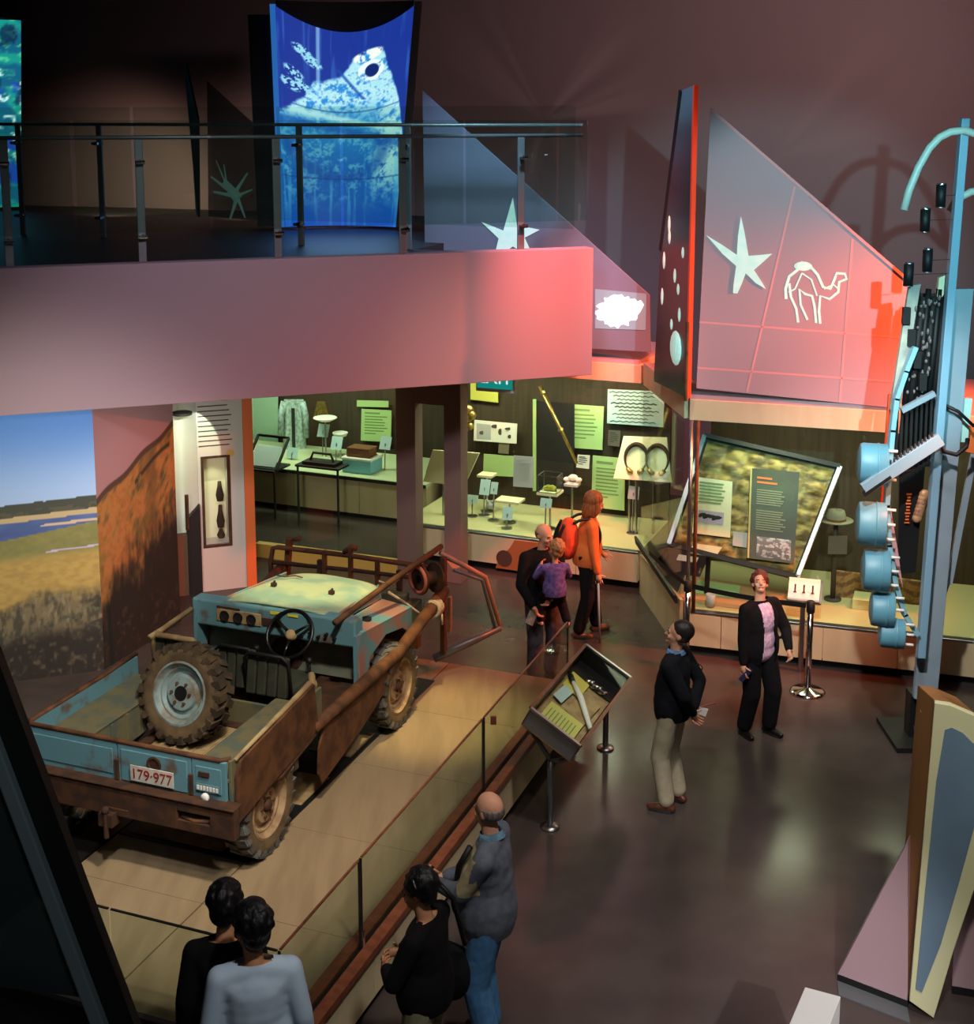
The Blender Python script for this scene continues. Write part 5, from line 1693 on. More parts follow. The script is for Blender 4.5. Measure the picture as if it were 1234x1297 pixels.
# --- seats
for k, (x, wd, yy, tilt) in enumerate(((-.58, .44, 1.12, .10), (.02, .36, 1.12, .12), (.36, .40, 1.06, .16))):
    rt = Matrix.Rotation(-tilt, 3, 'X')
    s_ = MB().box((x, yy + .27, .80), (wd, .44, .10)).build('seat_cushion', M['seat'], VEH, bevel=.03)
    bk = MB()
    for q in range(4):
        bk.box(V3((x, yy, .98)) + V3((-wd / 2 + wd * (q + .5) / 4, 0, 0)), (wd / 4 - .012, .05, .34), rt)
    b_ = bk.build('seat_back', M['seat'], VEH, bevel=.012)
    fr = [V3((x - wd / 2 - .01, yy + .03, .72)), V3((x - wd / 2 - .01, yy - .02, 1.12)), V3((x - wd / 2 + .04, yy - .03, 1.17)), V3((x + wd / 2 - .04, yy - .03, 1.17)), V3((x + wd / 2 + .01, yy - .02, 1.12)), V3((x + wd / 2 + .01, yy + .03, .72))]
    MB().tube(fr, .016 if k else .026, 8).build('seat_frame', M['tan'] if k == 0 else M['black'], b_, True)
# handbrake and levers
mb = MB().tube([(.55, 1.55, .60), (.55, 1.45, .85), (.56, 1.42, .98)], .012, 6).ell((.56, 1.42, 1.0), (.028, .028, .03))
mb.tube([(.0, 1.62, .62), (-.02, 1.55, .88), (-.02, 1.52, .97)], .012, 6).ell((-.02, 1.52, .99), (.03, .03, .03))
mb.build('gear_levers', M['black'], VEH, True)
MB().box((.0, 1.45, .585), (1.66, .95, .02)).build('cab_floor', M['rust_dark'], VEH)
MB().tube([(.86, .92, .98), (.80, 1.02, 1.06), (.74, 1.12, 1.02), (.72, 1.2, .8)], .03, 8).ell((.74, 1.12, .93), (.05, .05, .06)).build('door_post_stub', M['tan'], VEH, True)

# --- scuttle and dash
DY = 1.78
MB().box((-.02, DY + .09, 1.13), (1.68, .16, .25)).build('scuttle', B, VEH, bevel=.02)
MB().box((-.02, DY + .24, .83), (1.62, .03, .44)).build('bulkhead', mat('dusty_bulkhead', rgb(128, 132, 112), .8, 0, rgb(96, 112, 108), 5, .8), VEH)
for x in (.80, -.84):
    MB().prism([(x, DY, .60), (x, DY, 1.12), (x, DY + .16, 1.12), (x, DY + .16, .60)], (.035, 0, 0)).build('door_pillar', B, VEH)
ip = MB().box((-.36, DY + .005, 1.135), (.46, .014, .115)).build('instrument_panel', M['tan'], VEH, bevel=.004)
for k, x in enumerate((-.50, -.36, -.22)):
    MB().lathe([(0, 0), (.045, 0), (.05, .012), (.042, .014), (.040, .004), (0, .004)], (x, DY - .002, 1.135), (0, -1, 0), 18).build('gauge', M['soft_black'], ip)
MB().box((-.02, DY + .006, 1.13), (.20, .012, .07)).build('dash_slot', M['rust_dark'], VEH)
MB().box((-.47, DY + .006, 1.205), (.24, .010, .02)).build('dash_slot', M['rust_dark'], VEH)
for x in (.02, .20):
    MB().box((x, DY + .006, 1.225), (.10, .008, .026)).build('yellow_label', mat('yellow_sticker', rgb(224, 212, 60), .5), VEH)
mb = MB()
for k in range(5):
    mb.cyl((.30 + .08 * k, DY + .01, 1.07 + .03 * (k % 2)), (.30 + .08 * k, DY - .03, 1.07 + .03 * (k % 2)), .014, n=8)
mb.build('dash_knobs', M['black'], VEH)
# steering wheel
SWc = vl(367, 803, z=1.10)
sax = V3((.05, -.80, .60)).normalized()
sx_ = V3((1, 0, 0)); sx_ = (sx_ - sax * sx_.dot(sax)).normalized(); sy_ = sax.cross(sx_)
ring = [SWc + (sx_ * math.cos(2 * PI * k / 36) + sy_ * math.sin(2 * PI * k / 36)) * .215 for k in range(36)]
sw = MB().tube(ring, .016, 8, closed=True).build('steering_wheel', M['plastic'], VEH, True)
for a in (35, 145, 270):
    d_ = sx_ * math.cos(R(a)) + sy_ * math.sin(R(a))
    MB().tube([SWc - sax * .03 + d_ * .03, SWc + d_ * .21], [.016, .010], 8).build('spoke', M['plastic'], sw, True)
MB().lathe([(.045, -.05), (.046, .0), (.03, .016), (0, .018)], SWc - sax * .01, sax, 20).build('horn_cap', M['tan'], sw, True)
MB().cyl(SWc - sax * .04, SWc - sax * .75, .022, n=10).build('steering_column', M['black'], VEH)

# --- bonnet
bw = lambda v: (-.64 + .20 * v, .61 - .05 * v)


def bonnet(u, v):
    a, b = bw(v)
    x = a + (b - a) * u
    e = 1 - (2 * u - 1) ** 6
    z = 1.262 + .022 * (1 - (2 * u - 1) ** 2) * (1 - v * .3) - .055 * (1 - e) - .05 * v ** 4 + .006 * math.sin(u * 9 + v * 4) * math.sin(v * 7)
    return V3((x, DY + .06 + 1.02 * v, z))


o = MB().grid(bonnet, 28, 24).build('bonnet', M['body_pale'], VEH, True)
sd = o.modifiers.new('thick', 'SOLIDIFY'); sd.thickness = .02
for px_, py_ in ((347, 742), (420, 752)):
    q = vl(px_, py_, z=1.28)
    MB().box((q.x, q.y, 1.295), (.05, .035, .03)).cyl((q.x, q.y, 1.30), (q.x + .01, q.y, 1.33), .012, n=8).build('bonnet_latch', M['rust_dark'], o)
q = vl(365, 732, z=1.28)
MB().tube([q + V3((-.12, 0, .012)), q + V3((-.02, -.03, .02)), q + V3((.05, .05, .014)), q + V3((.14, .03, .012))], .007, 6).build('loose_wire', M['rust'], VEH, True)
# wings: top shelf, side, front face
for sx in (-1, 1):
    top = MB()
    xo, xi = .85 * sx, .60 * sx
    top.prism([V3((xi, DY + .08, 1.17)), V3((xo, DY + .08, 1.13)), V3((xo, 2.92, 1.0)), V3((xi * .9, 2.92, 1.04))], V3((0, 0, -.025)))
    top.prism([V3((xi * .98, DY + .08, 1.17)), V3((xi * .9, 2.92, 1.04)), V3((xi * .86, 2.92, 1.18)), V3((xi, DY + .08, 1.255))], V3((-.02 * sx, 0, 0)))
    o = top.build('wing_top', M['body_pink'], VEH, bevel=.008)
    for yy in (2.0, 2.2):
        MB().lathe([(0, 0), (.05, 0), (.05, .01), (0, .01)], ((xo + xi) / 2, yy, 1.152 - .12 * (yy - 1.9)), (0, -.1, 1), 14).build('shelf_hole', M['black'], o)
    arch = [V3((xo, DY + .02, .60)), V3((xo, DY + .02, 1.13)), V3((xo, 2.92, 1.0)), V3((xo, 2.92, .72)), V3((xo, 2.72, .86)), V3((xo, 2.35, .93)), V3((xo, 2.02, .84)), V3((xo, 1.92, .60))]
    MB().prism(arch, V3((-.025 * sx, 0, 0))).build('wing_side', M['body_pink'], VEH, bevel=.005)
    MB().box((.70 * sx, 2.92, .82), (.30, .03, .36)).build('wing_front', M['body_pink'], VEH, bevel=.008)
    MB().lathe([(0, 0), (.09, 0), (.10, .03), (.08, .05), (0, .06)], (.70 * sx, 2.935, .85), (0, 1, 0), 20).build('headlamp', M['grey_metal'], VEH, True)
gr = MB()
for k in range(11):
    gr.box((-.40 + .08 * k, 2.90, .86), (.02, .025, .40))
gr.box((0, 2.90, 1.07), (.92, .03, .04)).box((0, 2.90, .65), (.92, .03, .04))
gr.build('grille', M['grey_metal'], VEH)
MB().box((0, 2.84, .86), (.84, .06, .42)).build('radiator', M['black'], VEH)
MB().box((0, 3.15, .56), (1.66, .10, .13)).build('front_bumper', M['rust'], VEH, bevel=.008)

# --- bull bar and swing frames
YB = 3.52
f_ = lambda px, py, y=YB: vl(px, py, y=y)
a0, a1, a2, a3 = f_(343, 710), f_(352, 693), f_(446, 704), f_(545, 719)
bb = MB().tube([a0 + V3((0, 0, -.2)), a0, a1 + V3((-.06, 0, -.02)), a1, a2, a3], .026, 10).build('bull_bar', M['rust'], VEH, True)
MB().tube([f_(342, 712), f_(446, 722), f_(550, 735)], .022, 8).build('lower_rail', M['rust_dark'], VEH, True)
for px_, y0_, y1_ in ((411, 697, 726), (444, 694, 728), (478, 710, 732)):
    q, q2 = f_(px_, y0_), f_(px_, y1_)
    MB().beam(q, V3((q2.x, q2.y, .6)), .05, .04, (1, 0, 0)).build('bar_upright', M['rust'], VEH, bevel=.004)
MB().tube([f_(436, 700), f_(446, 692), f_(452, 695)], .03, 8).build('bar_ornament', M['rust'], VEH, True)
for x in (-.45, .45):
    MB().beam((x, 3.15, .56), (x, YB, .62), .07, .08).build('bar_bracket', M['rust_dark'], VEH)
    MB().beam((x, YB - .02, .52), (x, YB, 1.12), .05, .05, (1, 0, 0)).build('bar_upright', M['rust_dark'], VEH)
# long diagonal pole from the scuttle corner to the bar
p0, p1 = vl(424, 789, z=1.27), f_(559, 692, 3.66)
MB().tube([p0, (p0 + p1) / 2 + V3((0, 0, .01)), p1], .028, 8).build('diagonal_pole', M['rust'], VEH, True)
MB().tube([vl(492, 750, x=.62), vl(515, 765, x=.75), vl(535, 780, x=.88)], .014, 8).build('cable', M['rope'], VEH, True)
q = vl(550, 770, x=.93)
mb = MB()
for k in range(4):
    mb.tube([q + V3((.075 * math.cos(2 * PI * i / 14), -.05 + .03 * k + .01 * math.sin(i), .075 * math.sin(2 * PI * i / 14))) for i in range(14)], .018, 6, closed=True)
mb.tube([q + V3((.08, 0, -.05)), q + V3((.085, .0, -.16))], .012, 6)
mb.build('rope_binding', M['rope'], VEH, True)
MB().tube([f_(480, 736, 3.0), f_(495, 741, 3.1), f_(506, 733, 3.2)], .01, 6).build('wire', M['rope'], VEH, True)
# winch reel
rc = f_(540, 733, 3.30)
MB().lathe([(.04, -.12), (.15, -.12), (.15, -.10), (.07, -.09), (.07, .06), (.15, .07), (.15, .09), (.04, .09)], rc, (-.5, -.85, .1), 24).build('winch_reel', M['rust_dark'], VEH, 'auto')
MB().tube([rc + V3((-.5, -.85, .1)).normalized() * .1 + V3((.13 * math.cos(2 * PI * i / 20) * .86, -.06 * math.cos(2 * PI * i / 20), .13 * math.sin(2 * PI * i / 20))) for i in range(20)], .02, 8, closed=True).build('reel_ring', mat('worn_red', rgb(170, 92, 78), .6), VEH, True)
MB().slab(f_(475, 750, 3.2) + V3((0, 0, -.08)), V3((.32, 0, .0)), V3((0, .12, 0)), V3((0, 0, .08))).slab(V3((.2, 3.1, .62)), V3((.55, 0, 0)), V3((0, .3, 0)), V3((0, 0, .28))).build('winch_box', M['tub_in'], VEH, bevel=.01)
# right swing frame: post plus angled loop with mesh of its own depth
pt, pb_ = f_(562, 706, 3.60), f_(562, 828, 3.60)
MB().beam(pb_, pt, .07, .05, (1, 0, 0)).build('frame_post', M['rust'], VEH, bevel=.004)
w1, w2, w3, w4 = f_(558, 700, 3.62), f_(615, 731, 4.05), f_(634, 795, 4.05), f_(550, 834, 3.56)
MB().tube([w1, w2, w3], [.026, .026, .024], 8).build('frame_loop', mat('salmon_metal', rgb(200, 136, 106), .5, .2, rgb(150, 130, 100), 6, .8), VEH, True)
MB().tube([w3, (w3 + w4) / 2, w4], [.035, .045, .045], 8).build('frame_foot', M['grey_metal'], VEH, True)
MB().tube([f_(575, 722, 3.68), f_(611, 735, 4.0), f_(627, 795, 4.0)], .018, 8).build('inner_loop', M['grey_metal'], VEH, True)
MB().beam(f_(570, 756, 3.7), f_(570, 800, 3.7), .05, .03, (1, 0, 0)).build('hanging_strap', M['rim_rust'], VEH)
MB().prism([w1 + V3((0, .02, -.02)), w2 * .5 + w1 * .5, f_(575, 722, 3.7)], V3((0, .012, 0))).build('corner_gusset', M['grey_metal'], VEH)
# matching frame on the far side
mw = [V3((-.75, 3.62, 1.28)), V3((-1.1, 4.05, 1.1)), V3((-1.2, 4.05, .45)), V3((-.9, 3.56, .27))]
MB().tube(mw, .026, 8).build('frame_loop', M['rust'], VEH, True)
MB().beam((-.95, 3.6, .27), (-.85, 3.6, 1.28), .07, .05, (1, 0, 0)).build('frame_post', M['rust'], VEH)
# far-side grab rail of the cab
MB().tube([(-.80, 1.05, 1.16), (-.86, 1.3, 1.12), (-.84, 1.75, 1.16)], .025, 8).build('grab_rail', M['tan'], VEH, True)

# ================================================================== THE BLUE SCULPTURE
SY = 12.3
SV = Vector((4.05, SY, 0))
S = thing('tall_sculpture', 'tall blue and grey sculpture of mast, arched tubes, drums and toothed bar', 'sculpture', SV)
sp3 = lambda px, py, dy=0.: onY(px, py, SY + dy) - SV
XZ = Vector((0, 1, 0))
BG, BPn = M['blue_grey'], M['blue_paint']
ma, mb_ = sp3(1222, 150), sp3(1166, 832)
MB().beam(ma, mb_, .075, .09, XZ).build('mast', mat('pale_blue_mast', rgb(128, 168, 190), .45), S, bevel=.006)
b0, b1, b2, b3 = sp3(1197, 366, .14), sp3(1234, 366, .14), sp3(1187, 893, .14), sp3(1158, 885, .14)
MB().prism([b0, b1, b2, b3], (0, .06, 0)).build('tall_board', BG, S, bevel=.006)
p = sp3(1168, 885, .2)
MB().slab((p.x - .11, p.y, 0), (.22, 0, 0), (0, .16, 0), (0, 0, p.z + .05)).slab((p.x - .3, p.y - .25, 0), (.6, 0, 0), (0, .7, 0), (0, 0, .05)).build('foot_post', M['black'], S)
# arches
for e, a, pxs in ((0, 0, ((1145, 266), (1152, 240), (1163, 213), (1177, 188), (1190, 174), (1204, 167), (1222, 165), (1244, 172), (1264, 192), (1280, 222), (1290, 262))),
                  (.45, 0, ((1203, 268), (1209, 258), (1218, 249), (1230, 243), (1246, 241), (1262, 246), (1276, 262)))):
    MB().tube([sp3(x, y, e - .1) for x, y in pxs], .036, 10).build('arched_tube', mat('pale_enamel', rgb(196, 204, 194), .4) if True else None, S, True)
# small dark cylinders hung on thin wires
for x, y in ((1192, 248), (1172, 279), (1175, 330), (1151, 348)):
    c = sp3(x, y, -.12)
    o = MB().cyl(c - UP * .10, c + UP * .10, .045, n=14).build('dark_canister', M['black'], S, True)
    MB().cyl(c + UP * .10, c + UP * .112, .045, n=14).cyl(c - UP * .105, c - UP * .10, .045, n=14).build('pale_end', M['steel'], o)
    MB().beam(c, c * 1 + Vector(((ma.x + (mb_.x - ma.x) * ((ma.z - c.z) / (ma.z - mb_.z))) - c.x, .12, 0)), .004, .004).build('thin_arm', M['black'], o)
# upper slabs, slats and bars
MB().prism([sp3(1152, 362), sp3(1167, 360), sp3(1140, 520), sp3(1128, 520)], (0, .05, 0)).build('cream_slab', mat('cream_slab', rgb(190, 190, 170), .6, 0, rgb(130, 130, 132), 4, .8), S, bevel=.004)
MB().prism([sp3(1190, 352, .1), sp3(1203, 346, .1), sp3(1205, 362, .1), sp3(1186, 385, .1)], (0, .05, 0)).build('cream_tip', M['cream'], S)
for k in range(6):
    t_ = k / 5
    xa, xb = 1163 + 34 * t_, 1146 + 38 * t_
    MB().tube([sp3(xa, 366 + 10 * (k % 2), .04 + .02 * k), sp3((xa + xb) / 2, 440, .04 + .02 * k), sp3(xb, 512 - 14 * t_, .04 + .02 * k)], .028, 8).build('dark_slat', M['soft_black'] if k % 2 else M['black'], S, True)
mb = MB()
rng = random.Random(11)
for k in range(46):
    t_ = rng.random()
    y = 372 + 136 * t_
    x = 1162 - 20 * t_ + rng.random() * 30
    mb.ell(sp3(x, y, .0 + .04 * rng.random()), (.014, .014, .014 + .02 * rng.random()), None, 6, 4)
tag(mb.build('small_knobs', mat('knob_metal', rgb(150, 140, 136), .4, .6), S), kind='stuff')
for k in range(4):
    c = sp3(1148 + 7 * k, 400 + 28 * k, -.02)
    MB().box(c, (.07, .05, .16)).build('dark_block', M['black'], S, bevel=.004)
MB().beam(sp3(1142, 520, -.04), sp3(1184, 498, -.04), .05, .05, XZ).build('cross_bar', BG, S)
for k in range(8):
    x = 1137 + 6.2 * k
    MB().beam(sp3(x, 520 - 2.6 * k, .06), sp3(x - 3, 596 - 3.4 * k, .06), .022, .022, XZ).build('grille_bar', M['black'], S)
MB().prism([sp3(1166, 372, .2), sp3(1196, 372, .2), sp3(1182, 590, .2), sp3(1134, 598, .2), sp3(1148, 480, .2)], (0, .03, 0)).build('dark_back_board', M['black'], S)
# curved rail
rail = [(1159, 440), (1147, 470), (1135, 505), (1130, 545), (1126, 590), (1123, 640), (1126, 690), (1134, 740), (1146, 778), (1162, 803)]
rp = [sp3(x, y, -.06) for x, y in rail]
mb = MB()
for a, b in zip(rp[:-1], rp[1:]):
    mb.beam(a - (b - a) * .03, b + (b - a) * .03, .045, .08, XZ)
mb.build('curved_rail', mat('rail_blue', rgb(132, 182, 198), .45), S)
MB().prism([sp3(1126, 500, .1), sp3(1133, 500, .1), sp3(1124, 650, .1), sp3(1115, 650, .1)], (0, .03, 0)).build('orange_strip', mat('orange_strip', rgb(226, 84, 40), .5), S)
MB().prism([sp3(1128, 640, .02), sp3(1138, 700, .02), sp3(1144, 745, .02), sp3(1131, 700, .02)], (0, .03, 0)).build('pink_strip', mat('pink_strip', rgb(200, 150, 150), .5), S)
# drums
for k, (x, y, hh, wd) in enumerate(((1106, 588, 50, 36), (1104, 663, 52, 36), (1110, 722, 50, 34), (1118, 771, 43, 30), (1130, 802, 36, 32))):
    c = sp3(x, y, -.1)
    s_ = 1700 / 13.0
    ax = Vector((.97, -.20, -.02)).normalized()
    L = wd / s_
    r_ = hh / 2 / s_ * 1.03
    o = MB().lathe([(0, -L * .5), (r_ * .55, -L * .52), (r_ * .95, -L * .44), (r_, -L * .34), (r_, L * .42), (r_ * .96, L * .46), (0, L * .46)], c, ax, 28).build('drum', BPn, S, 'auto')
    MB().lathe([(r_ * 1.0, 0), (r_ * 1.03, .006), (r_ * 1.03, .02), (r_, .026)], c + ax * L * .1, ax, 28).build('drum_hoop', BPn, o, True)
    for q in (-.7, 0, .7):
        e = c + ax * L * .46 + UP * (r_ * q)
        MB().cyl(e, e + ax * .09, .014, n=8).build('peg', M['white'], o, True)
# toothed diagonal bar
p0, p1 = sp3(1094, 620, -.3), sp3(1192, 556, -.3)
o = MB().beam(p0, p1, .05, .12, UP).build('toothed_bar', mat('bar_blue', rgb(134, 168, 184), .45), S, bevel=.005)
for k in range(13):
    q = p0 + (p1 - p0) * (.36 + .045 * k)
    MB().cyl(q + UP * .05, q + UP * .11 + Vector((-.01, 0, 0)), .016, .008, 6).build('tooth', M['steel'], o)
MB().beam(p0 - UP * .05, p0 + (p1 - p0) * .35 - UP * .04, .06, .03, UP).build('dark_shoe', M['black'], o)
# lower dark boards with red marks and ornament
MB().prism([sp3(1140, 600, .2), sp3(1172, 592, .2), sp3(1160, 725, .2), sp3(1138, 728, .2)], (0, .03, 0)).build('dark_board', M['black'], S)
mb = MB()
for k in range(10):
    mb.box(sp3(1152 - .35 * k, 626 + 4 * k, .17), (.035 if k % 3 else .05, .004, .016))
tag(mb.build('red_marks', M['orange'], S), kind='stuff')
mb = MB()
for k in range(7):
    mb.ell(sp3(1171 - 1.5 * k, 626 + 5 * k, .12), (.05, .03, .05), None, 8, 5)
mb.build('gilded_ornament', mat('gold_and_pink', rgb(196, 156, 110), .5, .2, rgb(150, 90, 90), 18, .8), S, True)
mb = MB()
mb.tube([sp3(1190, 556, -.1), sp3(1196, 572, -.12), sp3(1212, 576, -.15), sp3(1224, 566, -.15), sp3(1226, 556, -.1)], .022, 8)
mb.tube([sp3(1199, 514, 0), sp3(1214, 521, 0), sp3(1234, 540, 0)], .016, 8)
mb.build('black_cable', M['black'], S, True)
MB().prism([sp3(1220, 505, .2), sp3(1232, 505, .2), sp3(1226, 560, .2), sp3(1214, 560, .2)], (0, .05, 0)).build('pale_block', mat('pale_teal', rgb(170, 214, 206), .5), S)
MB().prism([sp3(1226, 540, .3), sp3(1240, 540, .3), sp3(1236, 575, .3), sp3(1224, 572, .3)], (0, .05, 0)).build('orange_piece', M['orange'], S)
MB().beam(sp3(1234, 575, .3), sp3(1202, 740, .3), .06, .03, XZ).build('blue_strut', BG, S)
MB().beam(sp3(1200, 738, .3), sp3(1160, 850, .24), .05, .03, XZ).build('blue_strut', BG, S)

# ================================================================== LEAF PANEL, FIN, BOX, BEAM
LY = 8.4
LB = onz(1152, 1286)
lp = lambda px, py, o=0.: onP(px, py, LB + Vector((.29, .957, 0)) * o, Vector((.957, -.29, 0)))
t = thing('leaf_panel', 'tall cream leaf-shaped panel with a slate blue inlay and wooden sides', 'panel', LB)
out = [(1184, 890), (1204, 893), (1234, 906), (1262, 930), (1284, 965), (1290, 1000), (1284, 1030), (1262, 1075), (1234, 1128), (1208, 1205), (1183, 1290), (1152, 1268), (1168, 1080)]
Pq = [lp(x, y) - LB for x, y in out]
bk = Vector((.29, .957, 0))
MB().prism(Pq, bk * .05).build('cream_face', mat('cream_frame', rgb(206, 204, 160), .5), t, bevel=.006)
MB().prism([p + bk * .05 for p in Pq], Vector((-.035, .24, 0))).build('wooden_body', mat('panel_wood', rgb(150, 106, 62), .5, 0, rgb(120, 82, 46), 6, .7, .02, .4, (1, 1, .2)), t, bevel=.006)
ins = [(1197, 924), (1206, 921), (1220, 928), (1240, 948), (1258, 985), (1256, 1010), (1236, 1040), (1214, 1120), (1192, 1195), (1168, 1256), (1160, 1252), (1174, 1110), (1186, 990)]
nrm = -bk
MB().prism([lp(x, y) - LB + nrm * .004 for x, y in ins], nrm * .006).build('blue_inlay', mat('slate_blue', rgb(104, 128, 146), .5, 0, rgb(92, 112, 130), 2, .6), t)
MB().slab(lp(1147, 1290) - LB + bk * -.1, Vector((.957, -.29, 0)) * 1.2, bk * .7, UP * .02).build('foot_plate', M['grey_metal'], t)
MB().prism([lp(1170, 903, .2) - LB, lp(1166, 900, .2) - LB, lp(1178, 948, .2) - LB, lp(1186, 960, .2) - LB], bk * .05).build('cream_notch', M['cream'], t)
t = thing('mauve_fin', 'low triangular mauve fin with a black base standing beside the leaf panel', 'panel', onz(1100, 1250))
o_ = t.location.copy()
fa, fb = onz(1061, 1234, .06), onz(1150, 1268, .06)
ft = onP(1150, 1066, fa, (fb - fa))
MB().prism([fa - o_, fb - o_, ft - o_], Vector((.05, .10, 0))).build('sheet', M['sail'], t, bevel=.004)
MB().prism([Vector((fa.x, fa.y, 0)) - o_, Vector((fb.x, fb.y, 0)) - o_, fb - o_, fa - o_], Vector((.05, .10, 0))).build('black_base', M['black'], t)
MB().prism([Vector((fa.x, fa.y, 0)) - o_ + Vector((-.03, -.16, 0)), Vector((fb.x, fb.y, 0)) - o_ + Vector((-.03, -.16, 0)), Vector((fb.x, fb.y, 0)) - o_, Vector((fa.x, fa.y, 0)) - o_], UP * .012).build('floor_trim', M['grey_metal'], t)
q0, q1 = Vector((3.28, 8.62, 0)), Vector((4.6, 8.22, 0))
t = thing('mauve_fin', 'mauve upright panel standing behind the cream leaf panel', 'panel', q0)
MB().prism([Vector((0, 0, .06)), q1 - q0 + UP * .06, q1 - q0 + UP * 1.7, Vector((0, 0, .9))], (.02, .06, 0)).build('sheet', M['sail'], t)
MB().prism([Vector((0, 0, 0)), q1 - q0, q1 - q0 + UP * .06, UP * .06], (.02, .06, 0)).build('black_base', M['black'], t)
# dark low wall at the foot of the sculpture
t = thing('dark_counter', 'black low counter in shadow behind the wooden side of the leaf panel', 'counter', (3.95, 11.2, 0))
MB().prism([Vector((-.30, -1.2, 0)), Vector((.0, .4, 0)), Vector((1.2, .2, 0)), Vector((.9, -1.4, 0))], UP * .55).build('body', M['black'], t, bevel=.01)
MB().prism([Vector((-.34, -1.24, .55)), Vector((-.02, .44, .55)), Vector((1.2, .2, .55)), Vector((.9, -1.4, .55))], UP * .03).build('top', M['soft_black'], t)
# white plinth
wa, wb, wc = onz(1020, 1250, .95), onz(1065, 1262, .95), onz(1000, 1297, .95)
t = thing('white_plinth', 'white narrow plinth block cut by the bottom edge of the view', 'plinth', (wa.x, wa.y, 0))
a, b = wb - wa, (wc - wa) * 1.3
MB().prism([Vector((0, 0, 0)), a, a + b, b], UP * .95).build('block', M['white'], t, bevel=.004)
MB().prism([a * .04 + b * .04, a * .96 + b * .04, a * .96 + b * .96, a * .04 + b * .96], UP * .0 + UP * -.02).build('base_gap', M['black'], t)
# raking beam and glass close to the eye
t = thing('raking_balustrade', 'dark glass screen with a raking grey steel edge in the lower corner', 'balustrade', (-.15, 4.0, 0))
o_ = Vector((-.15, 4, 0))
p0, p1 = onY(-60, 800, 4) - o_, onY(128, 1297, 4) - o_
dd = (p1 - p0)
p2 = p0 + dd * (p0.z / (p0.z - p1.z))
MB().beam(p0, p2, .045, .06, (0, 1, 0)).build('steel_edge', mat('satin_grey_edge', rgb(120, 132, 134), .6), t, bevel=.006)
off = Vector((.07, .03, -.02))
MB().beam(p0 + off, p2 + off * 1 + Vector((0, 0, .0)), .08, .05, (0, 1, 0)).build('black_edge', M['black'], t)
MB().prism([p0 + Vector((-.02, 0, -.05)), p1 + dd * -.07 + Vector((-.02, 0, 0)), onY(-60, 1242, 4) - o_], (0, .012, 0)).build('glass_pane', glass_mat('dark_glass', (.16, .21, .21, 1), .5, (.05, .075, .08, 1), .5), t)

# ================================================================== PEOPLE
def remesh(mb, voxel, smooth=4):
    """one continuous skin grown round overlapping limb volumes"""
    me = mb.mesh('tmp')
    o = bpy.data.objects.new('tmp', me)
    COL.objects.link(o)
    r = o.modifiers.new('r', 'REMESH')
    r.mode = 'VOXEL'
    r.voxel_size = voxel
    r.use_smooth_shade = True
    if smooth:
        s_ = o.modifiers.new('s', 'SMOOTH')
        s_.iterations = smooth
        s_.factor = .5
    dg = bpy.context.evaluated_depsgraph_get()
    m = bpy.data.meshes.new_from_object(o.evaluated_get(dg))
    bpy.data.objects.remove(o)
    bpy.data.meshes.remove(me)
    return m


def cut(me, pred):
    """remove the faces whose centre satisfies pred"""
    bm = bmesh.new()
    bm.from_mesh(me)
    bmesh.ops.delete(bm, geom=[f for f in bm.faces if pred(f.calc_center_median())], context='FACES')
    bm.to_mesh(me)
    bm.free()
    return me


def split(me, z):
    """score the mesh along a level line so that a cut ends clean"""
    bm = bmesh.new()
    bm.from_mesh(me)
    bmesh.ops.bisect_plane(bm, geom=bm.verts[:] + bm.edges[:] + bm.faces[:], plane_co=(0, 0, z), plane_no=(0, 0, 1))
    bm.to_mesh(me)
    bm.free()


def ik(a, b, l1, l2, pole):
    a, b, pole = Vector(a), Vector(b), Vector(pole)
    d = b - a
    L = min(d.length, (l1 + l2) * .999)
    d.normalize()
    x = (l1 * l1 - l2 * l2 + L * L) / (2 * L)
    h = math.sqrt(max(l1 * l1 - x * x, 0))
    p = pole - d * pole.dot(d)
    p.normalize()
    return a + d * x + p * h, a + d * L


def finger(mb, base, d, n, L, r, curl):
    p = [base]
    dir_ = d.normalized()
    ax = dir_.cross(n).normalized()
    for k, f in enumerate((.45, .32, .23)):
        dir_ = Matrix.Rotation(curl * (1 if k else .6), 3, ax) @ dir_
        p.append(p[-1] + dir_ * L * f)
    mb.tube(p, [r, r * .95, r * .85, r * .6], 7)


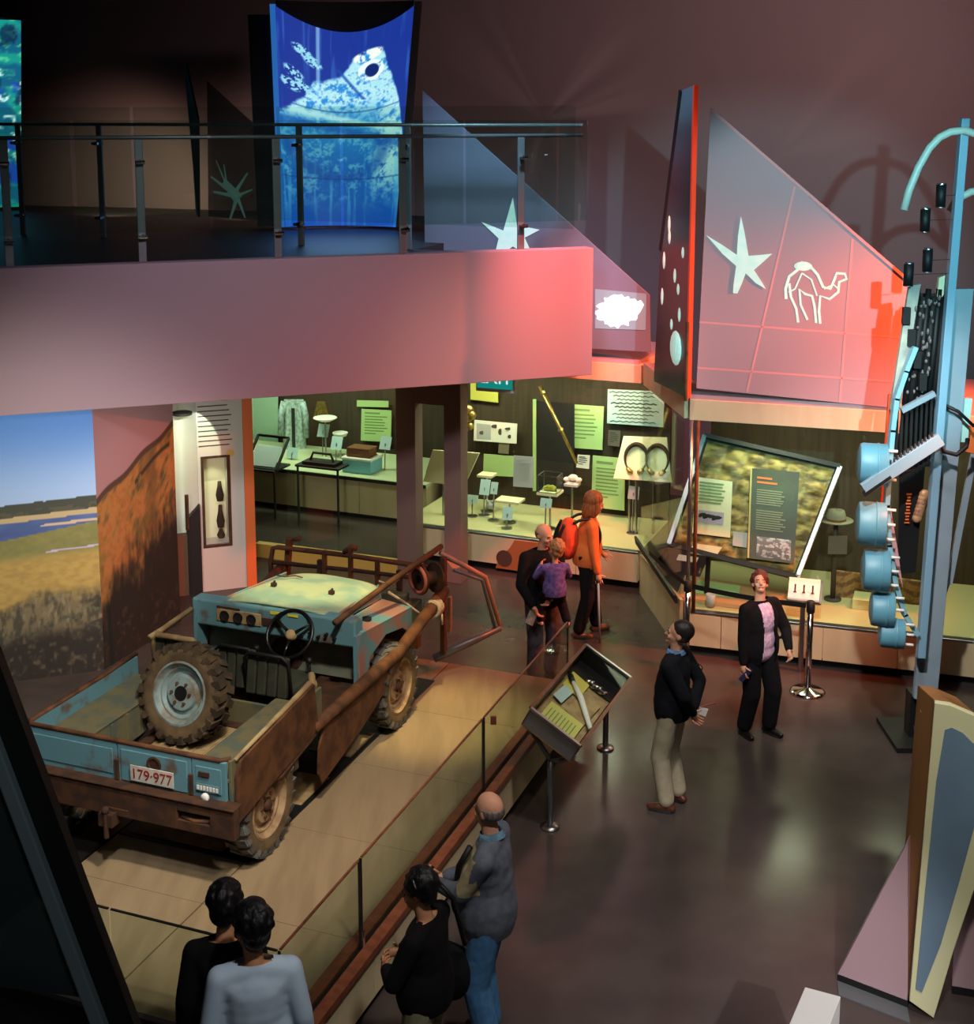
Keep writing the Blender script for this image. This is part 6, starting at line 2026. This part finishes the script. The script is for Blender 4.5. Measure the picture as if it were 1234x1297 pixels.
def person(name, label, pos, yaw, H=1.75, lean=0, head=(0, 0, 0), hands=None, poles=None, palm=None, curl=.5, feet=None, skin=None, hair='short', hairc=(60, 44, 34),
           top=(40, 40, 44), bottom=(60, 60, 64), shoe=(40, 30, 26), belly=0., wide=1., top_len=.86, open_front=None, blouse=None, collar=None, trouser_w=1., face=True, sit=None, hs=1., z0=0., legs=True):
    root = thing(name, label, 'person', (pos[0], pos[1], z0), R(yaw))
    k = H / 1.75
    root.scale = (k, k, k)
    skin = skin or M['skin']
    V = Vector
    hipc = V((0, 0, .95))
    Lm = Matrix.Rotation(-R(lean), 3, 'X')
    T = lambda p: hipc + Lm @ (V(p) - hipc)
    neck = T((0, -.005, 1.47))
    Hm = Lm @ Matrix.Rotation(R(head[0]), 3, 'Z') @ Matrix.Rotation(R(head[1]), 3, 'X') @ Matrix.Rotation(R(head[2]), 3, 'Y')
    hp = lambda p: neck + Hm @ (V((p[0] * hs, p[1] * hs, (p[2] - 1.47) * hs)))
    w_ = wide
    # joints
    sh = {s: T((.178 * s * w_, -.01, 1.392)) for s in (-1, 1)}
    hands = hands or {}
    poles = poles or {}
    el, wr = {}, {}
    for s in (-1, 1):
        tgt = T(hands.get(s, (.27 * s * w_, .02, .86)))
        el[s], wr[s] = ik(sh[s], tgt, .295, .255, poles.get(s, (.25 * s, -1, -.2)))
    hip = {s: V((.095 * s * w_, 0, .92)) for s in (-1, 1)}
    kn, an = {}, {}
    feet = feet or {-1: (-.11, -.03), 1: (.11, .03)}
    for s in (-1, 1):
        if sit:
            kn[s], an[s] = ik(hip[s], V(sit[s]), .42, .42, (0, 1, .2))
        else:
            kn[s], an[s] = ik(hip[s], V((feet[s][0], feet[s][1], .085)), .425, .425, (.1 * s, 1, 0))
    fyaw = {s: (Matrix.Rotation(R(-10 * s), 3, 'Z') @ V((0, 1, 0))) for s in (-1, 1)}
    # ---- body: one surface
    mb = MB()
    mb.ell(V((0, 0, .96)), (.155 * w_, .105, .12))
    mb.ell(T((0, .005 + belly * .3, 1.11)), (.135 * w_, .10 + belly * .5, .16), Lm)
    mb.ell(T((0, 0, 1.28)), (.155 * w_, .11, .18), Lm)
    mb.cap(sh[-1] * .85 + sh[1] * .15, sh[1] * .85 + sh[-1] * .15, .06, .06)
    mb.cap(T((0, -.012, 1.42)), hp((0, .012, 1.56)), .058, .054)
    for s in (-1, 1):
        mb.cap(sh[s], el[s], .05, .041)
        mb.cap(el[s], wr[s], .041, .028)
        if legs:
            mb.cap(hip[s], kn[s], .078, .052)
            mb.cap(kn[s], an[s], .052, .037)
            mb.cap(an[s] - V((0, 0, .03)), an[s] + fyaw[s] * .12 - V((0, 0, .05)), .034, .024)
    R3 = Hm
    E = lambda c, r: mb.ell(hp(c), tuple(x * hs for x in r), R3, 16, 11)
    E((0, -.005, 1.662), (.076, .096, .090))
    E((0, .03, 1.605), (.060, .070, .082))
    E((0, .045, 1.56), (.045, .055, .045))
    E((0, .088, 1.547), (.024, .020, .020))
    E((0, .085, 1.645), (.045, .022, .014))
    mb.cap(hp((0, .096, 1.64)), hp((0, .117, 1.606)), .010 * hs, .015 * hs, 8)
    for s in (-1, 1):
        E((.076 * s, -.008, 1.625), (.010, .022, .031))
        E((.036 * s, .075, 1.60), (.022, .024, .024))
        hd = (wr[s] - el[s]).normalized()
        mb.cap(wr[s], wr[s] + hd * .05, .028, .03, 8)
    hb = MB()
    pn = {}
    for s in (-1, 1):
        hd = (wr[s] - el[s]).normalized()
        n = V((palm or {}).get(s, (-s, .2, 0)))
        n = (n - hd * n.dot(hd)).normalized()
        ac = hd.cross(n).normalized()          # across the palm
        m3 = Matrix((ac, hd, n)).transposed()
        mb.ell(wr[s] + hd * .055, (.040, .052, .018), m3, 10, 7)
        side = ac if ac.dot(V((0, 1, .6))) > 0 else -ac
        for q in range(4):
            o_ = .033 - .022 * q
            finger(hb, wr[s] + hd * .088 + side * o_, hd + side * (.10 - .07 * q), n, (.072, .082, .076, .058)[q], .0088, curl)
        finger(hb, wr[s] + hd * .03 + side * .032, hd * .55 + side * .85 + n * .25, n, .068, .0105, curl * .5)
    me = remesh(mb, .0105, 3)
    # append the fingers, rooted inside the palms
    bm = bmesh.new()
    bm.from_mesh(me)
    bm.from_mesh(hb.mesh('f'))
    for f in bm.faces:
        f.smooth = True
    bm.to_mesh(me)
    bm.free()
    link('body', me, skin, root, True)
    # ---- face
    if face:
        for s in (-1, 1):
            e = MB().ell(hp((.031 * s, .083, 1.628)), (.011 * hs,) * 3, None, 8, 6).build('eye', M['eye'], root, True)
            MB().cap(hp((.018 * s, .102, 1.652)), hp((.046 * s, .092, 1.653)), .005 * hs, .004 * hs, 6).build('eyebrow', hmat(hairc), root, True)
        MB().cap(hp((-.02, .096, 1.573)), hp((.02, .096, 1.573)), .0075 * hs, .0075 * hs, 6).build('mouth', M['lip'], root, True)
    # ---- hair (grown in the head's own frame, then cut to the hairline)
    hm_ = MB()
    hl = lambda c, r, m_=hm_: m_.ell(V(((c[0]) * hs, c[1] * hs, (c[2] - 1.47) * hs)), tuple(x * hs for x in r), None, 16, 11)
    pred = None
    if hair == 'short':
        hl((0, -.027, 1.678), (.084, .106, .094))
        hl((0, -.045, 1.62), (.074, .062, .07))
        pred = lambda c: c.z < .12 * hs or (c.y > -.03 * hs and c.z < .165 * hs)
    elif hair == 'fringe':
        hl((0, -.014, 1.64), (.082, .098, .075))
        pred = lambda c: c.z > .195 * hs or c.z < .125 * hs or c.y > .01 * hs
    elif hair == 'bob':
        hl((0, -.034, 1.682), (.098, .116, .104))
        hl((0, -.05, 1.56), (.10, .085, .14))
        hl((-.07, .0, 1.58), (.035, .06, .11))
        hl((.07, .0, 1.58), (.035, .06, .11))
        pred = lambda c: c.y > .06 * hs and c.z < .20 * hs
    elif hair == 'full':
        hl((0, -.034, 1.682), (.092, .113, .099))
        hl((0, -.055, 1.615), (.074, .058, .072))
        pred = lambda c: c.y > .0 and c.z < .15 * hs
    if hair in ('full', 'bob'):
        rg = random.Random(len(label))
        for q in range(90):
            t1, p1 = rg.uniform(0, 2 * PI), rg.uniform(0, 2.0)
            d_ = Vector((math.sin(p1) * math.cos(t1), math.sin(p1) * math.sin(t1), math.cos(p1)))
            hl((.088 * d_.x, -.034 + .108 * d_.y, 1.680 + .096 * d_.z), (.016, .016, .022))
    if pred:
        hme = remesh(hm_, .011, 2)
        cut(hme, pred)
        hme.transform(Matrix.Translation(neck) @ Hm.to_4x4())
        ho = link('hair', hme, hmat(hairc), root, True)
        sd = ho.modifiers.new('t', 'SOLIDIFY')
        sd.thickness = .008
    # ---- clothing
    if blouse:
        b_ = MB().ell(T((0, .012, 1.26)), (.172 * w_, .134, .21), Lm).ell(T((0, .01, 1.05)), (.168 * w_, .132, .19), Lm).ell(V((0, .006, .93)), (.176 * w_, .13, .13))
        link('blouse', remesh(b_, .013, 5), blouse, root, True)
    cb = MB()
    in_ = .012 if blouse else 0
    cb.ell(T((0, .0, 1.27)), (.182 * w_ + in_, .138 + in_, .205), Lm)
    cb.ell(T((0, .005 + belly * .5, 1.10)), (.170 * w_ + in_, .132 + belly + in_, .19), Lm)
    cb.ell(V((0, belly * .3, .98)), (.205 * w_ + in_, .150 + belly * .7 + in_, .30))
    cb.ell(T((0, belly * .35, 1.19)), (.176 * w_ + in_, .136 + belly * .6 + in_, .17), Lm)
    cb.ell(V((0, belly * .8, 1.0)), (.176 * w_ + in_, .134 + belly + in_, .13))
    for s in (-1, 1):
        cb.cap(T((.02 * s, -.02, 1.435)), sh[s] * .9 + T((0, -.01, 1.392)) * .1, .070, .072)
        cb.cap(T((.06 * s, -.03, 1.30)), sh[s] * .8 + T((0, -.02, 1.30)) * .2, .10, .075)
    cb.cap(sh[-1] * .93 + sh[1] * .07 - UP * .012, sh[1] * .93 + sh[-1] * .07 - UP * .012, .074, .074)
    cb.cap(T((0, -.012, 1.40)), T((0, -.005, 1.475)), .082, .070)
    for s in (-1, 1):
        cb.cap(sh[s], el[s], .074, .062)
        cb.cap(el[s], el[s] + (wr[s] - el[s]) * .93, .062, .045)
    cme = remesh(cb, .0125, 9)
    ncz = T((0, 0, 1.478)).z

    def segd(p, a, b):
        d = b - a
        t = max(0, min(1, (p - a).dot(d) / d.dot(d)))
        return (p - a - d * t).length
    split(cme, top_len)
    split(cme, ncz)
    cut(cme, lambda c: c.z < top_len and min(segd(c, el[s], wr[s]) for s in (-1, 1)) > .085)
    cut(cme, lambda c: c.z > ncz and abs(c.x - neck.x) < .1)
    if open_front:
        cut(cme, lambda c: c.y > .05 and abs(c.x) < open_front + .07 * max(0, 1.2 - c.z) + .05 * max(0, c.z - 1.25) and c.z < 1.46 and (c - wr[1]).length > .12 and (c - wr[-1]).length > .12)
    co = link('jacket' if open_front else 'jumper', cme, top if not isinstance(top, tuple) else cloth('top_cloth', top), root, True)
    if open_front:
        sd = co.modifiers.new('t', 'SOLIDIFY')
        sd.thickness = .008
    if collar:
        c_ = T((0, -.008, 1.47))
        up = (hp((0, .01, 1.56)) - c_).normalized()
        MB().lathe([(.072, .0), (.070, .03), (.078, .005), (.088, -.012)], c_, up, 20).build('collar', cloth('collar_cloth', collar), root, True)
    if legs:
        tb = MB()
        tb.ell(V((0, 0, .955)), (.170 * w_, .122, .115))
        for s in (-1, 1):
            tb.cap(hip[s] + V((0, 0, .0)), kn[s], .102 * trouser_w, .088 * trouser_w)
            tb.cap(kn[s], an[s] + (kn[s] - an[s]) * .09, .088 * trouser_w, .076 * trouser_w)
        link('trousers', remesh(tb, .0125, 4), bottom if not isinstance(bottom, tuple) else cloth('trouser_cloth', bottom), root, True)
        for s in (-1, 1):
            a = an[s]
            f = fyaw[s]
            if sit:
                f = Vector((0, .8, -.2)).normalized()
            sb_ = MB().cap(a - f * .05 - V((0, 0, .045)), a + f * .08 - V((0, 0, .048)), .038, .040).cap(a + f * .08 - V((0, 0, .048)), a + f * .155 - V((0, 0, .055)), .040, .028).cap(a - f * .02 - V((0, 0, .03)), a + V((0, 0, .02)), .045, .042)
            sme = remesh(sb_, .010, 2)
            so = link('shoe', sme, mat('shoe_leather', rgb(*shoe), .35), root, True)
            MB().tube([a - f * .05 - V((0, 0, .078)), a + f * .08 - V((0, 0, .078)), a + f * .155 - V((0, 0, .078))], [.038, .041, .03], 10).build('sole', M['black'], so)
    root['joints'] = str(0)
    del root['joints']
    return root, dict(T=T, hp=hp, wr=wr, el=el, sh=sh, Hm=Hm, k=k)


_hm = {}


def hmat(c):
    if c not in _hm:
        _hm[c] = mat('hair', rgb(*c), .5, 0, rgb(c[0] * .6, c[1] * .6, c[2] * .6), 60, .8, .4, .4, (1, 1, .15))
    return _hm[c]


def world_of(root, p):
    return Matrix.Translation(root.location) @ root.rotation_euler.to_matrix().to_4x4() @ Matrix.Diagonal((*root.scale, 1)) @ Vector(p)


# person in the dark jumper, hands behind his back
khaki, J = person('person', 'person in dark jumper and khaki trousers, hands clasped behind, gazing aside', (1.66, 11.25), 62, 1.74, 0, (12, 10, 0),
                  hands={1: (.06, -.17, .95), -1: (-.02, -.19, .93)}, poles={1: (1, -.5, 0), -1: (-1, -.5, 0)}, palm={1: (0, -1, 0), -1: (0, -1, 0)},
                  hair='short', hairc=(44, 34, 30), top=(22, 24, 30), bottom=mat('khaki_cloth', rgb(176, 164, 136), .9, 0, rgb(150, 138, 112), 10, .6, .3), shoe=(84, 44, 30), collar=(96, 130, 170), belly=.03, feet={-1: (-.13, .0), 1: (.10, -.03)})
p = world_of(khaki, J['wr'][1] + Vector((.05, -.03, -.05)))
t = thing('paper_slip', 'small white folded paper held behind the back of the person in khaki trousers', 'paper', p)
MB().box((.02, 0, 0), (.10, .012, .07), Matrix.Rotation(.3, 3, 'Y')).build('sheet', M['white'], t)
t = thing('pen', 'thin reddish pen held behind the back of the person in khaki trousers', 'pen', p + Vector((.06, 0, .06)))
MB().cyl((-.05, 0, -.02), (.08, 0, .02), .007, n=8).build('barrel', M['lip'], t)

# person in the black suit
blou = mat('floral_blouse', rgb(206, 160, 196), .8, 0, rgb(240, 210, 216), 30, .9, .1)
wom, J = person('person', 'person in black suit and pink patterned blouse looking up beside the barrier', (2.70, 12.66), -148, 1.68, 0, (-38, 32, 0),
                hands={-1: (-.17, .26, .98), 1: (.27, .06, .80)}, poles={-1: (-1, -.6, -.2), 1: (.3, -1, 0)}, palm={1: (-.4, 0, 0)}, hair='full', hairc=(96, 40, 28), top=(20, 18, 20), bottom=(18, 17, 19), shoe=(14, 12, 12),
                open_front=.075, blouse=blou, wide=1.08, belly=.02, top_len=.78, trouser_w=1.08, feet={-1: (-.13, .05), 1: (.12, -.06)})
p = world_of(wom, J['wr'][1] + Vector((.0, .04, -.10)))
t = thing('dark_phone', 'small dark device held low by the person in the black suit', 'device', p)
MB().box((0, 0, 0), (.05, .03, .16), Matrix.Rotation(.7, 3, 'Y')).build('case', mat('navy_plastic', rgb(36, 44, 80), .3), t, bevel=.006)

# person in orange with a backpack
ora, J = person('person', 'person in orange jacket and black trousers with long auburn hair, peering into the case', (1.17, 15.3), -84, 1.74, 7, (8, -8, 0),
                hands={-1: (-.20, .22, .98), 1: (.25, .12, .84)}, hair='bob', hairc=(168, 96, 52), top=mat('orange_jacket', rgb(228, 118, 54), .9, 0, rgb(204, 98, 44), 6, .6, .2), bottom=(22, 20, 22), shoe=(104, 60, 40), top_len=.90, belly=.03, wide=1.05, feet={-1: (-.10, .16), 1: (.11, -.10)})
pk = world_of(ora, J['T']((0, -.24, 1.18)))
t = thing('backpack', 'orange and black striped backpack worn by the person in the orange jacket', 'backpack', pk, R(-84))
bpm = remesh(MB().ell((0, 0, 0), (.16, .13, .26)).ell((0, -.03, -.08), (.15, .14, .18)), .013, 4)
link('bag', bpm, mat('orange_bag', rgb(228, 84, 44), .8, 0, rgb(206, 66, 36), 6, .6, .2), t, True)
for x in (-.10, .0, .10):
    MB().tube(smooth([(x, -.07, .2), (x * 1.1, -.135, .05), (x * 1.1, -.160, -.1), (x, -.12, -.22)]), .016, 8).build('dark_strip', M['black'], t, True)
for sx in (-1, 1):
    MB().tube(smooth([(sx * .10, .04, .21), (sx * .115, .14, .255), (sx * .12, .25, .245), (sx * .13, .335, .15), (sx * .14, .35, .02), (sx * .17, .27, -.12), (sx * .16, .10, -.2)]), .018, 8).build('shoulder_strap', M['black'], t, True)

p = world_of(ora, J['wr'][1] + Vector((.02, .0, -.09)))
t = thing('walking_stick', 'thin pale walking stick under the hand of the person in the orange jacket', 'stick', (p.x, p.y, 0))
MB().cyl((.03, -.02, .0), (0, 0, p.z), .013, n=8).build('shaft', M['blue_grey'], t, True)
MB().ell((0, 0, p.z), (.025, .025, .02)).build('handle', M['black'], t, True)

# person carrying a child
dad, J = person('person', 'person in black jumper and grey trousers carrying a child on one arm', (.60, 13.98), -160, 1.78, 0, (26, -8, 0),
                hands={-1: (.02, .27, 1.02), 1: (.20, .24, .94)}, poles={-1: (-1, -.4, -.4), 1: (1, -.3, -.5)}, palm={-1: (0, -.3, 1), 1: (-.3, -.2, 1)}, hair='fringe', hairc=(120, 84, 62), top=(20, 20, 22), bottom=(84, 84, 92), shoe=(30, 26, 24), belly=.03, wide=1.05)
kid, JK = person('person', 'small child in purple top held against the balding person', (.72, 13.64), 10, 1.02, 0, (20, -6, 8), z0=.60,
                 hands={-1: (-.20, .30, 1.34), 1: (.20, .34, 1.30)}, hair='full', hairc=(206, 152, 96), top=(120, 104, 176), bottom=(30, 28, 34), shoe=(214, 190, 180), belly=.05, hs=1.42, wide=1.12, sit={-1: (-.22, .16, .32), 1: (.26, .10, .30)}, trouser_w=1.1)
p = world_of(dad, J['wr'][1] + Vector((.02, .0, -.12)))
t = thing('folded_leaflet', 'pale folded leaflet held in the hand of the person carrying a child', 'leaflet', p)
MB().box((0, 0, 0), (.09, .02, .15), Matrix.Rotation(.4, 3, 'Y')).build('sheet', mat('leaflet_print', rgb(150, 160, 140), .6, 0, rgb(210, 196, 190), 20, .9), t)

# person in the grey fleece
gj = mat('grey_fleece', rgb(92, 98, 110), .95, 0, rgb(74, 80, 92), 16, .7, .3)
grey, J = person('person', 'person in grey fleece and blue jeans standing at the platform rail', (.02, 8.08), 74, 1.80, 0, (-28, -4, 0),
                 hands={-1: (-.05, .36, 1.12), 1: (.12, .34, 1.06)}, poles={-1: (-.5, -.5, -1), 1: (.45, -.5, -1)}, hair='fringe', hairc=(120, 108, 104), top=gj, bottom=mat('denim', rgb(70, 122, 168), .9, 0, rgb(52, 98, 142), 18, .6, .3), shoe=(40, 34, 30),
                 belly=.07, wide=1.1, top_len=.84, collar=(96, 132, 152), trouser_w=1.06)
jm = [c for c in grey.children if c.name.startswith('jumper')][0].data
jm.materials.append(mat('cream_fleece', rgb(186, 174, 132), .95, 0, rgb(160, 148, 110), 14, .6, .3))
for f in jm.polygons:
    c = f.center
    if c.y > .015 and 1.16 < c.z + .25 * abs(c.x) * (c.x > 0) < 1.42 and abs(c.x) < .25 and c.z - 1.9 * (c.y - .02) > .93:
        f.material_index = 1
p = world_of(grey, (J['wr'][-1] + J['wr'][1]) / 2 + Vector((0, .07, .02)))
t = thing('compact_camera', 'small dark camera in the hands of the person in grey fleece', 'camera', p, R(74))
MB().box((0, 0, 0), (.11, .04, .07)).build('body', M['plastic'], t, bevel=.006)
MB().lathe([(0, 0), (.022, 0), (.022, .03), (.016, .032), (0, .02)], (0, .02, 0), (0, 1, 0), 16).build('lens', M['steel'], t, True)
o = MB().tube([J['T']((-.10, .10, 1.43)), J['T']((-.12, .168, 1.30)), J['T']((-.07, .20, 1.15))], .02, 8).build('black_strap', M['black'], grey, True)

# person in black beside him
blk, J = person('person', 'person in black jumper with short black hair and a pale hairband at the rail', (-.36, 7.42), 66, 1.62, 2, (4, -12, 0),
                hands={-1: (-.08, .26, 1.08), 1: (.10, .24, 1.12)}, poles={-1: (-1, -.3, -.6), 1: (1, -.3, -.6)}, hair='full', hairc=(14, 13, 14), top=(14, 13, 14), bottom=mat('khaki_slacks', rgb(150, 144, 112), .9, 0, rgb(126, 120, 92), 12, .6, .2), belly=.06, wide=1.12, top_len=.86, skin=M['skin2'], shoe=(20, 18, 18), trouser_w=1.1, hs=1.06)
o = MB()
pts = [J['hp']((.094 * math.cos(a), -.016 + .09 * math.sin(a) * .3 - .02, 1.69 + .085 * math.sin(a))) for a in [PI * q / 14 for q in range(15)]]
o.tube(pts, .006, 6).build('hairband', M['grey_metal'], blk, True)
p = world_of(blk, (.26, -.02, .98))
t = thing('shoulder_bag', 'black shoulder bag hanging at the side of the person in black jumper', 'bag', p, R(58))
link('bag', remesh(MB().box((0, 0, 0), (.08, .24, .28)).ell((0, 0, -.05), (.085, .17, .20)), .015, 12), cloth('black_nylon', (20, 20, 22)), t, True)
MB().tube([(0, .12, .17), (-.06, .05, .5), (-.12, 0, .62), (-.06, -.08, .5), (0, -.13, .17)], .016, 8).build('strap', M['black'], t, True)

# two people at the near corner
wht, J = person('person', 'person with black hair in a pale blue white shirt at the platform corner', (-1.30, 6.85), 14, 1.74, 0, (24, -8, 0), hair='full', hairc=(12, 11, 12), top=mat('pale_shirt', rgb(186, 206, 222), .8, 0, rgb(168, 188, 206), 5, .6, .1), bottom=(40, 40, 46), skin=M['skin2'], wide=1.10, top_len=.84, hs=1.14)
drk, J = person('person', 'person in dark clothes standing close behind the person in the pale shirt', (-1.52, 7.12), 5, 1.69, 0, (-14, -14, 0), hair='full', hairc=(10, 9, 10), top=(14, 14, 15), bottom=(22, 22, 24), skin=M['skin2'], wide=1.0, hs=1.12)
